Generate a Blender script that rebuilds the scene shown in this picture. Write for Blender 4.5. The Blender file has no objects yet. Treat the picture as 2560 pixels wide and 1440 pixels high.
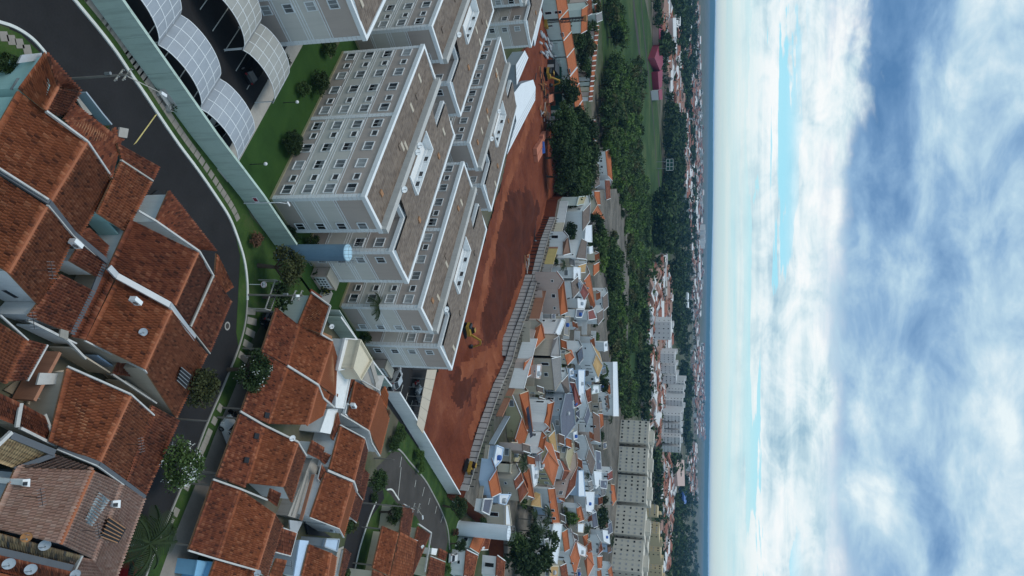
import bpy, math, random
import numpy as np
from mathutils import Vector, Matrix
rad = math.radians
SC = bpy.context.scene
COL = SC.collection
RNG = random.Random(7)

# ---------------------------------------------------------------- camera (drone, portrait shot stored sideways)
FPX, HZ, HCAM = 1850.0, 497.0, 48.5          # focal length in px of the 2560 px frame, horizon offset, height in metres
_al, _rh = math.atan(HZ / FPX), math.atan(0.012)
_R, _F, _U = Vector((1, 0, 0)), Vector((0, math.cos(_al), -math.sin(_al))), Vector((0, math.sin(_al), math.cos(_al)))
CR, CU = _R * math.cos(_rh) + _U * math.sin(_rh), _U * math.cos(_rh) - _R * math.sin(_rh)
CPOS = Vector((0, 0, HCAM))
cam = bpy.data.objects.new('camera', bpy.data.cameras.new('camera'))
COL.objects.link(cam)
cam.matrix_world = Matrix(((CU.x, -CR.x, -_F.x, 0), (CU.y, -CR.y, -_F.y, 0), (CU.z, -CR.z, -_F.z, HCAM), (0, 0, 0, 1)))
cam.data.sensor_fit = 'HORIZONTAL'
cam.data.sensor_width = 36.0
cam.data.lens = 36.0 * FPX / 2560.0
cam.data.clip_start, cam.data.clip_end = 0.5, 60000
SC.camera = cam

def P(ix, iy, z=0.0):
    """point at height z seen at photo pixel (ix, iy): survey of the place from the photograph"""
    d = _F * FPX + CR * (iy - 720) + CU * (ix - 1280)
    return CPOS + d * ((z - HCAM) / d.z)

# ---------------------------------------------------------------- exposure, world, sun
SC.view_settings.view_transform = 'Standard'
SC.view_settings.look = 'None'
SC.view_settings.gamma = 1.0
SC.view_settings.exposure = EXPOSURE = 0.0
SC.view_settings.use_curve_mapping = False
SC.render.engine = 'CYCLES'
SC.cycles.use_denoising = True
SC.cycles.max_bounces = 5
SC.cycles.diffuse_bounces = 3
SC.cycles.glossy_bounces = 2
SC.cycles.transmission_bounces = 3
SC.cycles.transparent_max_bounces = 6
SC.cycles.volume_bounces = 1
SC.cycles.caustics_reflective = SC.cycles.caustics_refractive = False

SUN_EL, SUN_AZ = 74.0, 255.0                  # elevation; azimuth clockwise from +Y: high, veiled by the deck
world = bpy.data.worlds.new('World')
SC.world = world
world.use_nodes = True

class NT:
    """tiny node-tree helper"""
    def __init__(s, tree):
        s.t = tree
        s.n, s.l = tree.nodes, tree.links
    def new(s, typ, **kw):
        n = s.n.new(typ)
        for k, v in kw.items():
            if k.startswith('i_'):
                n.inputs[k[2:].replace('_', ' ')].default_value = v
            else:
                setattr(n, k, v)
        return n
    def link(s, a, b):
        s.l.new(a, b)
    def val(s, x, sock):
        if isinstance(x, (int, float)):
            sock.default_value = x
        elif isinstance(x, (tuple, list)):
            sock.default_value = x
        else:
            s.l.new(x, sock)
    def math(s, op, a, b=0.0, c=None, clamp=False):
        n = s.n.new('ShaderNodeMath'); n.operation = op; n.use_clamp = clamp
        s.val(a, n.inputs[0]); s.val(b, n.inputs[1])
        if c is not None: s.val(c, n.inputs[2])
        return n.outputs[0]
    def mix(s, f, a, b, typ='MIX'):
        n = s.n.new('ShaderNodeMix'); n.data_type = 'RGBA'; n.blend_type = typ
        s.val(f, n.inputs[0]); s.val(a, n.inputs[6]); s.val(b, n.inputs[7])
        return n.outputs[2]
    def noise(s, vec, scale, detail=4, rough=0.55, dist=0.0, dim='3D'):
        n = s.n.new('ShaderNodeTexNoise'); n.noise_dimensions = dim
        if vec is not None: s.l.new(vec, n.inputs['Vector'])
        n.inputs['Scale'].default_value = scale; n.inputs['Detail'].default_value = detail
        n.inputs['Roughness'].default_value = rough; n.inputs['Distortion'].default_value = dist
        return n.outputs[0]
    def ramp(s, f, stops, interp='LINEAR'):
        n = s.n.new('ShaderNodeValToRGB'); s.l.new(f, n.inputs[0]); r = n.color_ramp; r.interpolation = interp
        while len(r.elements) < len(stops): r.elements.new(0.5)
        for e, (p, c) in zip(r.elements, stops):
            e.position = p; e.color = (*c, 1) if len(c) == 3 else c
        return n.outputs[0]
    def rng(s, v, a, b, c=0.0, d=1.0, smooth=False):
        n = s.n.new('ShaderNodeMapRange'); n.interpolation_type = 'SMOOTHSTEP' if smooth else 'LINEAR'
        s.val(v, n.inputs[0])
        for i, x in enumerate((a, b, c, d)): s.val(x, n.inputs[i + 1])
        return n.outputs[0]

CLX, CLY, GPX = 6.9, 5.1, 9.3
def build_world():
    t = world.node_tree; t.nodes.clear(); N = NT(t)
    out = N.new('ShaderNodeOutputWorld'); bg = N.new('ShaderNodeBackground')
    sky = N.new('ShaderNodeTexSky', sky_type='NISHITA')
    sky.sun_disc = False; sky.sun_elevation = rad(SUN_EL); sky.sun_rotation = rad(SUN_AZ)
    sky.air_density = 1.0; sky.dust_density = 1.2; sky.ozone_density = 2.0; sky.altitude = 600
    tc = N.new('ShaderNodeTexCoord')
    nrm = N.new('ShaderNodeVectorMath', operation='NORMALIZE'); N.link(tc.outputs['Generated'], nrm.inputs[0])
    sep = N.new('ShaderNodeSeparateXYZ'); N.link(nrm.outputs[0], sep.inputs[0])
    el = N.math('ARCSINE', N.math('MAXIMUM', sep.outputs[2], 0.0))                  # elevation of the view ray
    den = N.math('ADD', N.math('MAXIMUM', sep.outputs[2], 0.0), 0.055)              # overcast deck seen in perspective
    cx, cy = N.math('DIVIDE', sep.outputs[0], den), N.math('DIVIDE', sep.outputs[1], den)
    comb = N.new('ShaderNodeCombineXYZ'); N.link(cx, comb.inputs[0]); N.link(cy, comb.inputs[1])
    deck = comb.outputs[0]
    def shifted(dx, dy, sx=1.0, sy=1.0):
        m = N.new('ShaderNodeMapping'); N.link(deck, m.inputs[0]); m.inputs['Location'].default_value = (dx, dy, 0); m.inputs['Scale'].default_value = (sx, sy, 1)
        return m.outputs[0]
    puff = N.new('ShaderNodeMapping'); N.link(nrm.outputs[0], puff.inputs[0]); puff.inputs['Scale'].default_value = (1.0, 1.0, 1.9); puff.inputs['Location'].default_value = (2.7, 1.1, 4.2)
    n2 = N.noise(puff.outputs[0], 9.0, 8, 0.6, 0.35)
    n1 = N.math('ADD', N.math('MULTIPLY', N.noise(shifted(CLX, CLY, .8, 1.0), 0.75, 6, 0.52, 0.3), 0.55), N.math('MULTIPLY', N.noise(puff.outputs[0], 4.2, 6, 0.55, 0.3), 0.45))
    n3 = N.noise(shifted(CLX + 5, CLY - 2, .7, 1.0), 0.26, 4, 0.5, 0.2)
    # the bank of bright cumulus low over the horizon ends in a ragged edge under the grey deck
    edge = N.math('ADD', el, N.math('MULTIPLY', N.math('SUBTRACT', n1, 0.5), 0.24))
    edge = N.math('ADD', edge, N.math('MULTIPLY', N.math('SUBTRACT', n2, 0.5), 0.075))
    lit = N.rng(edge, N.rng(n3, 0.4, 0.6, 0.146, 0.120), N.rng(n3, 0.4, 0.6, 0.164, 0.185), 1.0, 0.0, True)
    tone = N.math('ADD', N.math('MULTIPLY', n1, 0.72), N.math('ADD', N.math('MULTIPLY', n2, 0.46), N.math('MULTIPLY', n3, 0.35)))
    rise = N.rng(el, 0.15, 0.33, -0.030, 0.050)                                       # deck thins out higher up
    grey = N.ramp(N.math('ADD', tone, rise), [(0.60, (0.095, 0.225, 0.44)), (0.68, (0.16, 0.31, 0.54)), (0.755, (0.28, 0.46, 0.68)), (0.83, (0.48, 0.67, 0.81)), (0.92, (0.80, 0.91, 0.95))])
    wn = N.math('ADD', N.math('MULTIPLY', N.noise(puff.outputs[0], 13.0, 8, 0.62, 0.4), 0.6), N.math('MULTIPLY', N.noise(shifted(1.3, 2.2, .5, 1.0), 0.8, 6, 0.6, 0.4), 0.4))
    white = N.ramp(wn, [(0.36, (0.36, 0.55, 0.68)), (0.44, (0.58, 0.75, 0.83)), (0.51, (0.79, 0.90, 0.94)), (0.58, (0.94, 0.98, 0.99))])
    cloud = N.mix(lit, grey, white)
    # clear gaps and pale haze near the horizon
    gn = N.noise(shifted(GPX, 0.0, .55, 1.0), 0.55, 6, 0.6, 0.5)
    gap = N.math('MULTIPLY', N.rng(N.math('ADD', gn, N.math('MULTIPLY', N.math('SUBTRACT', n2, .5), .16)), 0.525, 0.545, 0, 0.95, True), N.math('MULTIPLY', N.rng(el, 0.085, 0.115, 1.0, 0.0, True), N.rng(el, 0.030, 0.055, 0.0, 1.0, True)))
    clear = N.mix(1.0, sky.outputs[0], (0.115, 0.175, 0.20, 1), 'MULTIPLY')
    clear = N.mix(0.7, clear, (0.36, 0.76, 0.88, 1))
    c = N.mix(gap, cloud, clear)
    veil = N.noise(shifted(0, 0, .4, 1.0), 0.35, 5, 0.6, 0.2)
    low = N.rng(el, 0.012, 0.075, 1.0, 0.0, True)
    c = N.mix(low, c, N.ramp(veil, [(0.35, (0.50, 0.79, 0.85)), (0.6, (0.76, 0.88, 0.87))]))
    c = N.mix(N.rng(el, 0.0, 0.03, 1.0, 0.0, True), c, (0.64, 0.75, 0.72, 1))
    below = N.rng(sep.outputs[2], -0.02, 0.0, 1.0, 0.0)
    c = N.mix(below, c, (0.10, 0.14, 0.18, 1))
    N.link(c, bg.inputs[0]); bg.inputs[1].default_value = 1.0
    N.link(bg.outputs[0], out.inputs[0])
build_world()

sun = bpy.data.objects.new('sun', bpy.data.lights.new('sun', 'SUN'))
COL.objects.link(sun)
sun.data.energy = 1.5
sun.data.angle = rad(22)
sun.data.color = (1.0, 0.95, 0.88)
_a, _e = rad(SUN_AZ), rad(SUN_EL)
_sd = Vector((math.sin(_a) * math.cos(_e), math.cos(_a) * math.cos(_e), math.sin(_e)))
sun.rotation_euler = _sd.to_track_quat('Z', 'Y').to_euler()
sun.location = (0, 0, 120)

# ---------------------------------------------------------------- materials (procedural)
MATS = {}
def base_mat(name, rough=0.85, spec=0.25):
    m = bpy.data.materials.new(name); m.use_nodes = True
    b = m.node_tree.nodes['Principled BSDF']
    b.inputs['Roughness'].default_value = rough
    b.inputs['Specular IOR Level'].default_value = spec
    MATS[name] = m
    return m, NT(m.node_tree), b

def mat(name, col, rough=0.85, var=0.12, scale=0.6, fine=8.0, bump=0.0, spec=0.25, metal=0.0, streak=0.0):
    """plain paint / plaster / stone: base colour with weathering at two scales, fine relief, optional rain streaks"""
    m, N, b = base_mat(name, rough, spec)
    g = N.new('ShaderNodeNewGeometry')
    n1, n2 = N.noise(g.outputs['Position'], scale, 5, 0.6), N.noise(g.outputs['Position'], fine, 3, 0.6)
    k = N.math('ADD', N.math('MULTIPLY', N.math('SUBTRACT', n1, 0.5), var * 2.2), N.math('MULTIPLY', N.math('SUBTRACT', n2, 0.5), var * 1.2))
    if streak:
        mp = N.new('ShaderNodeMapping'); N.link(g.outputs['Position'], mp.inputs[0]); mp.inputs['Scale'].default_value = (1.6, 1.6, 0.12)
        s = N.rng(N.noise(mp.outputs[0], 1.4, 4, 0.65), 0.5, 0.75, 0, 1)
        k = N.math('SUBTRACT', k, N.math('MULTIPLY', s, streak))
    f = N.math('ADD', 1.0, k)
    c = N.mix(1.0, (*col, 1), (1, 1, 1, 1), 'MULTIPLY')
    vm = N.new('ShaderNodeVectorMath', operation='SCALE'); N.link(c, vm.inputs[0]); N.link(f, vm.inputs['Scale'])
    N.link(vm.outputs[0], b.inputs['Base Color'])
    b.inputs['Metallic'].default_value = metal
    if bump:
        bp = N.new('ShaderNodeBump'); bp.inputs['Strength'].default_value = bump; bp.inputs['Distance'].default_value = 0.03
        N.link(n2, bp.inputs['Height']); N.link(bp.outputs[0], b.inputs['Normal'])
    return m

def tile_mat(name, cols, moss=0.5, relief=0.0, moss_col=(0.035, 0.025, 0.02), msc=0.35):
    """clay roof tiles: every tile has its own tone (UV counts tiles), dark lichen in patches"""
    m, N, b = base_mat(name, 0.8, 0.2)
    uv = N.new('ShaderNodeUVMap')
    sp = N.new('ShaderNodeSeparateXYZ'); N.link(uv.outputs[0], sp.inputs[0])
    u, v = sp.outputs[0], sp.outputs[1]
    cb = N.new('ShaderNodeCombineXYZ'); N.link(N.math('FLOOR', u), cb.inputs[0]); N.link(N.math('FLOOR', N.math('ADD', v, 0.001)), cb.inputs[1])
    wn = N.new('ShaderNodeTexWhiteNoise', noise_dimensions='2D'); N.link(cb.outputs[0], wn.inputs['Vector'])
    c = N.ramp(wn.outputs['Value'], [(i / (len(cols) - 1), q) for i, q in enumerate(cols)])
    g = N.new('ShaderNodeNewGeometry')
    big = N.noise(g.outputs['Position'], 0.22, 4, 0.6)
    c = N.mix(N.rng(big, 0.3, 0.75, 0, 0.45), c, (cols[0][0] * .75, cols[0][1] * .8, cols[0][2] * .9, 1))
    mo = N.math('MULTIPLY', N.rng(N.noise(g.outputs['Position'], msc, 6, 0.68), 0.52, 0.74, 0, 1, True), N.rng(N.noise(g.outputs['Position'], 5.0, 3, 0.6), 0.35, 0.6, 0.15, 1))
    c = N.mix(N.math('MULTIPLY', mo, moss), c, (*moss_col, 1))
    N.link(c, b.inputs['Base Color'])
    if relief:
        s = N.math('SINE', N.math('MULTIPLY', u, 2 * math.pi))
        r = N.math('ADD', s, N.math('MULTIPLY', N.math('FRACT', v), 1.2))
        bp = N.new('ShaderNodeBump'); bp.inputs['Strength'].default_value = relief; bp.inputs['Distance'].default_value = 0.06
        N.link(r, bp.inputs['Height']); N.link(bp.outputs[0], b.inputs['Normal'])
    return m

def glass_mat(name, col, rough=0.12):
    m, N, b = base_mat(name, rough, 0.5)
    g = N.new('ShaderNodeNewGeometry')
    n = N.noise(g.outputs['Position'], 0.9, 2, 0.5)
    c = N.mix(N.rng(n, 0.35, 0.65, 0, 1), (*[x * 0.6 for x in col], 1), (*[x * 1.3 for x in col], 1))
    N.link(c, b.inputs['Base Color'])
    return m

OR = [(0.11, 0.036, 0.02), (0.28, 0.085, 0.037), (0.31, 0.094, 0.041), (0.23, 0.068, 0.030), (0.33, 0.102, 0.044), (0.36, 0.116, 0.052), (0.30, 0.092, 0.041), (0.45, 0.175, 0.088)]
RD = [(0.07, 0.026, 0.017), (0.17, 0.05, 0.027), (0.24, 0.07, 0.034), (0.15, 0.044, 0.024), (0.25, 0.074, 0.036), (0.28, 0.090, 0.045), (0.20, 0.058, 0.030), (0.37, 0.145, 0.078)]
BR = [(0.42, 0.125, 0.048), (0.48, 0.150, 0.060), (0.45, 0.135, 0.053)]
PK = [(0.30, 0.165, 0.12), (0.40, 0.25, 0.20), (0.37, 0.21, 0.16), (0.46, 0.31, 0.25), (0.34, 0.20, 0.145)]
YL = [(0.36, 0.25, 0.13), (0.46, 0.33, 0.18), (0.30, 0.20, 0.11), (0.50, 0.37, 0.21)]
MX = [(0.10, 0.075, 0.05), (0.33, 0.23, 0.12), (0.04, 0.05, 0.06), (0.42, 0.31, 0.17), (0.16, 0.10, 0.06)]
tile_mat('tile_orange', OR, 0.6, msc=0.55)
tile_mat('tile_clean', BR, 0.25)
tile_mat('tile_red', RD, 0.75, msc=0.5)
tile_mat('tile_pink', PK, 0.35)
tile_mat('tile_faded', [(0.30, 0.36, 0.38), (0.36, 0.42, 0.44), (0.33, 0.32, 0.31)], 0.2)
tile_mat('tile_yellow', YL, 0.4)
tile_mat('tile_mixed', MX, 0.3)
tile_mat('roof_orange', BR, 0.35, 0.6)
tile_mat('roof_red', RD, 0.3, 0.6)
tile_mat('roof_maroon', [(0.20, 0.06, 0.05), (0.25, 0.08, 0.065)], 0.3, 0.6)
tile_mat('roof_taupe', [(0.16, 0.125, 0.105), (0.21, 0.165, 0.14), (0.13, 0.10, 0.085)], 0.4, 0.6)
tile_mat('roof_grey', [(0.23, 0.22, 0.215), (0.28, 0.27, 0.26)], 0.4, 0.6)
tile_mat('roof_brown', [(0.15, 0.085, 0.06), (0.20, 0.115, 0.08)], 0.4, 0.6)
tile_mat('roof_ochre', [(0.44, 0.27, 0.11), (0.50, 0.32, 0.14)], 0.2, 0.6)
tile_mat('roof_khaki', [(0.34, 0.30, 0.18), (0.38, 0.33, 0.20)], 0.1, 0.3)
tile_mat('roof_slate', [(0.11, 0.12, 0.155), (0.14, 0.15, 0.19)], 0.2, 0.5)
tile_mat('roof_white', [(0.66, 0.69, 0.72), (0.70, 0.73, 0.76)], 0.08, 0.3, (0.3, 0.3, 0.3))
tile_mat('roof_cement', [(0.175, 0.135, 0.105), (0.235, 0.185, 0.148), (0.135, 0.102, 0.082), (0.21, 0.162, 0.128)], 0.6, 0.6, (0.06, 0.045, 0.035), 0.25)

mat('w_white', (0.72, 0.73, 0.73), streak=0.12, var=0.06)
mat('w_cream', (0.60, 0.54, 0.42), streak=0.12, var=0.07)
mat('w_beige', (0.47, 0.41, 0.33), streak=0.14, var=0.07)
mat('w_pink', (0.52, 0.41, 0.36), streak=0.12, var=0.07)
mat('w_teal', (0.36, 0.56, 0.55), streak=0.10, var=0.06)
mat('w_mint', (0.50, 0.57, 0.54), streak=0.10, var=0.06)
mat('w_blue', (0.45, 0.57, 0.72), streak=0.10, var=0.06)
mat('w_bluegrey', (0.34, 0.39, 0.44), streak=0.10, var=0.06)
mat('w_sky', (0.20, 0.42, 0.62), streak=0.08, var=0.06)
mat('w_khaki', (0.40, 0.36, 0.22), streak=0.12, var=0.06)
mat('w_yellow', (0.55, 0.42, 0.17), streak=0.15, var=0.08)
mat('w_mauve', (0.36, 0.29, 0.29), streak=0.08, var=0.06)
mat('w_brick', (0.36, 0.17, 0.105), streak=0.2, var=0.14)
mat('w_concrete', (0.34, 0.32, 0.30), streak=0.3, var=0.14)
mat('trim_white', (0.72, 0.74, 0.75), var=0.05, streak=0.1)
mat('apt_taupe', (0.455, 0.385, 0.345), var=0.05, streak=0.07, bump=0.15)
mat('apt_light', (0.57, 0.55, 0.51), var=0.05, streak=0.07, bump=0.15)
mat('street_wall', (0.42, 0.525, 0.47), var=0.1, streak=0.3)
mat('old_white', (0.50, 0.495, 0.48), var=0.22, scale=0.9, streak=0.25)
mat('dark_gap', (0.018, 0.020, 0.024), var=0.2)  # near-black; puts the shade of openings and yard gaps into colour
mat('gutter', (0.10, 0.11, 0.125), 0.6, 0.15, metal=0.2)
mat('zinc', (0.42, 0.44, 0.46), 0.5, 0.16, metal=0.3)
mat('ridge_clay', (0.34, 0.12, 0.06), var=0.25, fine=4)
mat('asphalt', (0.026, 0.0255, 0.027), 0.95, 0.38, 0.22, 5, 0.4, spec=0.08)
mat('asphalt_old', (0.062, 0.057, 0.053), 0.95, 0.4, 0.3, 6, 0.4, spec=0.08)
mat('kerb_white', (0.62, 0.63, 0.60), var=0.22, scale=1.2)
mat('kerb_grey', (0.30, 0.29, 0.27), var=0.22, scale=1.2)
mat('paint_white', (0.60, 0.60, 0.56), var=0.3, scale=2)
mat('paint_yellow', (0.55, 0.45, 0.18), var=0.3, scale=2)
mat('slab', (0.27, 0.255, 0.225), var=0.25, scale=1.5)
mat('concrete', (0.36, 0.34, 0.31), var=0.22, scale=0.8, streak=0.1)
mat('concrete_light', (0.45, 0.44, 0.42), var=0.14, scale=0.8, streak=0.12)
mat('paving', (0.25, 0.225, 0.20), var=0.25, scale=0.7)
mat('yard', (0.20, 0.165, 0.12), var=0.3, scale=0.6)
mat('metal_dark', (0.05, 0.05, 0.052), 0.5, 0.2, metal=0.5)
mat('metal_grey', (0.30, 0.31, 0.32), 0.45, 0.15, metal=0.6)
mat('white_metal', (0.70, 0.71, 0.72), 0.4, 0.06)
mat('polycarb', (0.30, 0.325, 0.36), 0.35, 0.16, 0.8, 3.0, spec=0.5)
mat('polycarb_warm', (0.33, 0.33, 0.31), 0.4, 0.16, 0.8, 3.0, spec=0.5)
mat('tank_blue', (0.135, 0.225, 0.31), 0.5, 0.14, 0.5, 3, streak=0.12)
mat('tank_top', (0.40, 0.60, 0.72), 0.5, 0.1)
mat('tank_white', (0.66, 0.72, 0.78), 0.45, 0.06, streak=0.06)
mat('post', (0.20, 0.185, 0.165), 0.85, 0.2)
mat('post_light', (0.36, 0.345, 0.31), 0.85, 0.15)
mat('rubber', (0.018, 0.018, 0.018), 0.8, 0.2)
mat('car_white', (0.62, 0.64, 0.66), 0.25, 0.03, spec=0.5)
mat('car_silver', (0.40, 0.43, 0.46), 0.25, 0.03, spec=0.5, metal=0.3)
mat('car_black', (0.012, 0.013, 0.016), 0.2, 0.05, spec=0.5)
mat('car_red', (0.22, 0.012, 0.016), 0.25, 0.04, spec=0.5)
mat('machine_yellow', (0.33, 0.20, 0.03), 0.5, 0.16, 1.5)
mat('machine_blue', (0.04, 0.11, 0.36), 0.5, 0.2)
mat('machine_orange', (0.52, 0.15, 0.08), 0.6, 0.15)
mat('tarp_white', (0.68, 0.71, 0.74), 0.7, 0.06, 0.4)
mat('net_green', (0.02, 0.075, 0.055), 0.9, 0.2, 0.6)
mat('solar', (0.018, 0.025, 0.06), 0.2, 0.2, spec=0.6)
mat('wood', (0.32, 0.17, 0.09), 0.85, 0.25, 2.0)
mat('clay_brick', (0.46, 0.17, 0.105), 0.9, 0.14, 1.0)
mat('trunk', (0.085, 0.062, 0.045), 0.95, 0.25, 2.0)
mat('palm_trunk', (0.19, 0.165, 0.135), 0.95, 0.25, 2.0)
mat('shop_red', (0.22, 0.02, 0.045), 0.6, 0.15, 0.05)
mat('rust', (0.34, 0.16, 0.06), 0.7, 0.2, 3.0)
mat('rebar', (0.12, 0.055, 0.035), 0.7, 0.3)
glass_mat('glass', (0.028, 0.036, 0.046))
glass_mat('glass_dark', (0.012, 0.014, 0.018))
glass_mat('glass_pale', (0.17, 0.185, 0.195), 0.3)
glass_mat('glass_blue', (0.12, 0.20, 0.25), 0.2)
mat('curtain', (0.33, 0.34, 0.34), 0.8, 0.22, 1.2)

def ground_mat(name, cols, scale, fine=6.0, bump=0.5, rough=0.95, dist=0.03):
    m, N, b = base_mat(name, rough, 0.1)
    g = N.new('ShaderNodeNewGeometry')
    n1, n2 = N.noise(g.outputs['Position'], scale, 7, 0.62, 0.5), N.noise(g.outputs['Position'], fine, 4, 0.65)
    k = N.math('ADD', N.math('MULTIPLY', n1, 0.72), N.math('MULTIPLY', n2, 0.28))
    c = N.ramp(k, [(0.32 + 0.36 * i / (len(cols) - 1), q) for i, q in enumerate(cols)])
    N.link(c, b.inputs['Base Color'])
    bp = N.new('ShaderNodeBump'); bp.inputs['Strength'].default_value = bump; bp.inputs['Distance'].default_value = dist
    N.link(n2, bp.inputs['Height']); N.link(bp.outputs[0], b.inputs['Normal'])
    return m
ground_mat('grass', [(0.018, 0.034, 0.012), (0.030, 0.060, 0.018), (0.045, 0.085, 0.022), (0.075, 0.085, 0.04)], 0.35)
ground_mat('lawn', [(0.020, 0.048, 0.013), (0.028, 0.066, 0.017), (0.038, 0.082, 0.020)], 0.25)
ground_mat('meadow', [(0.018, 0.034, 0.012), (0.028, 0.058, 0.016), (0.048, 0.078, 0.024), (0.11, 0.105, 0.045)], 0.03, 0.5)
ground_mat('red_soil', [(0.085, 0.022, 0.012), (0.125, 0.034, 0.018), (0.165, 0.048, 0.025), (0.23, 0.080, 0.044)], 0.11, 2.2, 0.7, dist=0.12)
ground_mat('red_track', [(0.15, 0.042, 0.020), (0.21, 0.064, 0.031), (0.28, 0.100, 0.052)], 0.2, 3.0, 0.6, dist=0.08)
ground_mat('town_ground', [(0.035, 0.050, 0.022), (0.06, 0.075, 0.035), (0.13, 0.115, 0.09), (0.20, 0.17, 0.145)], 0.012, 0.2)

def leaf_mat(name, dark, light, speck=None):
    m, N, b = base_mat(name, 0.75, 0.2)
    g = N.new('ShaderNodeNewGeometry')
    n1, n2 = N.noise(g.outputs['Position'], 0.5, 3, 0.6), N.noise(g.outputs['Position'], 6.0, 2, 0.6)
    k = N.math('ADD', N.math('MULTIPLY', n1, 0.5), N.math('MULTIPLY', N.new('ShaderNodeObjectInfo').outputs['Random'], 0.25))
    k = N.math('ADD', k, N.math('MULTIPLY', n2, 0.3))
    c = N.mix(N.rng(k, 0.3, 0.75), (*dark, 1), (*light, 1))
    N.link(c, b.inputs['Base Color'])
    b.inputs['Transmission Weight'].default_value = 0.0
    return m
leaf_mat('leaf_dark', (0.013, 0.028, 0.010), (0.040, 0.068, 0.020))
leaf_mat('leaf_mid', (0.024, 0.050, 0.015), (0.075, 0.120, 0.034))
leaf_mat('leaf_bright', (0.042, 0.090, 0.018), (0.11, 0.18, 0.038))
leaf_mat('leaf_olive', (0.035, 0.044, 0.016), (0.085, 0.090, 0.032))
leaf_mat('leaf_palm', (0.010, 0.022, 0.008), (0.034, 0.052, 0.016))
leaf_mat('leaf_brown', (0.075, 0.035, 0.022), (0.16, 0.085, 0.05))
mat('blossom', (0.62, 0.64, 0.62), 0.8, 0.1)
mat('blossom_yellow', (0.60, 0.48, 0.05), 0.8, 0.1)
# ---------------------------------------------------------------- mesh and scene helpers
ORG = {}
def mesh_from(v, f, uv=None, mi=None):
    me = bpy.data.meshes.new('m')
    me.from_pydata([tuple(p) for p in v], [], f)
    if uv is not None:
        l = me.uv_layers.new(name='UVMap')
        flat = np.array([c for poly in uv for q in poly for c in q], dtype=np.float32)
        l.data.foreach_set('uv', flat)
    if mi is not None:
        me.polygons.foreach_set('material_index', mi)
    return me

class MB:
    def __init__(s):
        s.v, s.f, s.uv, s.mi, s.has_uv, s.has_mi = [], [], [], [], False, False
    def face(s, pts, uv=None, m=0):
        i = len(s.v); s.v.extend([tuple(p) for p in pts]); s.f.append(tuple(range(i, i + len(pts))))
        s.uv.append(uv if uv else [(0, 0)] * len(pts)); s.mi.append(m)
        s.has_uv |= uv is not None; s.has_mi |= m > 0
        return s
    def hull(s, lo, hi, m=0, cap=True, floor=True):
        """prism between two rings of the same length"""
        n, i = len(lo), len(s.v)
        s.v.extend([tuple(p) for p in lo]); s.v.extend([tuple(p) for p in hi])
        fs = [(i + k, i + (k + 1) % n, i + n + (k + 1) % n, i + n + k) for k in range(n)]
        if cap: fs.append(tuple(i + n + k for k in range(n)))
        if floor: fs.append(tuple(i + n - 1 - k for k in range(n)))
        for q in fs:
            s.f.append(q); s.uv.append([(0, 0)] * len(q)); s.mi.append(m)
        s.has_mi |= m > 0
        return s
    def box(s, c, ex, ey, ez, m=0):
        """c centre, half-axis vectors"""
        c, ex, ey, ez = Vector(c), Vector(ex), Vector(ey), Vector(ez)
        lo = [c - ex - ey - ez, c + ex - ey - ez, c + ex + ey - ez, c - ex + ey - ez]
        return s.hull(lo, [p + 2 * ez for p in lo], m)
    def abox(s, x0, x1, y0, y1, z0, z1, m=0):
        lo = [(x0, y0, z0), (x1, y0, z0), (x1, y1, z0), (x0, y1, z0)]
        return s.hull(lo, [(a, b, z1) for a, b, _ in lo], m)
    def bar(s, p, q, w, h, m=0, up=(0, 0, 1)):
        p, q = Vector(p), Vector(q); d = (q - p); L = d.length
        if L < 1e-6: return s
        d /= L; sd = d.cross(Vector(up))
        if sd.length < 1e-3: sd = d.cross(Vector((1, 0, 0)))
        sd.normalize(); u = sd.cross(d)
        return s.box((p + q) / 2, d * L / 2, sd * w / 2, u * h / 2, m)
    def tube(s, p, q, r0, r1=None, n=8, m=0):
        p, q = Vector(p), Vector(q); r1 = r0 if r1 is None else r1
        d = (q - p).normalized(); a = d.cross(Vector((0, 0, 1)))
        if a.length < 1e-3: a = Vector((1, 0, 0))
        a.normalize(); b = a.cross(d)
        lo = [p + (a * math.cos(t) + b * math.sin(t)) * r0 for t in [2 * math.pi * k / n for k in range(n)]]
        hi = [q + (a * math.cos(t) + b * math.sin(t)) * r1 for t in [2 * math.pi * k / n for k in range(n)]]
        return s.hull(lo, hi, m)
    def lathe(s, c, prof, n=16, m=0):
        c = Vector(c)
        for (r0, z0), (r1, z1) in zip(prof[:-1], prof[1:]):
            for k in range(n):
                t0, t1 = 2 * math.pi * k / n, 2 * math.pi * (k + 1) / n
                s.face([c + Vector((r0 * math.cos(t0), r0 * math.sin(t0), z0)), c + Vector((r0 * math.cos(t1), r0 * math.sin(t1), z0)),
                        c + Vector((r1 * math.cos(t1), r1 * math.sin(t1), z1)), c + Vector((r1 * math.cos(t0), r1 * math.sin(t0), z1))], None, m)
        return s
    def build(s, name, material, parent=None, smooth=False, rel=None):
        org = Vector((0, 0, 0))
        if parent is not None: org = ORG[parent.name]
        elif rel is not None: org = Vector(rel)
        v = [(a - org.x, b - org.y, c - org.z) for a, b, c in s.v]
        me = mesh_from(v, s.f, s.uv if s.has_uv else None, s.mi if s.has_mi else None)
        ms = material if isinstance(material, (list, tuple)) else [material]
        for k in ms: me.materials.append(MATS[k])
        if smooth:
            me.polygons.foreach_set('use_smooth', [True] * len(me.polygons))
        return link(name, me, parent, org)

def link(name, me, parent=None, org=None):
    o = bpy.data.objects.new(name, me); COL.objects.link(o)
    if parent is not None:
        o.parent = parent; ORG[o.name] = ORG[parent.name]
    else:
        o.location = org if org is not None else (0, 0, 0); ORG[o.name] = Vector(o.location)
    return o

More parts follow.
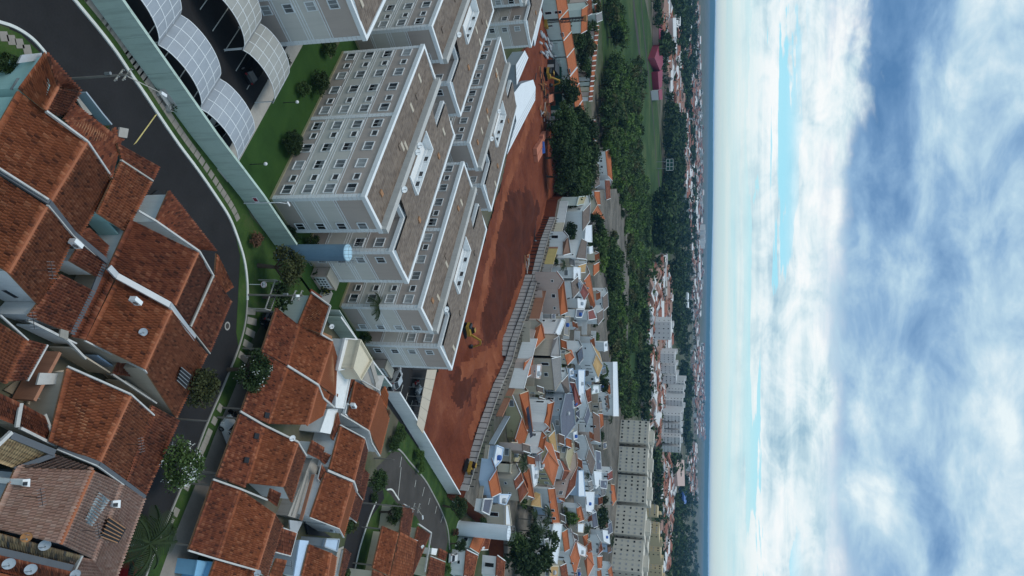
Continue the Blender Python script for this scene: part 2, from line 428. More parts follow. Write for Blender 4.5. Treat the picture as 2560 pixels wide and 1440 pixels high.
USED_LABELS = {}
def tag(o, label=None, cat=None, group=None, kind=None):
    if label: o['label'] = label
    if cat: o['category'] = cat
    if group: o['group'] = group
    if kind: o['kind'] = kind
    return o
def thing(name, loc, label, cat, group=None):
    o = bpy.data.objects.new(name, None); COL.objects.link(o); o.empty_display_size = 0.5
    o.location = loc; ORG[o.name] = Vector(loc)
    return tag(o, label, cat, group)
def copy_tree(o, parent=None, name=None):
    c = o.copy(); COL.objects.link(c); c.parent = parent
    ORG[c.name] = ORG.get(o.name, Vector((0, 0, 0)))
    for ch in o.children: copy_tree(ch, c)
    return c
def place(src, loc, rz=0.0, label=None, group=None, scale=None):
    c = copy_tree(src); c.location = loc; c.rotation_euler = (0, 0, rz)
    if scale is not None: c.scale = (scale,) * 3 if isinstance(scale, (int, float)) else scale
    if label: c['label'] = label
    if group: c['group'] = group
    return c
def structure(name, mb, material, kind='structure'):
    o = mb.build(name, material); o['kind'] = kind
    return o
def sheet_px(name, pts, z, material, kind='structure', parent=None):
    """flat sheet on the ground through surveyed corners, fan-filled"""
    q = [P(a, b, 0) for a, b in pts]
    mb = MB(); mb.face([(p.x, p.y, z) for p in q])
    o = mb.build(name, material, parent)
    if parent is None: o['kind'] = kind
    return o
def lerp(a, b, t): return a + (b - a) * t
def smooth_line(pts, n=6):
    """Catmull-Rom through 2-D/3-D points"""
    pts = [Vector(p) for p in pts]; out = []
    q = [2 * pts[0] - pts[1]] + pts + [2 * pts[-1] - pts[-2]]
    for i in range(1, len(q) - 2):
        for k in range(n):
            t = k / n
            out.append(0.5 * ((2 * q[i]) + (q[i + 1] - q[i - 1]) * t + (2 * q[i - 1] - 5 * q[i] + 4 * q[i + 1] - q[i + 2]) * t * t + (3 * q[i] - q[i - 1] - 3 * q[i + 1] + q[i + 2]) * t ** 3))
    out.append(pts[-1]); return out
def strip(mb, left, right, z0, z1=None):
    """ribbon between two polylines; with z1 it is a raised kerb from z0 to z1"""
    for i in range(len(left) - 1):
        a, b, c, d = left[i], left[i + 1], right[i + 1], right[i]
        if z1 is None:
            mb.face([(a.x, a.y, z0), (b.x, b.y, z0), (c.x, c.y, z0), (d.x, d.y, z0)])
        else:
            mb.hull([(a.x, a.y, z0), (b.x, b.y, z0), (c.x, c.y, z0), (d.x, d.y, z0)], [(a.x, a.y, z1), (b.x, b.y, z1), (c.x, c.y, z1), (d.x, d.y, z1)], floor=False)
    return mb
def offset_line(line, d):
    out = []
    for i, p in enumerate(line):
        t = (line[min(i + 1, len(line) - 1)] - line[max(i - 1, 0)]); t.z = 0; t.normalize()
        out.append(p + Vector((-t.y, t.x, 0)) * d)
    return out
ORD = ['first', 'second', 'third', 'fourth', 'fifth', 'sixth', 'seventh', 'eighth', 'ninth', 'tenth', 'eleventh', 'twelfth', 'thirteenth', 'fourteenth', 'fifteenth', 'sixteenth', 'seventeenth', 'eighteenth', 'nineteenth', 'twentieth'] + ['%dth' % k for k in range(21, 400)]

# ---------------------------------------------------------------- clay tile roofs with real relief
def tile_sheet(ra, rb, eb, ea, col=0.235, row=0.4, seed=1):
    """corrugated, stepped tile field on the patch ridge ra-rb, eave ea-eb"""
    ra, rb, eb, ea = [np.array(p, dtype=float) for p in (ra, rb, eb, ea)]
    w = max(np.linalg.norm(rb - ra), np.linalg.norm(eb - ea)); L = (np.linalg.norm(ea - ra) + np.linalg.norm(eb - rb)) / 2
    nc, nr = max(2, int(round(w / col))), max(2, int(round(L / row)))
    rg = np.random.default_rng(seed)
    nrm = np.cross(eb - ra, ea - rb); nrm /= np.linalg.norm(nrm) + 1e-9
    if nrm[2] < 0: nrm = -nrm
    s = np.linspace(0, 1, 2 * nc + 1)
    prof = np.tile([0.0, 0.145], nc + 1)[:2 * nc + 1]
    jit = rg.normal(0, 0.008, (nr, nc + 1)).repeat(2, axis=1)[:, :2 * nc + 1]
    rings, uvr = [], []
    for i in range(nr):
        for j, off in ((0, 0.0), (1, 0.045)):
            t = (i + j) / nr
            a, b = ra + (ea - ra) * t, rb + (eb - rb) * t
            pts = a[None] + (b - a)[None] * s[:, None] + nrm[None] * (prof + off + jit[i])[:, None]
            rings.append(pts); uvr.append(i + j * 0.98)
    V = np.concatenate(rings); M = 2 * nc + 1
    F, UV = [], []
    for k in range(len(rings) - 1):
        for c in range(M - 1):
            F.append((k * M + c, (k + 1) * M + c, (k + 1) * M + c + 1, k * M + c + 1))
    U = np.arange(M) / 2.0
    Fa = np.array(F)
    vv = np.array(uvr)
    vu = np.stack([np.tile(U, len(rings)), np.repeat(vv, M)], 1)
    # tile cell of a face = column of its left edge, row of its upper ring
    uv = np.empty((len(F), 4, 2), dtype=np.float32)
    kk, cc = np.divmod(np.arange(len(F)), M - 1)
    uv[:, :, 0] = ((cc // 2) + 0.5)[:, None]
    uv[:, :, 1] = (kk // 2 + 0.5)[:, None]
    me = bpy.data.meshes.new('tiles')
    me.vertices.add(len(V)); me.vertices.foreach_set('co', V.astype(np.float32).ravel())
    me.loops.add(len(F) * 4); me.loops.foreach_set('vertex_index', Fa.astype(np.int32).ravel())
    me.polygons.add(len(F)); me.polygons.foreach_set('loop_start', np.arange(0, len(F) * 4, 4, dtype=np.int32))
    l = me.uv_layers.new(name='UVMap'); l.data.foreach_set('uv', uv.ravel())
    me.update(calc_edges=True); me.validate()
    return me
# ---------------------------------------------------------------- the site frame of the apartment estate: u along the long facades, v across
_o, _p = P(674, 497), P(855, 130)
E1 = (_p - _o).normalized(); E2 = Vector((0.60409, 0.79691, 0)); E1 = Vector((-0.79691, 0.60409, 0))
LO = Vector((-9.798, 73.980, 0))
def L(u, v, z=0.0): return LO + E1 * u + E2 * v + Vector((0, 0, z))
EZ = Vector((0, 0, 1))
def lbox(mb, u0, u1, v0, v1, z0, z1, m=0):
    return mb.box(L((u0 + u1) / 2, (v0 + v1) / 2, (z0 + z1) / 2), E1 * (u1 - u0) / 2, E2 * (v1 - v0) / 2, EZ * (z1 - z0) / 2, m)
def lsheet(name, pts, z, material):
    mb = MB(); mb.face([L(a, b, z) for a, b in pts]); return structure(name, mb, material)

# ---------------------------------------------------------------- ground sheet to the horizon, low ridge
def big_ground():
    mb = MB(); R_ = 26000.0
    xs = [-R_, -6000, -2000, -700, 0, 700, 2000, 6000, R_]; ys = [-300, 0, 350, 900, 2000, 5000, 9000, R_]
    for i in range(len(xs) - 1):
        for j in range(len(ys) - 1):
            mb.face([(xs[i], ys[j], 0), (xs[i + 1], ys[j], 0), (xs[i + 1], ys[j + 1], 0), (xs[i], ys[j + 1], 0)])
    structure('ground', mb, 'town_ground')
    # wooded ridge that closes the view
    mb = MB(); rg = random.Random(3); n = 260; row = []
    for d, base in ((9800, -2.0), (10600, 34.0), (11400, 47.0), (13500, -2.0)):
        pts = []
        for i in range(n + 1):
            a = rad(-34 + 68 * i / n)
            h = base + (0 if base < 0 else 7 * math.sin(i * 0.11 + d) + 5 * math.sin(i * 0.043 + 1.3 * d) + rg.uniform(-1.6, 1.6) + (6 if base > 40 else 0))
            pts.append((d * math.sin(a), d * math.cos(a), h))
        row.append(pts)
    for a, b in zip(row[:-1], row[1:]):
        for i in range(n):
            mb.face([a[i], a[i + 1], b[i + 1], b[i]])
    structure('hills', mb, 'far_green')
ground_mat('far_green', [(0.025, 0.045, 0.02), (0.04, 0.065, 0.03), (0.06, 0.075, 0.04)], 0.002, 0.02)
big_ground()

def px_line(pts, z=0.0, n=6): return smooth_line([P(a, b, z) for a, b in pts], n)

# near street: the white kerb on the far side is the survey line
KERB = [(120, -70), (180, 0), (205, 30), (245, 78), (285, 130), (322, 185), (360, 240), (400, 300), (445, 365), (490, 425), (535, 490), (570, 545), (592, 600), (607, 650), (614, 700), (615, 750),
        (612, 795), (604, 835), (590, 880), (570, 930), (547, 985), (527, 1030), (508, 1075), (487, 1130), (462, 1190), (428, 1270), (395, 1350), (365, 1430), (340, 1500)]
kl = px_line(KERB, 0, 4)
SPLIT = 15 * 4
near_l = offset_line(kl, -8.3)
side = (near_l[10] - CPOS).length < (kl[10] - CPOS).length
if not side: near_l = offset_line(kl, 8.3)
_sgn = -1 if side else 1                       # offset sign towards the camera
structure('street', strip(MB(), kl, near_l, 0.012), 'asphalt')
mb = MB(); q = [P(*a) for a in ((-160, -160), (150, -60), (185, 5), (250, 85), (150, 190), (106, 131), (85, 106), (50, 79), (0, 60), (-160, 30))]
mb.face([(p.x, p.y, 0.016) for p in q]); structure('street', mb, 'asphalt')
structure('kerb', strip(MB(), kl[:SPLIT + 1], offset_line(kl, -_sgn * 0.28)[:SPLIT + 1], 0.0, 0.15), 'kerb_white')
structure('kerb', strip(MB(), kl[SPLIT:], offset_line(kl, -_sgn * 0.2)[SPLIT:], 0.0, 0.13), 'kerb_grey')
k2 = px_line([(-90, 38), (-40, 48), (0, 60), (28, 69), (56, 84), (82, 104), (106, 131), (135, 168)], 0, 4)
structure('kerb', strip(MB(), k2, offset_line(k2, 0.22), 0.0, 0.15), 'kerb_white')
# grass patch inside the corner
mb = MB(); mb.face([(p.x, p.y, 0.05) for p in [P(*a) for a in ((-160, 20), (-40, 52), (0, 64), (50, 85), (100, 133), (60, 150), (10, 250), (-160, 330))]]); structure('verge', mb, 'grass')
# verge between kerb and estate wall, then along the second row
vl = offset_line(kl, -_sgn * 0.28)
structure('verge', strip(MB(), vl[:SPLIT + 1], offset_line(kl, -_sgn * 3.4)[:SPLIT + 1], 0.06), 'grass')
vl2 = offset_line(kl, -_sgn * 0.2)
structure('verge', strip(MB(), vl2[SPLIT:], offset_line(kl, -_sgn * 1.9)[SPLIT:], 0.06), 'grass')
structure('pavement', strip(MB(), offset_line(kl, -_sgn * 1.9)[SPLIT + 14:], offset_line(kl, -_sgn * 6.5)[SPLIT + 14:], 0.052), 'paving')
mb = MB(); mb.face([(p.x, p.y, 0.03) for p in [P(*a) for a in ((560, 470), (700, 620), (790, 745), (720, 745), (660, 800), (600, 900), (590, 830), (600, 640))]]); structure('verge', mb, 'grass')
# pavement slabs set in the grass (each its own piece)
pav = structure('path', MB().abox(0, .01, 0, .01, -1, -.9), 'slab')
def slab(a, b, w, l, ang=None):
    p = P(a, b, 0); i = min(range(len(kl)), key=lambda k: (kl[k] - p).length); t = (kl[min(i + 1, len(kl) - 1)] - kl[max(i - 1, 0)]).normalized(); s = Vector((-t.y, t.x, 0))
    m = MB(); m.box((p.x, p.y, 0.085), t * w / 2, s * l / 2, EZ * 0.03); m.build('slab', 'slab', pav)
for a, b in ((625, 778), (628, 803), (624, 832), (618, 862), (606, 893)): slab(a, b, 0.75, 1.7)
for a, b in ((548, 1020), (534, 1052), (521, 1082), (514, 1100), (507, 1116), (501, 1130), (466, 1215), (438, 1280), (424, 1305)): slab(a, b, 0.75, 0.8)
for i in range(4, SPLIT - 14, 1):
    p = offset_line(kl, -_sgn * 1.25)[i]; t = (kl[i + 1] - kl[i - 1]).normalized(); s = Vector((-t.y, t.x, 0))
    MB().box((p.x, p.y, 0.066), t * 0.36, s * 0.36, EZ * 0.02).build('slab', 'paving', pav)
for a, b in ((8, 91), (27, 100), (47, 109), (66, 124)):
    p = P(a, b, 0); MB().box((p.x, p.y, 0.066), (0.32, 0.1, 0), (-0.1, 0.32, 0), EZ * 0.02).build('slab', 'paving', pav)
# yellow speed-bump dashes across the street
bump = structure('speed_bump', MB().box(P(362, 322, 0.02), (P(388, 288) - P(338, 357)) / 2, (E1 * 0.2), EZ * 0.025), 'asphalt_old')
for i in range(15):
    p = lerp(P(338, 357), P(388, 288), i / 14); MB().box((p.x, p.y, 0.055), E1 * 0.22 + E2 * 0.06, (P(388, 288) - P(338, 357)).normalized() * 0.13, EZ * 0.012).build('dash', 'paint_yellow', bump)

# estate grounds
lsheet('lawn', [(-3.9, -6.6), (24, -6.6), (24, -1.2), (62, -1.2), (62, 40), (-2.5, 40), (-3.3, 5)], 0.03, 'lawn')
lsheet('car_park', [(-4.6, -34), (46, -34), (46, -8.6), (-4.2, -8.6)], 0.02, 'asphalt')
lsheet('footpath', [(-4.2, -8.6), (30, -8.6), (30, -6.6), (-4.0, -6.6)], 0.07, 'concrete')
lsheet('car_park', [(-3.0, 39.0), (20, 39.0), (20, 52), (-2.6, 59)], 0.05, 'asphalt')
lsheet('footpath', [(-3.3, 15.6), (0.3, 15.6), (0.3, 18.3), (-3.3, 18.3)], 0.06, 'concrete')
# bay lines in the car parks
cp = structure('bay_marking', MB().box(L(-2, -20.1, 0.03), E1 * 2, E2 * 0.05, EZ * 0.004), 'paint_white')
for v in (-22.6, -17.7, -15.3, -12.9, -10.6):
    lbox(MB(), -4.0, 0.6, v - 0.05, v + 0.05, 0.026, 0.034).build('bay_line', 'paint_white', cp)
for v in (-20, -17.6, -15.2, -12.8, -10.4):
    lbox(MB(), 6.2, 10.4, v - 0.05, v + 0.05, 0.026, 0.034).build('bay_line', 'paint_white', cp)
for v in (41.0, 43.6, 46.2, 48.8, 51.4):
    lbox(MB(), -1.6, 2.6, v - 0.05, v + 0.05, 0.056, 0.064).build('bay_line', 'paint_white', cp)
# ---------------------------------------------------------------- raised terrace behind the building site
ZT = 3.5
RET = [(1398, 500), (1390, 543), (1378, 575), (1369, 600), (1358, 640), (1347, 690), (1333, 737), (1317, 787), (1295, 847), (1280, 905), (1268, 935), (1255, 960), (1235, 1020), (1217, 1072), (1207, 1105), (1190, 1158), (1177, 1207), (1165, 1245), (1150, 1290)]
ret = [P(a, b, ZT + 0.4) for a, b in RET]
def terrace():
    near = [Vector((p.x, p.y, 0)) for p in ret[:-1]]
    far = [P(1560, 470, 0), P(1560, 600, 0), P(1555, 800, 0), P(1550, 1000, 0), P(1545, 1250, 0), P(1545, 1600, 0)]
    low = [P(1190, 1305, 0), P(1222, 1335, 0), P(1226, 1600, 0)]
    ring = near + low + far[::-1] + [P(1400, 480, 0)]
    mb = MB(); lo = [Vector((p.x, p.y, -0.5)) for p in ring]; hi = [Vector((p.x, p.y, ZT)) for p in ring]
    mb.hull(lo, hi, floor=False, m=1)
    mb.mi[-1] = 0
    structure('terrace', mb, ['town_block', 'red_soil'])
ground_mat('town_block', [(0.04, 0.05, 0.028), (0.085, 0.078, 0.068), (0.15, 0.135, 0.115), (0.23, 0.205, 0.175)], 0.05, 0.6)
terrace()
# ---------------------------------------------------------------- apartment blocks (H-shaped plan: two bars and a core)
HB = 11.8
BU, A1v, B0v, B1v = 27.4, 5.75, 9.3, 15.3
CU0, CU1 = 5.45, 22.0
Z1, Z2, Z3 = 2.55, 5.35, 7.85            # trim bands
def win_mesh(w, h, bars=0, d=0.09):
    """frame ring with sill, local x right, y out of the wall, z up"""
    m = MB(); t = 0.1
    m.abox(-w / 2 - t, w / 2 + t, 0, d, h / 2, h / 2 + t); m.abox(-w / 2 - t, w / 2 + t, 0, d + 0.03, -h / 2 - t, -h / 2)
    m.abox(-w / 2 - t, -w / 2, 0, d, -h / 2, h / 2); m.abox(w / 2, w / 2 + t, 0, d, -h / 2, h / 2)
    return m
def me_of(mb, material):
    me = mesh_from(mb.v, mb.f, mb.uv if mb.has_uv else None, mb.mi if mb.has_mi else None)
    for k in (material if isinstance(material, (list, tuple)) else [material]): me.materials.append(MATS[k])
    return me
WBIG, WSML, WGAB = (1.25, 1.1), (0.85, 0.66), (0.95, 1.0)
WM = {k: me_of(win_mesh(*k), 'trim_white') for k in (WBIG, WSML, WGAB)}
def pane_mesh(w, h, material, y=0.02): return me_of(MB().abox(-w / 2, w / 2, -0.02, y, -h / 2, h / 2), material)
PM = {(k, g): pane_mesh(*k, g) for k in (WBIG, WSML, WGAB) for g in ('glass', 'glass_pale', 'curtain', 'glass_dark')}
MULL = {k: me_of(MB().abox(-0.025, 0.025, 0.02, 0.05, -k[1] / 2, k[1] / 2), 'white_metal') for k in (WBIG, WGAB)}
BARS = me_of((lambda m: [m.abox(x - 0.018, x + 0.018, 0.02, 0.045, -0.33, 0.33) for x in (-0.28, -0.14, 0, 0.14, 0.28)] and m)(MB()), 'metal_grey')
SHUT = me_of(MB().abox(-0.6, 0.0, 0.02, 0.04, -0.53, 0.53), 'glass_pale')
HALF = me_of(MB().abox(-0.61, 0.61, 0.02, 0.04, 0.05, 0.54), 'glass_pale')
def wall_matrix(pos, out):
    """local x along the wall, y outward, z up"""
    out = out.normalized(); x = out.cross(EZ); return Matrix(((x.x, out.x, 0, pos.x), (x.y, out.y, 0, pos.y), (x.z, out.z, 1, pos.z), (0, 0, 0, 1)))
def add_window(root, size, pos, out, rg, small=False):
    org = ORG[root.name]
    o = link('window', WM[size], root); o.matrix_local = wall_matrix(pos - org, out)
    if small:
        p = link('pane', PM[(size, 'glass_dark')], o); b = link('window_bars', BARS, o)
    else:
        r = rg.random()
        g = 'glass_pale' if r < 0.52 else ('curtain' if r < 0.72 else ('glass' if r < 0.88 else 'glass_dark'))
        p = link('pane', PM[(size, g)], o); link('mullion', MULL[size], o)
        if size == WBIG and r > 0.72: link('shutter', HALF if r > 0.86 else SHUT, o)
    return o
UPOS = [(1.39, 0), (3.17, 1), (5.34, 0), (8.24, 0), (10.42, 1), (12.2, 0), (15.15, 0), (16.9, 1), (19.11, 0), (22.05, 0), (24.1, 1), (26.1, 0)]
ZROW = [1.72, 4.40, 7.08, 9.76]
QM = {}
def quoin_mesh(su, sv, mid=False):
    """one corner block, wrapped round a corner at the origin; su, sv: which way the building lies"""
    m = MB(); h = 0.245; w, p = 0.52, 0.05
    if mid: m.box((0, 0, 0), E1 * 0.3, E2 * 0.04, EZ * h)
    else:
        m.box(E1 * su * (w / 2 - p) + E2 * sv * (w / 2 - p), E1 * (w / 2), E2 * (w / 2), EZ * h)
    return me_of(m, 'trim_white')
for k in ((1, 1), (1, -1), (-1, 1), (-1, -1)): QM[k] = quoin_mesh(*k)
QM['mid'] = quoin_mesh(0, 0, True)
def quoins(root, u, v, key, z1=HB - 0.45, z0=0.3):
    n = int(round((z1 - z0) / 0.55)); st = (z1 - z0) / n
    for i in range(n):
        o = link('quoin', QM[key], root); o.location = L(u, v, z0 + st * (i + 0.5)) - ORG[root.name]
def apartment(u0, v0, label, seed, full=True):
    rg = random.Random(seed)
    root = thing('apartment_block', L(u0, v0), label, 'apartment block', 'apartment blocks of the estate')
    U = lambda u: u0 + u
    V = lambda v: v0 + v
    def bars(m, grow, z0, z1, mi=0):
        g = grow
        lbox(m, U(-g), U(BU + g), V(-g), V(A1v + g), z0, z1, mi)
        lbox(m, U(CU0 - g), U(CU1 + g), V(A1v + g + .002), V(B0v - g - .002), z0 + .001, z1 - .001, mi)
        lbox(m, U(-g), U(BU + g), V(B0v - g), V(B1v + g), z0, z1, mi)
    # walls in three colour zones
    m = MB(); bars(m, 0, 0, Z1 + 0.1, 0); bars(m, 0, Z3, HB - 0.3, 0); m.build('wall', 'apt_taupe', root)
    m = MB(); bars(m, 0.004, Z1 + 0.1, Z3, 0); m.build('wall', 'apt_light', root)
    m = MB(); bars(m, 0.06, 0, 0.32); m.build('plinth', 'w_khaki', root)
    for name, zs in (('trim_band', (Z1 - 0.02, Z1 + 0.28)), ('trim_band', (Z2 - 0.32, Z2, Z2 + 0.32)), ('trim_band', (Z3 - 0.05, Z3 + 0.22))):
        m = MB()
        for z in zs: bars(m, 0.03, z - 0.05, z + 0.05)
        m.build(name, 'trim_white', root)
    # cornice: ring boxes round each bar
    m = MB(); g, w = 0.16, 0.42
    for a, b, c, d in ((0, BU, 0, A1v), (0, BU, B0v, B1v)):
        for (p, q, r, s) in ((a - g, b + g, c - g, c - g + w), (a - g, b + g, d + g - w, d + g), (a - g, a - g + w, c - g + w, d + g - w), (b + g - w, b + g, c - g + w, d + g - w)):
            lbox(m, U(p), U(q), V(r), V(s), HB - 0.42, HB + 0.12)
    for a in (CU0 - g, CU1 + g - w): lbox(m, U(a), U(a + w), V(A1v + g), V(B0v - g), HB - 0.42, HB + 0.118)
    m.build('cornice', 'trim_white', root)
    # roofs: bar A falls to the parapet gutter, core and bar B slope to the rear
    def rf(name, a, b, c, d, za, zb, material='roof_cement'):
        k = MB(); nu, nv = (b - a) / 0.5, (d - c) / 0.5
        k.face([L(U(a), V(c), za), L(U(b), V(c), za), L(U(b), V(d), zb), L(U(a), V(d), zb)], [(0, 0), (nu, 0), (nu, nv), (0, nv)])
        return k.build(name, material, root)
    r0 = rf('roof', 0.2, BU - 0.2, 0.2, A1v - 0.55, HB + 0.08, HB - 0.12)
    zc, zb = HB + 0.75, HB - 0.05
    def zz(v): return lerp(zc, zb, (v - A1v) / (B1v - A1v))
    W0, W1, WV0, WV1 = 9.6, 17.7, 6.45, 9.3
    rf('roof', CU0 + .1, W0, A1v + 0.3, B0v, zz(A1v + .3), zz(B0v)); rf('roof', W1, CU1 - .1, A1v + 0.3, B0v, zz(A1v + .3), zz(B0v))
    rf('roof', W0, W1, A1v + 0.3, WV0, zz(A1v + .3), zz(WV0))
    rf('roof', 0.2, BU - 0.2, B0v + 0.02, B1v - 0.1, zz(B0v + .02), zz(B1v - .1))
    for a in (0.2, BU - 0.2):                                     # verge boards of bar B under the sheet
        k = MB(); k.hull([L(U(a), V(B0v + .05), HB - .3), L(U(a), V(B1v - .1), HB - .3), L(U(a + .05), V(B1v - .1), HB - .3), L(U(a + .05), V(B0v + .05), HB - .3)],
               [L(U(a), V(B0v + .05), zz(B0v) - .02), L(U(a), V(B1v - .1), zz(B1v) - .02), L(U(a + .05), V(B1v - .1), zz(B1v) - .02), L(U(a + .05), V(B0v + .05), zz(B0v) - .02)])
        k.build('verge_board', 'trim_white', root)
    # parapet between the bars, and the sunken light well
    k = MB(); lbox(k, U(-0.1), U(BU + 0.1), V(A1v - 0.55), V(A1v + 0.25), HB - 0.3, HB + 0.72); k.build('parapet', 'concrete_light', root)
    k = MB(); t = 0.2
    for (a, b, c, d) in ((W0 - t, W0, WV0 - t, WV1 + t), (W1, W1 + t, WV0 - t, WV1 + t), (W0, W1, WV1, WV1 + t)):
        lbox(k, U(a), U(b), V(c), V(d), HB - 0.3, HB + 0.85)
    lbox(k, U(W0), U(W1), V(WV0), V(WV0 + .05), HB - 0.35, HB + 0.5)
    lbox(k, U(W0), U(W1), V(WV0), V(WV1), HB - 0.34, HB - 0.2)
    k.build('light_well', 'w_white', root)
    for x in (11.2, 13.0, 15.8):
        o = link('window', WM[WSML], root); o.matrix_local = wall_matrix(L(U(x), V(WV1 - .02), HB + 0.32) - ORG[root.name], -E2); link('pane', PM[(WSML, 'glass_dark')], o)
    for (a, c) in ((3.0, 2.4), (11, 2.6), (20, 2.2), (8.0, 12.4), (19.5, 12.0)):
        zr = (HB + 0.08 - 0.2 * c / 5) if c < 6 else zz(c)
        kk = MB(); lbox(kk, U(a), U(a + 0.55), V(c), V(c + 0.8), zr - 0.02, zr + 0.14); kk.build('roof_hatch', 'wood' if rg.random() < 0.5 else 'roof_cement', root)
    for _ in range(5):
        a, c = rg.uniform(1, 25), rg.choice((rg.uniform(1, 4), rg.uniform(10, 14)))
        zr = (HB + 0.08 - 0.2 * c / 5) if c < 6 else zz(c)
        kk = MB(); lbox(kk, U(a), U(a + 0.5), V(c), V(c + 1.3), zr - 0.05, zr + 0.05); kk.build('light_tile', 'w_beige', root)
    # quoins on the corners that show
    for u, v, key in ((0, 0, (1, 1)), (0, A1v, (1, -1)), (0, B0v, (1, 1)), (0, B1v, (1, -1)), (BU, 0, (-1, 1)), (CU0, A1v + .3, 'x')):
        if key != 'x': quoins(root, U(u), V(v), key)
    quoins(root, U(BU / 2), V(-0.03), 'mid')
    # windows: street facade, gable ends, inner faces
    for z in ZROW:
        for u, s in UPOS:
            add_window(root, WSML if s else WBIG, L(U(u), V(0), z + (0.12 if s else 0)), -E2, rg, bool(s))
            if full and not CU0 - 1 < u < CU1 + 1 and z > 5 and not s:
                add_window(root, WBIG, L(U(u), V(B0v), z), -E2, rg)
        for v in (4.7, 10.85): add_window(root, WGAB, L(U(0), V(v), z), -E1, rg)
        if z > 5: add_window(root, WSML, L(U(CU0), V(7.4), z), -E1, rg, True)
    return root
apartment(0, 0, 'tall cream block nearest the pale green street wall, its long facade facing the lawn', 1)
apartment(31.7, 0, 'cream block beyond the near block, partly hidden behind the roofless-looking corner wall', 2)
apartment(0, 20.8, 'cream block behind the blue water tank with the red earth pit beyond it', 3)
apartment(31.8, 20.8, 'cream block farthest from the street, beside the long white sheet roof of the site', 4)
apartment(13.65, -25.8, 'cream block at the picture edge rising behind the translucent carports', 5)
apartment(77.8, 20.4, 'cream block farthest back, standing next to the piling rig', 6)
# meter cabinets at the gable ends
for (u, v, lab) in ((-1.2, 12.6, 'small beige meter shed with perforated front under the second gable of the tank side block'), (-1.2, 34.4, 'small beige meter shed with perforated front beside the parked silver car')):
    r = thing('meter_shed', L(u, v), lab, 'shed', 'meter sheds')
    m = MB(); lbox(m, u - 0.2, u + 1.15, v - 0.2, v + 2.6, 0, 2.25); m.build('wall', 'w_pink', r)
    m = MB(); lbox(m, u - 0.3, u + 1.17, v - 0.3, v + 2.7, 2.25, 2.4); m.build('roof', 'w_beige', r)
    m = MB(); lbox(m, u - 0.26, u - 0.2, v, v + 2.2, 0.5, 2.0); pn = m.build('front_panel', 'trim_white', r)
    for i in range(4):
        for j in range(3): lbox(MB(), u - 0.29, u - 0.26, v + 0.25 + i * 0.5, v + 0.5 + i * 0.5, 0.68 + j * 0.42, 0.92 + j * 0.42).build('opening', 'glass', pn)
# ---------------------------------------------------------------- estate walls, carports, tank, lamps
def proj(p):
    d = Vector(p) - CPOS; k = FPX / d.dot(_F); return 1280 + k * d.dot(CU), 720 + k * d.dot(CR)
def height_at(base, ix_top):
    lo, hi = 0.0, 40.0
    for _ in range(40):
        mid = (lo + hi) / 2
        if proj((base.x, base.y, base.z + mid))[0] < ix_top: lo = mid
        else: hi = mid
    return lo
def wall_run(name, pts, h, t, material, label, cat='wall', cope='trim_white', cope_h=0.06, panels=4.0, z0=0.0):
    root = thing(name, pts[0], label, cat)
    for a, b in zip(pts[:-1], pts[1:]):
        n = max(1, int(round((b - a).length / panels)))
        for i in range(n):
            p, q = lerp(a, b, i / n), lerp(a, b, (i + 1) / n); d = (q - p).normalized() * 0.012
            MB().bar(p + d + EZ * (z0 + h / 2), q - d + EZ * (z0 + h / 2), t, h).build('panel', material, root)
        m = MB(); m.bar(a + EZ * (z0 + h + cope_h / 2), b + EZ * (z0 + h + cope_h / 2), t + 0.08, cope_h); m.build('coping', cope, root)
    return root
wall_run('estate_wall', [L(-5.4, -42), L(-4.88, -28), L(-4.33, -13.15), L(-3.58, -4.14), L(-3.40, 4.0)], 2.85, 0.2, 'street_wall', 'long pale green rendered wall along the near street', cope='street_wall')
wall_run('estate_wall', [L(-1.9, 40.5), L(-1.9, 47.9), L(-2.5, 66), L(-2.95, 82.5)], 2.6, 0.2, 'w_white', 'white boundary wall between the turning circle and the red earth site')
wall_run('estate_wall', [L(-3.3, 18.5), L(-3.0, 27), L(-2.3, 38.0)], 2.3, 0.18, 'street_wall', 'pale green garden wall behind the tiled house next to the palm', cope='trim_white')

def carport(u0, u1, v0, v1, label, material='polycarb', zb=2.35, zc=3.5):
    root = thing('carport', L(u0, v0), label, 'carport', 'vaulted carports'); n = 14
    arc = lambda t, lift=0.0: (lerp(v0 + .06, v1 - .06, t), zb + lift + (zc - zb) * (1 - (2 * t - 1) ** 2) ** 0.72)
    ku = 5
    for j in range(3):                                   # three bent sheets side by side
        a0, a1 = lerp(u0, u1, j / 3) + 0.012, lerp(u0, u1, (j + 1) / 3) - 0.012
        m = MB()
        for i in range(n):
            (va, za), (vb, zb_) = arc(i / n), arc((i + 1) / n)
            m.hull([L(a0, va, za - .03), L(a1, va, za - .03), L(a1, vb, zb_ - .03), L(a0, vb, zb_ - .03)], [L(a0, va, za), L(a1, va, za), L(a1, vb, zb_), L(a0, vb, zb_)])
        m.build('vault_sheet', material, root)
    for u in [lerp(u0 + .05, u1 - .05, k / 3) for k in range(4)]:
        m = MB()
        for i in range(n):
            (va, za), (vb, zb_) = arc(i / n, 0.012), arc((i + 1) / n, 0.012)
            m.bar(L(u, va, za), L(u, vb, zb_), 0.07, 0.05)
        m.build('rib', 'trim_white', root)
    for i in range(1, n, 2):
        (va, za) = arc(i / n, 0.006); MB().bar(L(u0 + .02, va, za), L(u1 - .02, va, za), 0.035, 0.035).build('purlin', 'trim_white', root)
    for u in (u0 + 0.3, u1 - 0.5):
        for v in (v0 + 0.06, v1 - 0.06):
            MB().tube(L(u, v, 0), L(u, v, zb), 0.06, n=8).build('post', 'trim_white', root)
    for v in (v0 + .05, v1 - .05): MB().bar(L(u0, v, zb - .05), L(u1, v, zb - .05), 0.1, 0.12).build('gutter', 'metal_grey', root)
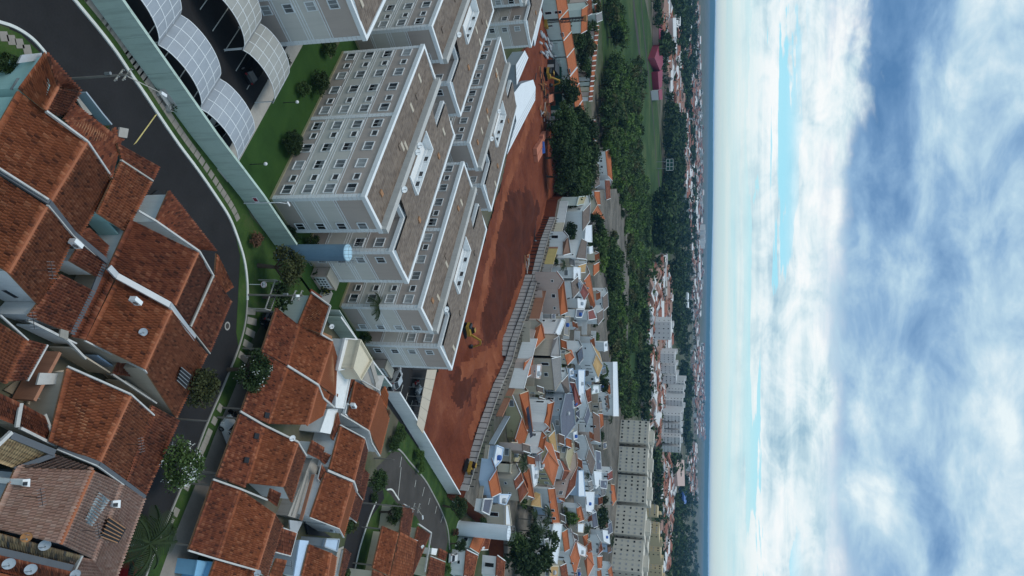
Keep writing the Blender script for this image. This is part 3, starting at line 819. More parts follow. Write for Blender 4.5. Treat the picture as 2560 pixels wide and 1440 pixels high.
V1_ = [-36.7, -29.75, -22.8, -15.85, -8.9]
for i, lab in enumerate(('translucent vault carport cut by the picture edge, in the row behind the street wall', 'translucent vault carport, second from the picture edge behind the street wall', 'translucent vault carport in the middle of the wall row', 'translucent vault carport at the lawn end of the wall row, white car under it')):
    carport(-3.8, 0.75, V1_[i], V1_[i + 1], lab)
V2_ = [-28.9, -22.1, -15.3, -8.5]
for i, lab in enumerate(('grey vault carport at the picture edge in the row beside the apartment gable', 'grey vault carport in the middle of the row beside the apartment gable', 'grey vault carport at the lawn end of the row beside the apartment gable')):
    carport(6.0, 10.7, V2_[i], V2_[i + 1], lab, 'polycarb_warm')

# blue water tank
def tank(base, r, h, label, body, top, ladder=True):
    root = thing('water_tank', base, label, 'water tank', None); b = Vector(base)
    MB().lathe(b, [(r * 1.04, 0), (r * 1.04, .15), (r, .15), (r, h - .12), (r * .98, h - .12)], 32).build('shell', body, root, True)
    MB().lathe(b, [(r * 1.02, h - .12), (r * 1.02, h), (r * .9, h + .05), (0.001, h + .12)], 32).build('lid', top, root)
    m = MB()
    for k in range(14):
        t0, t1 = 2 * math.pi * k / 14, 2 * math.pi * (k + 1) / 14
        for z in (h + .5, h + .95): m.tube(b + Vector((math.cos(t0) * r, math.sin(t0) * r, z)), b + Vector((math.cos(t1) * r, math.sin(t1) * r, z)), 0.018, n=5)
        m.tube(b + Vector((math.cos(t0) * r, math.sin(t0) * r, h)), b + Vector((math.cos(t0) * r, math.sin(t0) * r, h + .95)), 0.018, n=5)
    m.build('railing', 'metal_grey', root)
    if ladder:
        d = Vector((0.9, -0.3, 0)).normalized(); s = Vector((-d.y, d.x, 0)); m = MB()
        for q in (-0.22, 0.22): m.tube(b + d * (r + .15) + s * q + EZ * 1.0, b + d * (r + .15) + s * q + EZ * (h + .9), 0.022, n=5)
        for i in range(int(h / 0.35)): m.tube(b + d * (r + .15) - s * .22 + EZ * (1.1 + .35 * i), b + d * (r + .15) + s * .22 + EZ * (1.1 + .35 * i), 0.016, n=4)
        m.build('ladder', 'metal_grey', root)
        m = MB()
        for z in np.arange(2.5, h + 1.0, 0.9):
            pts = [b + d * (r + .15 + 0.42 * math.sin(t)) + s * (0.36 * math.cos(t)) + EZ * z for t in np.linspace(0, math.pi, 9)]
            for a, c in zip(pts[:-1], pts[1:]): m.bar(a, c, 0.03, 0.03)
        m.build('safety_cage', 'metal_grey', root)
    return root
tank(P(700, 632), 0.98, 8.75, 'tall blue cylindrical water tank with caged ladder at the end of the street wall', 'tank_blue', 'tank_top')
tank(P(1147, 1320), 1.45, height_at(P(1147, 1320), 1272), 'tall white cylindrical water tank by the turning circle', 'tank_white', 'tank_white', False)

def globe_lamp(a, b, top, label):
    base = P(a, b); h = height_at(base, top); root = thing('lawn_lamp', base, label, 'lamp', 'globe lamps on the lawn')
    MB().tube(base, base + EZ * (h - .2), 0.05, 0.04).build('post', 'metal_dark', root)
    MB().lathe(base + EZ * h, [(0.02, -.22), (.13, -.18), (.19, -.08), (.2, 0), (.17, .1), (.1, .17), (.001, .2)], 14).build('globe', 'white_metal', root, True)
globe_lamp(624, 411, 664, 'white globe lamp on the lawn nearest the street wall')
globe_lamp(707, 257, 743, 'white globe lamp on the lawn between the two shrubs')

def utility_pole(a, b, top, label, arm=None, h=None, z0=0.0, thick=0.12, cross=True):
    base = P(a, b, z0); h = h or height_at(base, top); root = thing('utility_pole', base, label, 'pole', 'concrete utility poles')
    MB().tube(base, base + EZ * h, thick, thick * 0.6, 10).build('post', 'post', root)
    if cross:
        for z in (h - 0.35, h - 1.1):
            MB().bar(base + E1 * -0.7 + EZ * z, base + E1 * 0.7 + EZ * z, 0.09, 0.1).build('crossarm', 'post_light', root)
            for k in (-0.6, -0.2, 0.2, 0.6): MB().lathe(base + E1 * k + EZ * (z + .05), [(.05, 0), (.06, .08), (.03, .16), (.001, .17)], 8).build('insulator', 'metal_grey', root)
        MB().tube(base + E2 * -0.22 + EZ * (h - 2.2), base + E2 * -0.22 + EZ * (h - 1.7), 0.13, 0.13, 10).build('transformer', 'metal_grey', root)
    if arm is not None:
        d, L_ = arm; d = Vector(d).normalized()
        MB().tube(base + EZ * (h - .6), base + d * L_ + EZ * (h + .1), 0.045, 0.035).build('lamp_arm', 'post_light', root)
        MB().box(base + d * (L_ + .25) + EZ * (h + .13), d * .3, d.cross(EZ) * .12, EZ * .06).build('lamp_head', 'white_metal', root)
    return root
utility_pole(178, 197, 327, 'dark utility pole rising beside the corner hip roof, lamp arm over the wall', ((0.2, 1, 0), 3.2))
utility_pole(618, 737, 757, 'pale utility pole standing by the pergola next to the tiled house', ((0, -1, 0), 1.0))
utility_pole(420, 1046, 521, 'thin utility pole between the row roofs and the kerb', None, cross=False)
utility_pole(545, 1192, 602, 'short concrete pole with meter box at the shared roof gutter', None, cross=False, thick=0.12)
utility_pole(905, 1257, 1052, 'utility pole on the lane verge between the two tile roofed houses', ((1, 0.3, 0), 1.2))
utility_pole(935, 1145, 985, 'short utility pole at the tip of the wedge roof by the turning circle', None, cross=False, thick=0.12)
# round road sign
b = P(622, 711); r = thing('road_sign', b, 'small round white road sign on a thin white post in the verge', 'sign'); h = height_at(b, 660)
MB().tube(b, b + EZ * h, 0.04, n=8).build('post', 'white_metal', r)
MB().tube(b + EZ * h + Vector((0, -.05, 0)), b + EZ * h + Vector((0, -.09, 0)), 0.36, n=20).build('disc', 'white_metal', r)
m = MB()
for k in range(20):
    t0, t1 = 2 * math.pi * k / 20, 2 * math.pi * (k + 1) / 20
    m.bar(b + Vector((.33 * math.cos(t0), -.1, h + .33 * math.sin(t0))), b + Vector((.33 * math.cos(t1), -.1, h + .33 * math.sin(t1))), 0.05, 0.02)
m.build('rim', 'car_red', r)
m = MB(); m.bar(b + Vector((-.18, -.1, h - .1)), b + Vector((.18, -.1, h - .1)), .02, .07); m.bar(b + Vector((0, -.1, h - .1)), b + Vector((0, -.1, h + .16)), .07, .02); m.build('symbol', 'metal_dark', r)
# stone bench and litter bin at the wall
b = P(404, 250); r = thing('bench', b, 'white concrete bench against the pale green wall', 'bench')
MB().box(b + EZ * .42, E2 * 1.0, E1 * .22, EZ * .05).build('seat', 'concrete_light', r)
for k in (-.7, .7): MB().box(b + E2 * k + EZ * .19, E2 * .1, E1 * .18, EZ * .19).build('leg', 'concrete_light', r)
MB().box(b + E1 * .26 + EZ * .72, E2 * 1.0, E1 * .05, EZ * .2).build('backrest', 'concrete_light', r)
b = P(417, 272); r = thing('litter_bin', b, 'pale cylindrical litter bin with a plant beside the bench', 'bin')
MB().lathe(b, [(.24, 0), (.3, .6), (.26, .62), (.24, .3)], 14).build('body', 'concrete_light', r)
m = MB(); rg = random.Random(4)
for _ in range(26):
    d = Vector((rg.uniform(-1, 1), rg.uniform(-1, 1), rg.uniform(.3, 1))).normalized(); c = b + EZ * .55 + d * rg.uniform(.1, .4); s = d.cross(EZ).normalized() * .07
    m.face([c - s, c + d * .2, c + s])
m.build('plant', 'leaf_dark', r)
# number sign on the wall
p = L(-3.72, -3.6, 1.7); r = thing('wall_sign', p, 'small red and white notice on the street wall near the gable quoins', 'sign')
MB().box(p, E2 * .45, E1 * .02, EZ * .28).build('board', 'trim_white', r)
MB().box(p + E1 * -.03 - E2 * .1, E2 * .25, E1 * .01, EZ * .2).build('panel', 'shop_red', r)
# flat street lamp over the gate
b = L(-3.75, -3.2); r = thing('street_lamp', b, 'white street lamp with a long straight arm over the wall and gable', 'lamp')
MB().tube(b + EZ * 0, b + EZ * 4.3, 0.07, 0.05).build('post', 'white_metal', r)
MB().tube(b + EZ * 4.3, b + E1 * 0.3 + E2 * .5 + EZ * 5.0, 0.04, 0.03).build('arm', 'white_metal', r)
MB().box(b + E1 * .35 + E2 * .6 + EZ * 5.0, E2 * .3, E1 * .1, EZ * .05).build('lamp_head', 'white_metal', r)
# ---------------------------------------------------------------- tile-roofed houses of the near streets
DIAG = []
class House:
    seed = 100
    def __init__(s, label, base, wall='w_white', name='terraced_house', cat='house', group='tile roofed houses of the near streets', z0=0.0):
        s.root = thing(name, P(base[0], base[1], z0), label, cat, group); s.wall_m = wall; s.w = MB(); s.z0 = z0
    def slope(s, ra, rb, eb, ea, zr, ze, m='tile_orange', wall=True, posts=False, cap=False, relief=True, zrb=None, zeb=None, wallmat=None):
        zr += s.z0; ze += s.z0
        zrb = zr if zrb is None else zrb + s.z0; zeb = ze if zeb is None else zeb + s.z0
        q = [P(*ra, zr), P(*rb, zrb), P(*eb, zeb), P(*ea, ze)]
        House.seed += 1
        org = ORG[s.root.name]
        dk = MB(); c = sum(q, Vector()) / 4
        lo = [p + (c - p).normalized() * 0.05 - EZ * 0.14 for p in q]; hi = [p + (c - p).normalized() * 0.05 - EZ * 0.015 for p in q]
        dk.hull(lo, hi); deck = dk.build('roof', 'wood', s.root)
        me = tile_sheet(*[tuple(p - org) for p in q], seed=House.seed)
        me.materials.append(MATS[m]); t = link('roof_tiles', me, deck); t['kind'] = 'stuff'
        hl = lambda a, b: math.hypot(a.x - b.x, a.y - b.y)
        DIAG.append((s.root['label'][:30], round(hl(q[0], q[3]), 1), round(hl(q[1], q[2]), 1), round(hl(q[0], q[1]), 1), round((zr - ze) / max(.1, hl(q[0], q[3])), 2)))
        if wall:
            ins = [p + Vector((c.x - p.x, c.y - p.y, 0)).normalized() * 0.38 for p in q]
            w = s.w if wallmat is None else MB()
            w.hull([Vector((p.x, p.y, s.z0)) for p in ins], [p - EZ * 0.2 for p in ins], floor=False)
            if wallmat: w.build('wall', wallmat, s.root)
        if posts:
            for p in (q[2], q[3]):
                b = p + Vector((c.x - p.x, c.y - p.y, 0)).normalized() * 0.5
                MB().box((b.x, b.y, (b.z + s.z0) / 2 - .1), (.08, 0, 0), (0, .08, 0), EZ * ((b.z - s.z0) / 2 - .1)).build('post', 'post', s.root)
        if cap: s.ridge(q[0], q[1])
        return q
    def ridge(s, a, b):
        n = max(2, int((b - a).length / 0.4)); d = (b - a).normalized(); sd = d.cross(EZ).normalized(); m = MB()
        for i in range(n):
            p0, p1 = lerp(a, b, i / n), lerp(a, b, (i + 1.06) / n); r0, r1 = 0.15, 0.125
            f = lambda p, r: [p + sd * r * math.cos(t) + EZ * (r * math.sin(t) + .02) for t in (0, .9, 1.57, 2.24, math.pi)]
            m.hull(f(p0, r0), f(p1, r1), cap=True)
        o = m.build('ridge_cap', 'ridge_clay', s.root); o['kind'] = 'stuff'
    def gable(s, ra, rb, e1b, e1a, e2b, e2a, zr, ze, m='tile_orange', ze2=None, **k):
        s.slope(ra, rb, e1b, e1a, zr, ze, m, **k)
        q = s.slope(ra, rb, e2b, e2a, zr, ze if ze2 is None else ze2, m, cap=True, **k)
        return q
    def edge(s, pts, w=0.3, h=0.25, m='old_white', name='parapet'):
        """parapet / flashing along surveyed points (ix, iy, z)"""
        q = [P(a, b, z + s.z0) for a, b, z in pts]; mb = MB()
        for a, b in zip(q[:-1], q[1:]): mb.bar(a, b, w * (0.62 if name == 'parapet' else 0.9), h * 0.8)
        return mb.build(name, m, s.root)
    def flat(s, pts, z, m='concrete', wall=None, name='flat_roof', t=0.15, rim=0.0, z1=None):
        q = [P(a, b, z + s.z0) for a, b in pts]; c = sum(q, Vector()) / len(q)
        MB().hull([p - EZ * t for p in q], q).build(name, m, s.root)
        if wall:
            ins = [p + Vector((c.x - p.x, c.y - p.y, 0)).normalized() * 0.06 for p in q]
            MB().hull([Vector((p.x, p.y, s.z0)) for p in ins], [p - EZ * (t + .002) for p in ins], floor=False).build('wall', wall, s.root)
        if rim:
            mb = MB()
            for a, b in zip(q, q[1:] + q[:1]): mb.bar(a + EZ * rim / 2, b + EZ * rim / 2, 0.14, rim)
            mb.build('parapet', wall or m, s.root)
    def panel(s, pts, m, name='window', thick=0.05):
        """thin piece through surveyed (ix, iy, z) corners lying on a roof or wall"""
        q = [P(a, b, z + s.z0) for a, b, z in pts]; n = (q[1] - q[0]).cross(q[3] - q[0]).normalized()
        if n.dot(CPOS - q[0]) < 0: n = -n
        return MB().hull(q, [p + n * thick for p in q]).build(name, m, s.root)
    def done(s):
        if s.w.v: s.w.build('wall', s.wall_m, s.root)
        return s.root

# --- first row, between the camera and the curved street
h = House('corner house with mint walls and a hipped clay tile front by the dark utility pole', (120, 250), 'w_teal')
h.gable((215, 356), (123, 507), (198, 590), (281, 450), (-52, 392), (44, 226), 5.3, 3.1)
h.slope((112, 276), (143, 218), (113, 131), (46, 222), 4.5, 3.1, cap=True)
h.slope((143, 217), (143.5, 217.5), (203, 229), (114, 131), 4.5, 3.1, 'tile_red')
h.slope((112, 276), (143, 218), (200, 230), (158, 296), 4.5, 3.1, 'tile_red')
h.slope((157, 297), (279, 448), (303, 352), (184, 259), 3.7, 2.9, 'tile_red')
h.edge([(115, 278, 4.7), (217, 353, 5.45), (282, 449, 3.3)], 0.22, 0.3)
h.slope((291, 356), (303, 401), (382, 451), (398, 416), 3.4, 2.7, 'tile_red')
h.slope((273, 342), (292, 356), (309, 352), (284, 318), 2.9, 2.5, 'tile_red', wall=False)
h.slope((302, 401), (241, 533), (313, 580), (379, 454), 3.6, 2.8, 'tile_orange')
h.edge([(302, 400, 3.75), (382, 452, 2.95)], 0.2, 0.2, 'concrete')
h.flat([(105, 132), (55, 137), (45, 158), (103, 150)], 2.6, 'zinc')
h.panel([(42, 195, 2.2), (64, 198, 2.2), (48, 226, 2.2), (24, 224, 2.2)], 'glass_pale', 'window')
h.flat([(187, 240), (212, 240), (246, 282), (217, 290)], 0.5, 'concrete')
h.edge([(203, 231, 1.6), (245, 285, 1.6), (268, 312, 1.6)], 0.14, 1.2, 'w_bluegrey', 'yard_wall')
h.flat([(300, 318), (322, 322), (318, 345), (296, 342)], 2.8, 'concrete')
h.done()
h = House('clay tiled house with a white gable window, second from the corner in the first row', (60, 650), 'w_white')
h.gable((116, 515), (20, 682), (100, 768), (184, 590), (-146, 580), (-50, 408), 5.3, 3.1)
h.edge([(0, 428, 3.9), (123, 506, 5.5), (184, 584, 3.4), (268, 654, 2.8)], 0.42, 0.22, 'gutter', 'gutter')
h.edge([(-10, 416, 4.0), (121, 499, 5.6)], 0.2, 0.2); h.edge([(119, 513, 5.55), (183, 590, 3.45), (240, 640, 2.9)], 0.14, 0.2, 'concrete_light')
h.slope((196, 613), (172, 652), (247, 696), (267, 653), 3.2, 2.6, 'tile_red')
h.slope((150, 684), (68, 790), (178, 835), (233, 726), 3.3, 2.6, 'tile_red')
h.slope((185, 585), (222, 568), (270, 612), (262, 645), 3.1, 2.6, 'tile_red')
h.edge([(262, 655, 2.7), (234, 725, 2.7), (180, 836, 2.7)], 0.5, 0.15, 'gutter', 'gutter')
h.edge([(165, 655, 1.0), (240, 700, 1.0)], 0.12, 2.0, 'w_yellow', 'yard_wall')
h.panel([(3, 726, 1.9), (22, 725, 1.9), (55, 743, 1.9), (36, 745, 1.9)], 'glass_dark', 'window')
h.edge([(68, 800, 2.7), (168, 850, 2.7), (213, 897, 2.7)], 0.25, 0.3); h.edge([(70, 812, 1.4), (165, 858, 1.4)], 0.12, 2.6, 'w_white', 'yard_wall')
h.flat([(152, 822), (172, 828), (170, 850), (150, 842)], 2.9, 'slab')
h.done()
h = House('clay tiled house at the bend with a tiled wedge roof along the kerb', (380, 640), 'w_white')
h.gable((494, 631), (436, 762), (270, 668), (325, 548), (473, 818), (531, 684), 5.3, 3.0, m='tile_red')
h.edge([(345, 527, 3.3), (388, 552, 3.7), (497, 628, 5.5), (533, 690, 3.2)], 0.24, 0.28)
h.slope((388, 552), (494, 624), (541, 628), (421, 476), 3.5, 2.7, 'tile_red')
h.slope((535, 692), (478, 817), (524, 880), (578, 752), 3.4, 2.7, 'tile_red', wall=False, posts=True)
h.slope((541, 632), (536, 690), (560, 733), (582, 717), 3.3, 2.7, 'tile_orange', wall=False)
h.edge([(532, 690, 3.5), (476, 816, 3.5)], 0.35, 0.2, 'concrete'); h.edge([(530, 688, 3.4), (560, 734, 2.9)], 0.18, 0.18, 'concrete')
h.edge([(475, 820, 3.5), (525, 884, 2.8)], 0.16, 0.16, 'concrete')
h.edge([(235, 545, 1.3), (290, 605, 1.3)], 0.12, 2.4, 'w_teal', 'yard_wall')
h.flat([(350, 510), (395, 475), (405, 480), (380, 545), (352, 535)], 0.3, 'dark_gap')  # near-black sheet near the ground, painted shade of the gap
h.done()
h = House('clay tiled house with an air conditioner and a round dish on its wide slope', (330, 800), 'w_beige')
h.gable((427, 774), (360, 922), (213, 850), (290, 697), (440, 1045), (517, 884), 5.3, 3.0, ze2=2.8)
h.slope((288, 694), (213, 850), (178, 842), (266, 672), 3.2, 2.6, 'tile_red')
h.edge([(272, 668, 3.5), (292, 690, 3.7), (424, 762, 5.5), (478, 835, 4.0), (486, 846, 3.7)], 0.55, 0.2, 'zinc', 'gutter')
h.edge([(425, 768, 5.5), (470, 836, 4.0)], 0.18, 0.26)
h.slope((298, 898), (360, 925), (382, 948), (280, 934), 3.0, 2.6, 'tile_red')
h.edge([(212, 852, 3.2), (300, 896, 3.2), (360, 924, 5.3), (382, 947, 4.6)], 0.16, 0.2)
h.panel([(452, 918, 4.0), (477, 938, 3.7), (463, 972, 3.6), (441, 950, 3.9)], 'dark_gap', 'opening_shade', 0.12)  # near-black panel laid on the tiles, painted shade of the slatted opening
for i in range(5):
    a = i / 4; h.edge([(lerp(453, 442, a), lerp(918, 950, a), 4.16), (lerp(477, 464, a), lerp(938, 971, a), 3.86)], 0.06, 0.06, 'metal_grey', 'slat')
h.edge([(221, 888, 1.3), (290, 935, 1.3)], 0.14, 2.2, 'w_blue', 'yard_wall')
h.flat([(222, 868), (290, 900), (280, 930), (215, 895)], 0.15, 'concrete')
h.edge([(280, 936, 2.8), (390, 1008, 2.8)], 0.22, 0.3); h.edge([(288, 950, 1.3), (388, 1012, 1.3)], 0.12, 2.4, 'w_beige', 'yard_wall')
h.done()
h = House('clay tiled house with darker lower slope beside the white blossom tree', (230, 1050), 'w_beige')
h.gable((325, 989), (247, 1157), (120, 1104), (166, 918), (312, 1202), (384, 1040), 5.2, 3.2)
h.slope((378, 1012), (314, 1202), (362, 1241), (447, 1050), 3.4, 2.7, 'tile_red')
h.edge([(168, 916, 3.4), (325, 985, 5.4), (384, 1038, 3.5)], 0.2, 0.25); h.edge([(145, 1120, 3.4), (248, 1160, 5.4), (312, 1206, 3.5), (362, 1243, 2.8)], 0.34, 0.2, 'gutter', 'gutter')
h.edge([(142, 1124, 3.4), (243, 1165, 5.4), (308, 1212, 3.5)], 0.12, 0.24)
h.slope((57, 1010), (112, 1040), (139, 1108), (50, 1068), 3.2, 2.7, 'tile_red')
h.edge([(112, 1036, 3.1), (127, 1075, 3.1), (144, 1118, 3.2)], 0.35, 0.16, 'concrete'); h.edge([(50, 1070, 3.0), (140, 1115, 3.0)], 0.3, 0.3)
h.edge([(52, 1008, 3.2), (42, 1068, 3.1)], 0.5, 0.18, 'concrete_light')
h.slope((-45, 962), (50, 1006), (38, 1062), (-45, 1030), 3.2, 2.7, 'tile_red')
h.flat([(95, 935), (160, 925), (112, 1035), (70, 1010)], 0.5, 'w_beige'); h.edge([(125, 880, 1.4), (60, 1000, 1.4)], 0.3, 2.4, 'w_brick', 'yard_wall')
h.flat([(100, 932), (158, 934), (148, 960), (92, 962)], 2.4, 'concrete_light')
h.edge([(150, 868, 1.4), (250, 930, 1.4)], 0.14, 2.5, 'w_beige', 'yard_wall')
h.done()
h = House('pale pinkish tiled house with skylight boxes and a light blue worn patch', (150, 1270), 'w_bluegrey')
h.slope((232, 1176), (151, 1360), (-30, 1318), (38, 1170), 5.2, 3.2, 'tile_pink', cap=True)
h.slope((232, 1174), (233, 1175), (40, 1170), (136, 1138), 5.2, 3.3, 'tile_pink', zrb=5.2, wall=False)
h.slope((232, 1176), (151, 1360), (232, 1398), (303, 1207), 5.2, 3.5, 'tile_pink')
_q = [P(232, 1176, 5.2), P(151, 1360, 5.2), P(232, 1398, 3.5), P(303, 1207, 3.5)]
_g = lambda s_, t_: lerp(lerp(_q[0], _q[1], s_), lerp(_q[3], _q[2], s_), t_) + EZ * .035
_me = tile_sheet(*[tuple(p - ORG[h.root.name]) for p in (_g(.22, .38), _g(.62, .30), _g(.66, .55), _g(.26, .78))], seed=5); _me.materials.append(MATS['tile_faded']); tag(link('worn_patch', _me, h.root), 'pale blue worn patch of tiles', None, None, 'stuff')
h.slope((303, 1207), (230, 1398), (280, 1475), (362, 1244), 3.5, 2.7, 'tile_pink')
h.slope((232, 1398), (170, 1385), (180, 1480), (280, 1475), 3.4, 2.7, 'tile_pink')
h.slope((28, 1090), (130, 1134), (36, 1170), (-50, 1140), 3.4, 2.8, 'tile_yellow')
h.edge([(28, 1088, 3.5), (136, 1132, 3.9)], 0.5, 0.2, 'gutter', 'gutter'); h.edge([(136, 1136, 3.9), (36, 1174, 3.2)], 0.4, 0.16, 'gutter', 'gutter')
h.edge([(28, 1080, 3.5), (-20, 1126, 3.4)], 0.4, 0.3)
for a, b in ((66, 1205), (292, 1258)):
    z = 3.9 if a < 100 else 3.6
    h.flat([(a - 9, b - 6), (a + 10, b - 8), (a + 9, b + 12), (a - 10, b + 10)], z + 0.5, 'trim_white', 'trim_white', 'skylight', 0.1)
    h.panel([(a - 8, b + 0, z + .55), (a + 2, b - 1, z + .55), (a + 1, b + 9, z + .55), (a - 9, b + 9, z + .55)], 'glass_dark', 'skylight_pane')
h.panel([(272, 1293, 3.9), (313, 1321, 3.3), (294, 1357, 3.3), (252, 1341, 3.8)], 'dark_gap', 'opening_shade', 0.1)  # no hole here: the opening's shade is the panel's dark colour
for i in range(6):
    a = i / 5; h.edge([(lerp(272, 252, a), lerp(1293, 1341, a), 4.05), (lerp(313, 294, a), lerp(1321, 1357, a), 3.45)], 0.08, 0.07, 'wood', 'slat')
h.done()
h = House('narrow house with mixed yellow and dark tiles carrying round dishes at the picture corner', (80, 1380), 'w_bluegrey')
h.slope((-25, 1326), (202, 1387), (184, 1414), (-25, 1372), 3.7, 3.1, 'tile_mixed')
h.slope((-25, 1380), (176, 1426), (168, 1470), (-25, 1420), 3.4, 2.9, 'tile_red')
h.slope((-25, 1426), (165, 1468), (150, 1520), (-25, 1480), 3.2, 2.8, 'tile_orange')
h.edge([(-20, 1374, 3.4), (180, 1420, 3.4)], 0.5, 0.2, 'gutter', 'gutter'); h.edge([(204, 1388, 3.8), (186, 1425, 3.3)], 0.3, 0.3, 'concrete_light')
h.done()
h = House('clay tiled house cut by the picture edge beside the tan courtyard wall', (20, 870), 'w_blue')
h.slope((-90, 750), (-120, 900), (12, 960), (66, 850), 5.0, 3.2)
h.slope((68, 848), (14, 955), (66, 950), (118, 862), 3.1, 2.6, 'tile_red')
h.edge([(0, 788, 4.2), (69, 850, 3.3)], 0.16, 0.2); h.edge([(118, 862, 2.75), (68, 952, 2.75)], 0.2, 0.22)
h.flat([(36, 955), (70, 940), (60, 1000), (10, 975)], 0.2, 'yard')
h.done()

# --- second row, across the street
h = House('tiled house with a mint side wall and vent grid, next to the blue water tank', (700, 860), 'w_mint')
h.slope((825, 767), (803, 835), (744, 812), (778, 731), 4.9, 3.3)
h.slope((830, 852), (794, 958), (716, 914), (745, 812), 4.9, 3.3)
h.slope((803, 836), (830, 852), (790, 880), (745, 812), 4.6, 3.3, wall=False)
h.slope((746, 812), (716, 913), (653, 878), (690, 768), 3.3, 2.6, 'tile_red', wall=False, posts=True)
h.slope((830, 853), (795, 960), (838, 990), (842, 897), 4.9, 3.6, 'tile_clean', cap=True)
h.edge([(778, 730, 3.5), (826, 765, 5.1), (803, 836, 5.0), (831, 852, 5.0)], 0.22, 0.26)
h.flat([(778, 722), (806, 742), (798, 748), (776, 730)], 2.6, 'tile_red')
h.panel([(736, 796, 1.4), (750, 797, 1.4), (761, 765, 1.4), (746, 765, 1.4)], 'glass', 'vent_grid')
h.flat([(806, 830), (830, 840), (830, 850), (806, 835)], 2.9, 'wood')
h.edge([(832, 775, 1.2), (880, 850, 1.2)], 0.14, 2.3, 'w_mint', 'yard_wall')
h.flat([(835, 855), (860, 880), (842, 895), (832, 860)], 2.2, 'w_khaki')
h.done()
h = House('white flat roofed two level house between the tiled roofs and the estate wall', (870, 900), 'w_white')
h.flat([(858, 846), (896, 849), (878, 920), (840, 925)], 4.2, 'w_white', 'w_white', rim=0.3)
h.flat([(896, 849), (926, 900), (898, 950), (878, 920)], 5.6, 'w_cream', 'w_cream', rim=0.35)
h.flat([(840, 925), (878, 922), (858, 1020), (836, 1018)], 3.6, 'w_white', 'w_white', rim=0.2)
h.flat([(905, 955), (918, 925), (945, 965), (935, 985)], 2.6, 'concrete', 'w_bluegrey')
h.flat([(922, 900), (930, 892), (947, 950), (940, 960)], 3.2, 'concrete', 'w_white')
h.panel([(886, 900, 4.9), (895, 900, 4.9), (894, 908, 4.9), (886, 908, 4.9)], 'glass', 'vent_grid')
h.done()
h = House('long tiled house with shared white gutter walls, third back from the tank', (650, 960), 'w_white')
h.slope((795, 962), (766, 1062), (668, 1060), (717, 916), 4.9, 3.3)
h.slope((717, 916), (668, 1058), (602, 1030), (653, 880), 3.3, 2.6, 'tile_red', wall=False, posts=True)
h.slope((795, 962), (767, 1064), (806, 1040), (822, 985), 4.9, 3.8, 'tile_clean', cap=True)
h.slope((822, 970), (844, 985), (836, 1012), (808, 1000), 3.6, 3.1, 'tile_red')
h.edge([(718, 914, 3.5), (795, 962, 5.1), (808, 995, 4.4), (835, 1018, 3.6)], 0.34, 0.25)
h.panel([(676, 970, 3.0), (686, 968, 3.0), (680, 985, 3.0), (672, 982, 3.0)], 'dark_gap', 'opening_shade')  # dark panel on the roof, shade of a small opening as colour
h.flat([(820, 1022), (846, 1022), (826, 1085), (800, 1080)], 2.9, 'w_white', 'w_white')
h.done()
h = House('tiled house with a round dish on its shared parapet, white car under its front roof', (590, 1090), 'w_white')
h.slope((742, 1105), (707, 1218), (615, 1208), (658, 1063), 4.9, 3.3, 'tile_orange')
h.slope((658, 1063), (612, 1220), (540, 1192), (598, 1034), 3.3, 2.6, 'tile_red', wall=False, posts=True)
h.slope((744, 1106), (708, 1214), (728, 1256), (764, 1136), 4.9, 3.6, 'tile_orange', cap=True)
h.edge([(600, 1028, 2.8), (658, 1062, 3.5), (744, 1104, 5.1), (766, 1140, 3.8)], 0.3, 0.22, 'concrete_light')
h.slope((780, 1100), (810, 1118), (805, 1152), (768, 1134), 3.2, 2.8, 'tile_red')
for a, b in ((642, 1090), (617, 1150), (668, 1038)): h.panel([(a - 6, b - 8, 3.32), (a + 6, b - 6, 3.42), (a + 3, b + 8, 3.42), (a - 8, b + 6, 3.32)], 'dark_gap', 'dark_patch', 0.08)  # near-black patches lying on the front roof
h.done()
h = House('broad tiled house with a grey leaf-patterned forecourt, darker front roof', (500, 1320), 'w_white')
h.slope((686, 1283), (642, 1424), (542, 1395), (598, 1222), 4.9, 3.3, 'tile_orange')
h.slope((598, 1222), (542, 1395), (470, 1374), (532, 1200), 3.3, 2.6, 'tile_red', wall=False, posts=True)
h.slope((686, 1284), (642, 1424), (666, 1444), (706, 1312), 4.9, 3.7, 'tile_orange', cap=True)
h.edge([(532, 1198, 2.8), (600, 1222, 3.5), (668, 1250, 4.6)], 0.26, 0.2, 'concrete_light'); h.edge([(470, 1376, 2.8), (542, 1398, 3.5), (642, 1426, 5.1)], 0.24, 0.2)
h.slope((676, 1220), (702, 1232), (692, 1266), (668, 1248), 4.3, 3.7, 'tile_red', wall=False)
h.slope((705, 1320), (740, 1332), (725, 1388), (688, 1378), 3.4, 2.9, 'tile_red')
h.edge([(708, 1320, 3.5), (742, 1332, 3.0), (726, 1390, 3.0), (686, 1380, 3.5)], 0.18, 0.18)
h.slope((690, 1395), (716, 1400), (700, 1450), (672, 1440), 3.3, 2.9, 'tile_orange')
h.done()
h = House('tiled house with sky blue walls cut by the picture edge, dish on its parapet', (560, 1420), 'w_sky')
h.slope((648, 1430), (640, 1500), (515, 1460), (536, 1400), 4.7, 3.2, 'tile_orange')
h.flat([(494, 1400), (528, 1406), (520, 1440), (486, 1440)], 2.3, 'w_sky', 'w_sky')
h.edge([(528, 1406, 2.0), (520, 1440, 2.0)], 0.1, 0.8, 'glass_dark', 'window')
h.done()
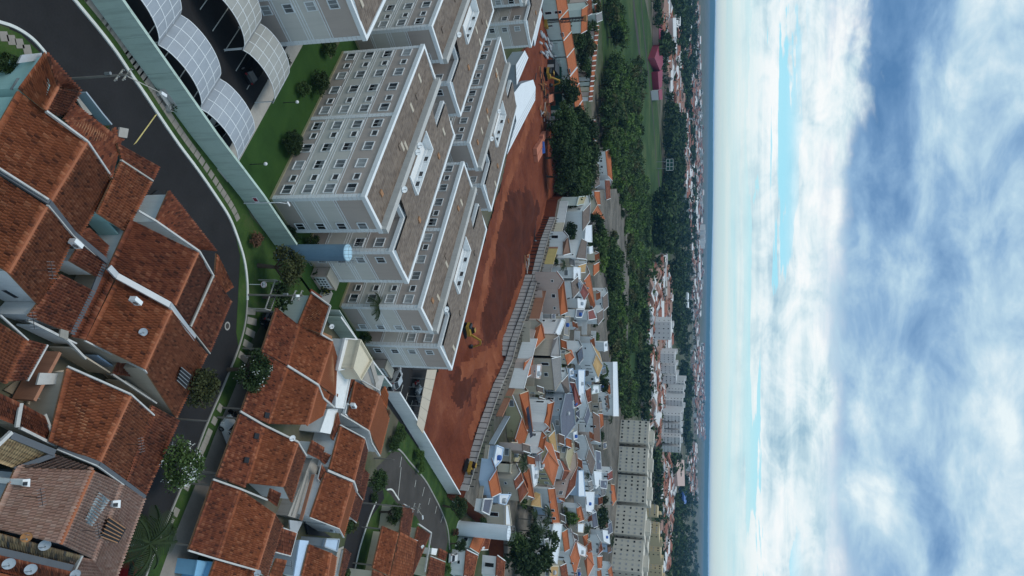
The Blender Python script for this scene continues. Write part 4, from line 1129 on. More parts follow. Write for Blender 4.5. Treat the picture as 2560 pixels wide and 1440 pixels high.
# back alley between second and third row
h = House('narrow concrete service alley roof with pipes between the second and third rows', (740, 1250), 'w_concrete', 'service_alley', 'alley', None)
h.flat([(790, 1120), (808, 1128), (755, 1300), (720, 1290)], 1.6, 'concrete', 'w_concrete')
h.edge([(766, 1180, 1.75), (730, 1290, 1.75)], 0.1, 0.1, 'post_light', 'pipe')
h.flat([(724, 1300), (757, 1304), (742, 1335), (726, 1328)], 2.0, 'zinc')
h.edge([(783, 1186, 2.4), (752, 1300, 2.4)], 0.16, 0.5, 'w_brick', 'coping')
h.done()
# --- third row, along the lane
h = House('tiled house with white high side wall nearest the turning circle shrubs', (900, 1040), 'w_white')
h.slope((946, 982), (921, 1076), (868, 1038), (886, 952), 5.2, 3.6, 'tile_orange')
h.slope((948, 984), (921, 1074), (950, 1136), (972, 1044), 5.2, 3.3, 'tile_clean', cap=True)
h.slope((878, 932), (886, 952), (872, 1014), (854, 1030), 3.3, 2.9, 'tile_red', wall=False)
h.edge([(850, 1035, 3.3), (872, 1048, 3.6), (921, 1078, 5.4), (928, 1108, 4.4), (948, 1140, 3.4)], 0.3, 0.4)
h.edge([(903, 950, 4.2), (948, 976, 5.4), (950, 988, 5.3)], 0.2, 0.26)
h.slope((962, 965), (970, 985), (966, 1022), (946, 990), 4.2, 3.6, 'tile_clean', wall=False)
h.flat([(862, 1008), (876, 1020), (872, 1048), (856, 1034)], 3.2, 'w_bluegrey', 'w_white', rim=0.4)
h.flat([(938, 940), (962, 938), (948, 985), (940, 976)], 3.0, 'concrete_light', 'w_white')
h.done()
h = House('tiled house in the lane row with an arched side gate and mossy rear slope', (850, 1150), 'w_white')
h.slope((909, 1096), (884, 1200), (822, 1172), (850, 1064), 5.0, 3.4, 'tile_orange')
h.slope((911, 1097), (884, 1202), (900, 1220), (918, 1125), 5.0, 3.9, 'tile_red', cap=True)
h.slope((905, 1166), (884, 1204), (908, 1250), (922, 1184), 3.3, 2.7, 'tile_red')
h.edge([(850, 1062, 3.6), (911, 1095, 5.2), (919, 1124, 4.1)], 0.18, 0.24); h.edge([(818, 1176, 3.6), (884, 1204, 5.2), (892, 1228, 4.3)], 0.4, 0.3)
h.slope((844, 1030), (850, 1062), (838, 1112), (826, 1092), 3.2, 2.8, 'tile_red', wall=False)
h.slope((812, 1130), (836, 1142), (810, 1160), (800, 1150), 3.0, 2.6, 'zinc' if False else 'tile_red', wall=False)
h.done()
h = House('tiled house in the lane row with a wall mounted air conditioner over a sunk yard', (820, 1260), 'w_white')
h.slope((878, 1206), (846, 1320), (774, 1292), (812, 1180), 5.0, 3.4, 'tile_orange')
h.slope((879, 1207), (846, 1322), (858, 1342), (888, 1232), 5.0, 3.9, 'tile_clean', cap=True)
h.slope((890, 1230), (872, 1288), (890, 1306), (906, 1250), 3.6, 2.8, 'tile_red')
h.edge([(774, 1294, 3.6), (847, 1322, 5.2), (859, 1344, 4.1)], 0.16, 0.24); h.edge([(890, 1228, 4.0), (906, 1250, 3.0)], 0.14, 0.16); h.edge([(872, 1290, 3.2), (891, 1307, 2.9)], 0.14, 0.16)
h.slope((803, 1160), (816, 1180), (804, 1212), (794, 1196), 3.3, 2.9, 'tile_red', wall=False)
h.edge([(803, 1158, 3.5), (794, 1196, 3.1), (804, 1213, 3.1)], 0.12, 0.16)
h.edge([(780, 1225, 2.2), (752, 1300, 2.2)], 0.5, 0.12, 'w_brick', 'coping')
h.flat([(762, 1302), (800, 1322), (830, 1344), (770, 1336)], 0.3, 'dark_gap')  # near-black sheet paints the shade into the sunk yard floor
h.done()
h = House('tiled house beside a row of pale blue flat roofs at the picture edge', (800, 1420), 'w_white')
h.slope((826, 1382), (812, 1460), (752, 1440), (772, 1360), 4.8, 3.4, 'tile_orange')
h.slope((827, 1382), (814, 1460), (830, 1470), (841, 1392), 4.8, 4.0, 'tile_clean', cap=True)
h.flat([(750, 1350), (772, 1352), (752, 1440), (735, 1440)], 3.2, 'w_blue', 'w_bluegrey')
h.flat([(813, 1347), (846, 1348), (840, 1378), (808, 1366)], 3.3, 'w_blue', 'w_bluegrey', rim=0.2)
h.flat([(846, 1372), (860, 1366), (838, 1440), (828, 1440)], 2.9, 'concrete')
h.slope((862, 1370), (848, 1440), (856, 1450), (876, 1382), 3.4, 2.7, 'tile_red')
h.done()
h = House('wide tiled house wrapped by the turning circle, with a long narrow front wing', (1000, 1350), 'w_cream')
h.slope((996, 1332), (972, 1440), (930, 1420), (955, 1314), 4.4, 3.2, 'tile_orange', wall=False, posts=True)
h.slope((1000, 1330), (1042, 1352), (1026, 1450), (975, 1440), 4.4, 4.2, 'tile_orange')
h.slope((1008, 1262), (998, 1332), (1022, 1342), (1034, 1274), 3.6, 3.1, 'tile_red')
h.edge([(1019, 1342, 4.4), (1044, 1352, 4.1)], 0.14, 0.18); h.edge([(1009, 1260, 3.7), (1035, 1274, 3.3)], 0.16, 0.2)
h.slope((1044, 1315), (1036, 1350), (1030, 1440), (1075, 1335), 3.4, 3.0, 'tile_red')
h.edge([(1046, 1310, 3.5), (1078, 1332, 3.2), (1062, 1430, 3.2)], 0.3, 0.3)
h.slope((1075, 1392), (1112, 1406), (1108, 1450), (1066, 1440), 3.4, 3.0, 'tile_red')
h.edge([(1076, 1390, 3.5), (1113, 1405, 3.2)], 0.18, 0.2)
h.slope((1098, 1370), (1118, 1380), (1112, 1402), (1094, 1394), 2.9, 2.6, 'tile_red')
h.flat([(1080, 1370), (1094, 1372), (1090, 1388), (1078, 1386)], 2.7, 'w_white', 'w_white')
h.done()
h = House('tiled house cut by the picture edge past the lane, dark mossy front', (960, 1430), 'w_cream')
h.slope((932, 1424), (975, 1442), (965, 1500), (925, 1480), 3.7, 3.2, 'tile_red')
h.done()
# ---------------------------------------------------------------- the building site: red earth, retaining wall, machines
from mathutils import noise as mnoise
from mathutils.geometry import intersect_point_line
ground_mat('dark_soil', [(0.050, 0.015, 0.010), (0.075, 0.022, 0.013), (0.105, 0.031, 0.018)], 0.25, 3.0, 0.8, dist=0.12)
def poly_in(x, y, poly):
    c = False; n = len(poly)
    for i in range(n):
        a, b = poly[i], poly[(i + 1) % n]
        if (a.y > y) != (b.y > y) and x < (b.x - a.x) * (y - a.y) / (b.y - a.y) + a.x: c = not c
    return c
def dist_line(x, y, line):
    p = Vector((x, y, 0)); best = 1e9
    for a, b in zip(line[:-1], line[1:]):
        a2, b2 = Vector((a.x, a.y, 0)), Vector((b.x, b.y, 0)); d = b2 - a2
        t = max(0, min(1, (p - a2).dot(d) / max(1e-6, d.length_squared))); best = min(best, (p - a2 - d * t).length)
    return best
wall_line = [Vector((p.x, p.y, 0)) for p in ret[1:-1]]
site_poly = [P(a, b) for a, b in ((1052, 1102), (1040, 1072), (1070, 985), (1090, 925), (1128, 915), (1215, 575), (1255, 450), (1268, 385), (1290, 300), (1280, 200), (1300, 130), (1340, 100), (1352, 0), (1352, -60), (1378, -60), (1385, 60), (1388, 150), (1392, 300), (1398, 400), (1402, 490))] + [wall_line[0] - Vector((0, .3, 0))] + [p for p in wall_line] + [P(1140, 1262)]
tracks = [[P(*a) for a in ((1352, 60), (1353, 200), (1352, 300), (1365, 420), (1372, 480), (1345, 590), (1312, 680), (1270, 800), (1235, 880), (1190, 990), (1165, 1080))],
          [P(*a) for a in ((1335, 260), (1300, 360), (1262, 480), (1235, 600), (1205, 740), (1185, 840))], [P(*a) for a in ((1235, 880), (1190, 900), (1150, 930))]]
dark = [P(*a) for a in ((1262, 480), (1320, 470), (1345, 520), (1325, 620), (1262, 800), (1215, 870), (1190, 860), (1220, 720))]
dark2 = [P(*a) for a in ((1150, 920), (1185, 960), (1165, 1010), (1130, 1000), (1120, 940))]
wl_s = [Vector((p.x, p.y, 0)) for a, p in zip(RET, ret) if a[1] > 880]
wl_n = [Vector((p.x, p.y, 0)) for a, p in zip(RET, ret) if 540 < a[1] <= 905]
def soil_h(x, y):
    h = 0.25 + 0.5 * mnoise.fractal(Vector((x * .06, y * .06, 0)), 1.0, 2.0, 5) + 0.28 * mnoise.noise(Vector((x * .33, y * .33, 3))) + 0.16 * mnoise.noise(Vector((x * .9, y * .9, 7))) + 0.12 * abs(mnoise.noise(Vector((x * 1.7, y * 1.7, 9))))
    d = dist_line(x, y, wl_s)
    if d < 6: h += 1.75 * (1 - d / 6) ** 1.3
    dt = min(dist_line(x, y, t) for t in tracks)
    if dt < 3: h -= 0.25 * (1 - dt / 3) - 0.1 * math.cos(dt * 5) * (1 - dt / 3)
    for (a, r, z) in MOUNDS:
        q = math.hypot(x - a.x, y - a.y) / r
        if q < 1: h += z * (1 - q * q) ** 1.5
    return max(0.05, h)
MOUNDS = [(P(1280, 560), 9, 1.6), (P(1255, 680), 8, 1.3), (P(1230, 780), 8, 1.1), (P(1195, 880), 6, 1.4), (P(1150, 960), 7, 1.2), (P(1165, 905), 4, 1.5), (P(1130, 1040), 6, 0.9), (P(1315, 520), 7, 1.2)]
def site():
    S = 0.6
    xs = [p.x for p in site_poly]; ys = [p.y for p in site_poly]
    x0, x1, y0, y1 = min(xs), max(xs), min(ys), max(ys); nx, ny = int((x1 - x0) / S) + 1, int((y1 - y0) / S) + 1
    idx, V, F, M = {}, [], [], []
    for j in range(ny):
        for i in range(nx):
            cx, cy = x0 + (i + .5) * S, y0 + (j + .5) * S
            if not poly_in(cx, cy, site_poly): continue
            q = []
            for a, b in ((i, j), (i + 1, j), (i + 1, j + 1), (i, j + 1)):
                if (a, b) not in idx:
                    x, y = x0 + a * S, y0 + b * S; idx[(a, b)] = len(V); V.append((x, y, soil_h(x, y)))
                q.append(idx[(a, b)])
            F.append(tuple(q))
            dt = min(dist_line(cx, cy, t) for t in tracks) + mnoise.noise(Vector((cx * .5, cy * .5, 1))) * 1.6
            jx, jy = cx + 3.5 * mnoise.noise(Vector((cx * .25, cy * .25, 5))) + 1.2 * mnoise.noise(Vector((cx, cy, 5))), cy + 3.5 * mnoise.noise(Vector((cx * .25, cy * .25, 8)))
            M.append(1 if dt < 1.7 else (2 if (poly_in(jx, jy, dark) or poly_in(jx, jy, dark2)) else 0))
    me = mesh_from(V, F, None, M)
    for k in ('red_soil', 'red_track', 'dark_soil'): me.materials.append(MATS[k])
    me.polygons.foreach_set('use_smooth', [True] * len(F))
    o = link('excavated_earth', me); o['kind'] = 'structure'
site()

def retaining_wall():
    root = thing('retaining_wall', wall_line[0], 'long concrete panel retaining wall with dark piles along the red earth pit', 'retaining wall')
    pts = [(wall_line[i], RET[i + 1][1]) for i in range(len(wall_line))]
    # resample every 1.55 m
    out = []; carry = 0.0
    for (a, ya), (b, yb) in zip(pts[:-1], pts[1:]):
        d = (b - a).length; s = carry
        while s < d: out.append((lerp(a, b, s / d), lerp(ya, yb, s / d))); s += 1.55
        carry = s - d
    top = ZT + 0.4
    for (a, ya), (b, yb) in zip(out[:-1], out[1:]):
        d = (b - a); t = d.normalized(); n = Vector((t.y, -t.x, 0))
        if n.dot(CPOS - a) < 0: n = -n
        tall = 680 < ya < 890
        zb = 0.1 if tall else (1.9 if ya < 680 else 2.0)
        zs = [(zb, top)] if not tall else [(zb, 2.15), (2.3, top)]
        for z0, z1 in zs:
            MB().box((a + b) / 2 + n * .05 + EZ * (z0 + z1) / 2, t * (d.length / 2 - .05), n * .06, EZ * ((z1 - z0) / 2 - .02)).build('panel', 'concrete_light', root)
        MB().box(a + n * .1 + EZ * ((top + .1) / 2), t * .06, n * .07, EZ * ((top + .1) / 2)).build('pile', 'metal_dark', root)
        MB().box(a - n * .45 + EZ * (top + .2), t * .06, n * .07, EZ * .5).build('starter_bar', 'metal_dark', root)
    for (a, ya), (b, yb) in zip(out[:-1:4], out[4::4]):
        t = (b - a).normalized(); n = Vector((t.y, -t.x, 0))
        if n.dot(CPOS - a) < 0: n = -n
        MB().bar(a + n * .14 + EZ * (top + .02), b + n * .14 + EZ * (top + .02), .22, .14).build('capping_beam', 'concrete', root)
        if 680 < ya < 890: MB().bar(a + n * .16 + EZ * 2.22, b + n * .16 + EZ * 2.22, .16, .16).build('waling', 'metal_dark', root)
retaining_wall()

def white_shed(pts, z, label):
    q = [P(a, b, z) for a, b in pts]; root = thing('sheet_roof', Vector((q[0].x, q[0].y, 0)), label, 'roof', 'white site sheds'); c = sum(q, Vector()) / len(q)
    MB().hull([p - EZ * .08 for p in q], q).build('roof_sheet', 'tarp_white', root)
    ins = [p + (c - p).normalized() * .3 for p in q]
    MB().hull([Vector((p.x, p.y, 0)) for p in ins], [p - EZ * .09 for p in ins], floor=False).build('wall', 'w_bluegrey', root)
    a, b = q[0], q[len(q) // 2]
    for i in range(1, 4):
        p0, p1 = lerp(q[0], q[1], i / 4), lerp(q[-1], q[-2], i / 4); MB().bar(p0 + EZ * .02, p1 + EZ * .02, .06, .05).build('sheet_seam', 'zinc', root)
white_shed([(1268, 386), (1291, 303), (1338, 248), (1339, 218)][:2] + [(1284, 234), (1303, 209), (1333, 199), (1339, 218), (1338, 250)], 3.2, 'long white sheet roof tapering along the edge of the red earth pit')
white_shed([(1292, 213), (1290, 162), (1312, 126), (1321, 144)], 3.2, 'short white sheet roof between the apartment blocks and the site road')
white_shed([(1337, 116), (1334, 92), (1351, 22), (1356, 34)], 3.0, 'narrow white sheet roof beside the farthest apartment block')

def excavator(px, rz, label, color='machine_yellow', arm=True, s=1.0):
    b = P(*px); z = soil_h(b.x, b.y); root = thing('excavator', (b.x, b.y, z), label, 'excavator', 'site machines'); o = Vector((b.x, b.y, z))
    f = Vector((math.cos(rz), math.sin(rz), 0)); l = Vector((-f.y, f.x, 0))
    W = lambda x, y, h: o + f * x * s + l * y * s + EZ * h * s
    bx = lambda c, hx, hy, hz: MB().box(W(*c), f * hx * s, l * hy * s, EZ * hz * s)
    for k in (-1.1, 1.1):
        m = MB(); ring = [(-1.9, .2), (-1.6, .0), (1.6, .0), (1.9, .2), (1.9, .6), (1.6, .85), (-1.6, .85), (-1.9, .6)]
        m.hull([W(a, k - .28, c) for a, c in ring], [W(a, k + .28, c) for a, c in ring]); m.build('track', 'rubber', root)
    bx((0, 0, .95), .7, .7, .15).build('turntable', 'metal_dark', root)
    m = MB(); m.hull([W(a, c, 1.1) for a, c in ((-2.1, -1.2), (1.3, -1.2), (1.3, 1.2), (-2.1, 1.2))], [W(a, c, 2.0) for a, c in ((-2.0, -1.1), (1.2, -1.1), (1.2, 1.1), (-2.0, 1.1))]); m.build('body', color, root)
    m = MB(); m.hull([W(a, c, 2.0) for a, c in ((-.4, .1), (1.3, .1), (1.3, 1.1), (-.4, 1.1))], [W(a, c, 2.95) for a, c in ((-.3, .18), (.9, .18), (.9, 1.05), (-.3, 1.05))]); cab = m.build('cab', 'glass_dark', root)
    bx((.3, .6, 3.0), .68, .5, .06).build('cab_roof', color, root)
    bx((-1.6, 0, 2.2), .45, .9, .25).build('engine_cover', 'metal_dark', root)
    if arm:
        m = MB(); m.bar(W(1.0, -.4, 1.6), W(3.2, -.4, 4.4), .4 * s, .5 * s); m.bar(W(3.2, -.4, 4.4), W(4.6, -.4, 4.1), .38 * s, .45 * s); m.build('boom', color, root)
        m = MB(); m.bar(W(4.5, -.4, 4.25), W(5.6, -.4, 1.7), .3 * s, .34 * s); m.build('stick', color, root)
        m = MB(); m.hull([W(a, -.8, c) for a, c in ((5.3, 1.8), (6.0, 1.6), (5.9, .7), (5.1, .6), (4.9, 1.2))], [W(a, 0, c) for a, c in ((5.3, 1.8), (6.0, 1.6), (5.9, .7), (5.1, .6), (4.9, 1.2))]); m.build('bucket', 'metal_dark', root)
    return root
excavator((1160, 826), 0.6, 'yellow excavator with raised boom just beyond the last apartment block', s=0.72)
excavator((1138, 1165), 2.4, 'small yellow and black loader at the wall end of the red earth pit', arm=False, s=0.72)
excavator((1357, 186), 1.2, 'yellow machine among the materials on the site road', arm=True, s=0.9)
excavator((1362, 38), 1.8, 'yellow machine at the foot of the piling rig', arm=False, s=0.8)
# piling rig
b = P(1362, 55); hgt = height_at(b, 1467); r = thing('piling_rig', b, 'tall black lattice piling rig mast on the site road', 'piling rig')
for dx in (-.45, .45):
    for dy in (-.45, .45): MB().tube(b + Vector((dx, dy, .8)), b + Vector((dx, dy, hgt)), .11, n=6).build('leader', 'metal_dark', r)
m = MB(); n = int(hgt / 1.0)
for i in range(n):
    z = .8 + i * (hgt - .8) / n; z2 = .8 + (i + 1) * (hgt - .8) / n
    for a, c in (((-.45, -.45), (.45, -.45)), ((.45, -.45), (.45, .45)), ((.45, .45), (-.45, .45)), ((-.45, .45), (-.45, -.45))): m.bar(b + Vector((*a, z)), b + Vector((*c, z2)), .06, .06)
m.build('lattice', 'metal_dark', r)
MB().box(b + EZ * .5, (1.8, 0, 0), (0, 1.2, 0), EZ * .45).build('base', 'machine_yellow', r)
MB().box(b + EZ * (hgt - .4), (.7, 0, 0), (0, .7, 0), EZ * .4).build('head', 'rust', r)
MB().tube(b + Vector((0, -.7, .8)), b + Vector((0, -.7, hgt * .93)), .22, n=10).build('auger', 'metal_dark', r)
# pallets of clay blocks and blue formwork
def pallets(a, b, nx, ny, sz, label, ang, material='clay_brick'):
    o = P(a, b); z = soil_h(o.x, o.y) + .02; root = thing('block_pallets', (o.x, o.y, z), label, 'pallets', 'pallets of clay blocks'); f = Vector((math.cos(ang), math.sin(ang), 0)); l = Vector((-f.y, f.x, 0))
    for i in range(nx):
        for j in range(ny):
            MB().box(Vector((o.x, o.y, z)) + f * (i * sz * 1.12) + l * (j * sz * 1.1) + EZ * .55, f * sz * .52, l * sz * .5, EZ * .55).build('pallet', material, root)
pallets(1333, 395, 5, 2, 1.9, 'rows of orange clay block pallets lined up on the red earth', 2.1)
pallets(1346, 345, 2, 1, 1.9, 'two orange clay block pallets above the long pallet rows', 2.1)
pallets(1364, 248, 3, 1, 2.2, 'orange clay blocks stacked on the site road near the green fence', 1.9)
o = P(1347, 376); root = thing('formwork_stack', (o.x, o.y, soil_h(o.x, o.y)), 'blue formwork stack beside the clay block pallets', 'formwork')
for i in range(6):
    MB().box(Vector((o.x, o.y, soil_h(o.x, o.y))) + Vector((RNG.uniform(-1.6, 1.6), RNG.uniform(-2, 2), .4 + .2 * (i % 3))), (.8, .2, 0), (-.1, .5, 0), EZ * .35).build('form_panel', 'machine_blue', root)
o = P(1362, 125); root = thing('pipe_stack', o, 'heap of grey concrete pipes on the site road', 'pipes')
for i in range(22):
    c = o + Vector((RNG.uniform(-3.5, 3.5), RNG.uniform(-9, 12), .4 + RNG.uniform(0, .9))); d = Vector((RNG.uniform(-.3, .3), 1, 0)).normalized(); MB().tube(c - d * 1.6, c + d * 1.6, .32, n=10).build('pipe', 'zinc', root)
def heap(px, n, spread, mats, label, name, cat, long=2.0):
    o = P(*px); zz = soil_h(o.x, o.y); root = thing(name, (o.x, o.y, zz), label, cat); rg = random.Random(px[1])
    for i in range(n):
        c = Vector((o.x, o.y, zz)) + Vector((rg.gauss(0, spread * .35), rg.gauss(0, spread), .15 + rg.uniform(0, .5))); a = rg.uniform(0, 3.14); d = Vector((math.cos(a), math.sin(a), 0)) * rg.uniform(.4, long)
        MB().bar(c - d, c + d, rg.uniform(.12, .4), rg.uniform(.1, .35)).build('piece', rg.choice(mats), root)
heap((1348, 598), 26, 3.2, ['metal_dark', 'zinc', 'metal_dark', 'w_bluegrey'], 'heap of dark steel and formwork at the foot of the retaining wall', 'steel_heap', 'heap')
heap((1318, 655), 18, 3.0, ['concrete_light', 'wood', 'zinc'], 'pale timber and pipes strewn along the pit beside the piles', 'timber_heap', 'heap')
heap((1358, 285), 22, 3.5, ['wood', 'concrete', 'zinc', 'rust'], 'heap of boards and pale sand by the green netting fence', 'timber_heap', 'heap')
heap((1356, 225), 26, 5.0, ['metal_dark', 'rust', 'rubber', 'metal_dark'], 'dark heap of scrap and rebar along the site road', 'steel_heap', 'heap')
heap((1368, 15), 22, 4.0, ['metal_dark', 'rust', 'wood'], 'dark heap of scrap at the head of the site road', 'steel_heap', 'heap')
# dark green netting fence and site cabins
fr = thing('netting_fence', P(1383, 115), 'dark green netting fence between the site road and the terraced houses', 'fence')
fl = [P(1383, 110), P(1384, 180), P(1385, 230), P(1388, 300)]
for a, b in zip(fl[:-1], fl[1:]):
    n = max(2, int((b - a).length / 2.5))
    for i in range(n):
        p, q = lerp(a, b, i / n), lerp(a, b, (i + 1) / n); MB().bar(p + EZ * 1.3 + (q - p) * .01, q + EZ * 1.3 - (q - p) * .01, .05, 2.5).build('net_panel', 'net_green', fr)
        MB().tube(p, p + EZ * 2.8, .06, n=6).build('post', 'metal_dark', fr)
for (a, b, c, lab) in ((1381, 283, 'net_green', 'dark green site cabin at the end of the netting fence'), (1378, 310, 'w_bluegrey', 'blue grey site cabin with a bright awning under the big trees'), (1372, 170, 'metal_dark', 'dark site cabin halfway along the netting fence')):
    o = P(a, b); r = thing('site_cabin', o, lab, 'cabin', 'site cabins')
    MB().box(o + EZ * 1.3, (1.6, 0, 0), (0, 3.0, 0), EZ * 1.25).build('wall', c, r); MB().box(o + EZ * 2.6, (1.75, 0, 0), (0, 3.15, 0), EZ * .06).build('roof', c, r)
    MB().box(o + Vector((0.3, -3.02, 1.2)), (.45, 0, 0), (0, .03, 0), EZ * 1.0).build('door', 'concrete_light', r)
# shade canopy over the parked cars at the pit edge
q = [P(a, b, 2.7) for a, b in ((1068, 924), (1091, 924), (1056, 1085), (1042, 1062))]; r = thing('shade_canopy', Vector((q[0].x, q[0].y, 0)), 'long beige shade canopy between the car park and the pit', 'canopy')
for i in range(6):
    a, b, c, d = lerp(q[0], q[3], i / 6), lerp(q[1], q[2], i / 6), lerp(q[1], q[2], (i + .97) / 6), lerp(q[0], q[3], (i + .97) / 6)
    MB().hull([p - EZ * .04 for p in (a, b, c, d)], [a, b + EZ * .1, c + EZ * .1, d]).build('canopy_sheet', 'w_beige', r)
    for p in (a, b): MB().tube((p.x, p.y, 0), p, .06, n=6).build('post', 'metal_grey', r)
# ---------------------------------------------------------------- neighbourhood behind the site (simple tiled volumes, surveyed eave and ridge lines)
MID, PXS = [], []
WORD = {'w_white': 'white', 'w_cream': 'cream', 'w_beige': 'beige', 'w_pink': 'pinkish', 'w_teal': 'teal', 'w_mint': 'pale green', 'w_blue': 'pale blue', 'w_bluegrey': 'blue grey', 'w_khaki': 'khaki', 'w_mauve': 'mauve', 'w_yellow': 'yellow',
        'roof_orange': 'orange tile', 'roof_red': 'red tile', 'roof_maroon': 'maroon tile', 'roof_taupe': 'brown grey tile', 'roof_grey': 'grey tile', 'roof_brown': 'dark brown tile', 'roof_ochre': 'ochre tile', 'roof_khaki': 'khaki', 'roof_slate': 'slate', 'roof_white': 'white sheet'}
PWM = {k: me_of(MB().abox(-k[0] / 2, k[0] / 2, -.02, .05, -k[1] / 2, k[1] / 2), g) for k, g in (((1.0, 0.9), 'glass'), ((0.6, 0.5), 'glass_dark'), ((1.5, 1.0), 'glass_pale'), ((0.8, 1.9), 'glass_dark'))}
PFM = {k: me_of(win_mesh(k[0], k[1], d=0.07), 'trim_white') for k in PWM}
def put_windows(root, a, b, z0, ze, rg, prob=0.75):
    """windows on the vertical wall over the ground line a-b (faces the camera)"""
    d = b - a; d.z = 0; Lw = d.length
    if Lw < 2.2: return
    t = d.normalized(); n = Vector((t.y, -t.x, 0))
    if n.dot(CPOS - a) < 0: n = -n
    st = max(1, int(round((ze - z0) / 3.0)))
    for f in range(st):
        for i in range(max(1, int(Lw / 3.0))):
            if rg.random() > prob * .7: continue
            p = a + t * (Lw * (i + .5) / max(1, int(Lw / 3.0))) ; k = rg.choice(list(PWM))
            o = link('window', PFM[k], root); o.matrix_local = wall_matrix(Vector((p.x, p.y, z0 + 1.6 + f * 2.9)) + n * .01 - ORG[root.name], n); link('pane', PWM[k], o)
def mid_house(kind, px, ze, zr, wall, roof, z0=ZT, extra=None, zone='behind the retaining wall', win=True):
    rg = random.Random(int(px[0][0] * 7 + px[0][1]))
    if kind == 'G':
        ea, eb, ra, rb = P(*px[0], z0 + ze), P(*px[1], z0 + ze), P(*px[2], z0 + zr), P(*px[3], z0 + zr)
        base = Vector(((ea.x + eb.x) / 2, (ea.y + eb.y) / 2, z0))
        root = thing('house', base, '', 'house', None)
        fa, fb = Vector((2 * ra.x - ea.x, 2 * ra.y - ea.y, ea.z)), Vector((2 * rb.x - eb.x, 2 * rb.y - eb.y, eb.z))
        for (a, b, c, d) in ((ea, eb, rb, ra), (fb, fa, ra, rb)):
            nu, nv = (b - a).length / .24, (d - a).length / .4
            m = MB(); m.face([a, b, c, d], [(0, nv), (nu, nv), (nu, 0), (0, 0)]); m.hull([p - EZ * .16 for p in (a, b, c, d)], [p - EZ * .02 for p in (a, b, c, d)]); m.build('roof', roof, root)
        m = MB(); m.bar(ra + EZ * .03, rb + EZ * .03, .3, .12); m.build('ridge_cap', 'ridge_clay' if roof in ('roof_orange', 'roof_red', 'roof_maroon') else 'zinc', root)
        for a, r_, c in ((ea, ra, fa), (eb, rb, fb)):
            m = MB(); m.bar(a + EZ * .05, r_ + EZ * .05, .16, .16); m.bar(r_ + EZ * .05, c + EZ * .05, .16, .16); m.build('verge_trim', 'trim_white' if rg.random() < .7 else wall, root)
        c = (ea + eb + fa + fb) / 4
        ins = lambda p: p + Vector((c.x - p.x, c.y - p.y, 0)).normalized() * .3
        A, B, C, D = ins(ea), ins(eb), ins(fb), ins(fa); RA, RB = lerp(A, D, .5), lerp(B, C, .5); RA.z, RB.z = ra.z - .2, rb.z - .2
        g = lambda p: Vector((p.x, p.y, z0)); tp = lambda p: Vector((p.x, p.y, p.z - .18))
        m = MB(); m.face([g(A), g(B), tp(B), tp(A)]); m.face([g(C), g(D), tp(D), tp(C)]); m.face([g(B), g(C), tp(C), RB, tp(B)]); m.face([g(D), g(A), tp(A), RA, tp(D)]); m.build('wall', wall, root)
        if win:
            put_windows(root, g(A), g(B), z0, z0 + ze, rg)
            for s, t in ((g(B), g(C)), (g(D), g(A))):
                n = Vector(((t - s).y, -(t - s).x, 0))
                if abs((t - s).normalized().dot((CPOS - s).normalized())) < .95: put_windows(root, s, t, z0, z0 + ze, rg, .5)
    else:
        q = [P(a, b, z0 + ze) for a, b in px]; c = sum(q, Vector()) / len(q)
        root = thing('house', Vector((c.x, c.y, z0)), '', 'house', None)
        ins = [p + Vector((c.x - p.x, c.y - p.y, 0)).normalized() * .12 for p in q]
        MB().hull([Vector((p.x, p.y, z0)) for p in ins], [p - EZ * .2 for p in ins], floor=False).build('wall', wall, root)
        m = MB(); m.hull([p - EZ * .18 for p in q], [p - EZ * .02 for p in q]); m.face([p + EZ * .001 for p in q], [(p.x / .3, p.y / .3) for p in q]); m.build('flat_roof', roof, root)
        m = MB()
        for a, b in zip(q, q[1:] + q[:1]): m.bar(a + EZ * .12, b + EZ * .12, .2, .3)
        m.build('parapet', wall, root)
        if win:
            for a, b in zip(ins, ins[1:] + ins[:1]):
                t = (b - a).normalized(); n = Vector((t.y, -t.x, 0)); mid_ = (a + b) / 2
                if (mid_ - c).dot(n) < 0: n = -n
                if n.dot(CPOS - mid_) > 0 and abs(n.dot((CPOS - mid_).normalized())) > .25: put_windows(root, Vector((a.x, a.y, z0)), Vector((b.x, b.y, z0)), z0, z0 + ze, rg, .6)
    MID.append((root, wall, roof, kind, zone, px[0][1], ze)); PXS.append(px)
    return root
def G(a, b, c, d, ze, zr, wall, roof, **k): return mid_house('G', [a, b, c, d], ze, zr, wall, roof, **k)
def Fl(pts, ze, wall, roof='roof_white', **k): return mid_house('F', pts, ze, ze, wall, roof, **k)
W_, OR_, TP = 'w_white', 'roof_orange', 'roof_taupe'
G((1457, 528), (1457, 577), (1476, 507), (1474, 553), 6, 7.4, W_, TP)
Fl([(1463, 565), (1478, 563), (1479, 605), (1460, 604)], 5.6, W_)
Fl([(1440, 514), (1446, 492), (1470, 490), (1474, 506)], 5.2, 'w_mint', 'roof_khaki')
G((1409, 604), (1408, 638), (1421, 590), (1427, 633), 4.2, 5.6, W_, 'roof_brown')
G((1455, 597), (1441, 645), (1468, 604), (1464, 648), 6, 7.2, W_, TP)
Fl([(1432, 668), (1432, 696), (1450, 697), (1450, 670)], 6.5, W_)
G((1446, 664), (1448, 682), (1466, 658), (1463, 681), 5, 6.2, W_, 'roof_ochre')
G((1484, 662), (1484, 690), (1498, 655), (1498, 677), 4.2, 5.6, 'w_cream', OR_)
G((1480, 533), (1499, 553), (1493, 512), (1512, 548), 4, 5.4, 'w_cream', OR_)
G((1486, 478), (1489, 512), (1499, 478), (1501, 512), 4, 5.4, W_, OR_)
G((1396, 722), (1402, 788), (1409, 700), (1419, 780), 6, 7.6, 'w_pink', OR_)
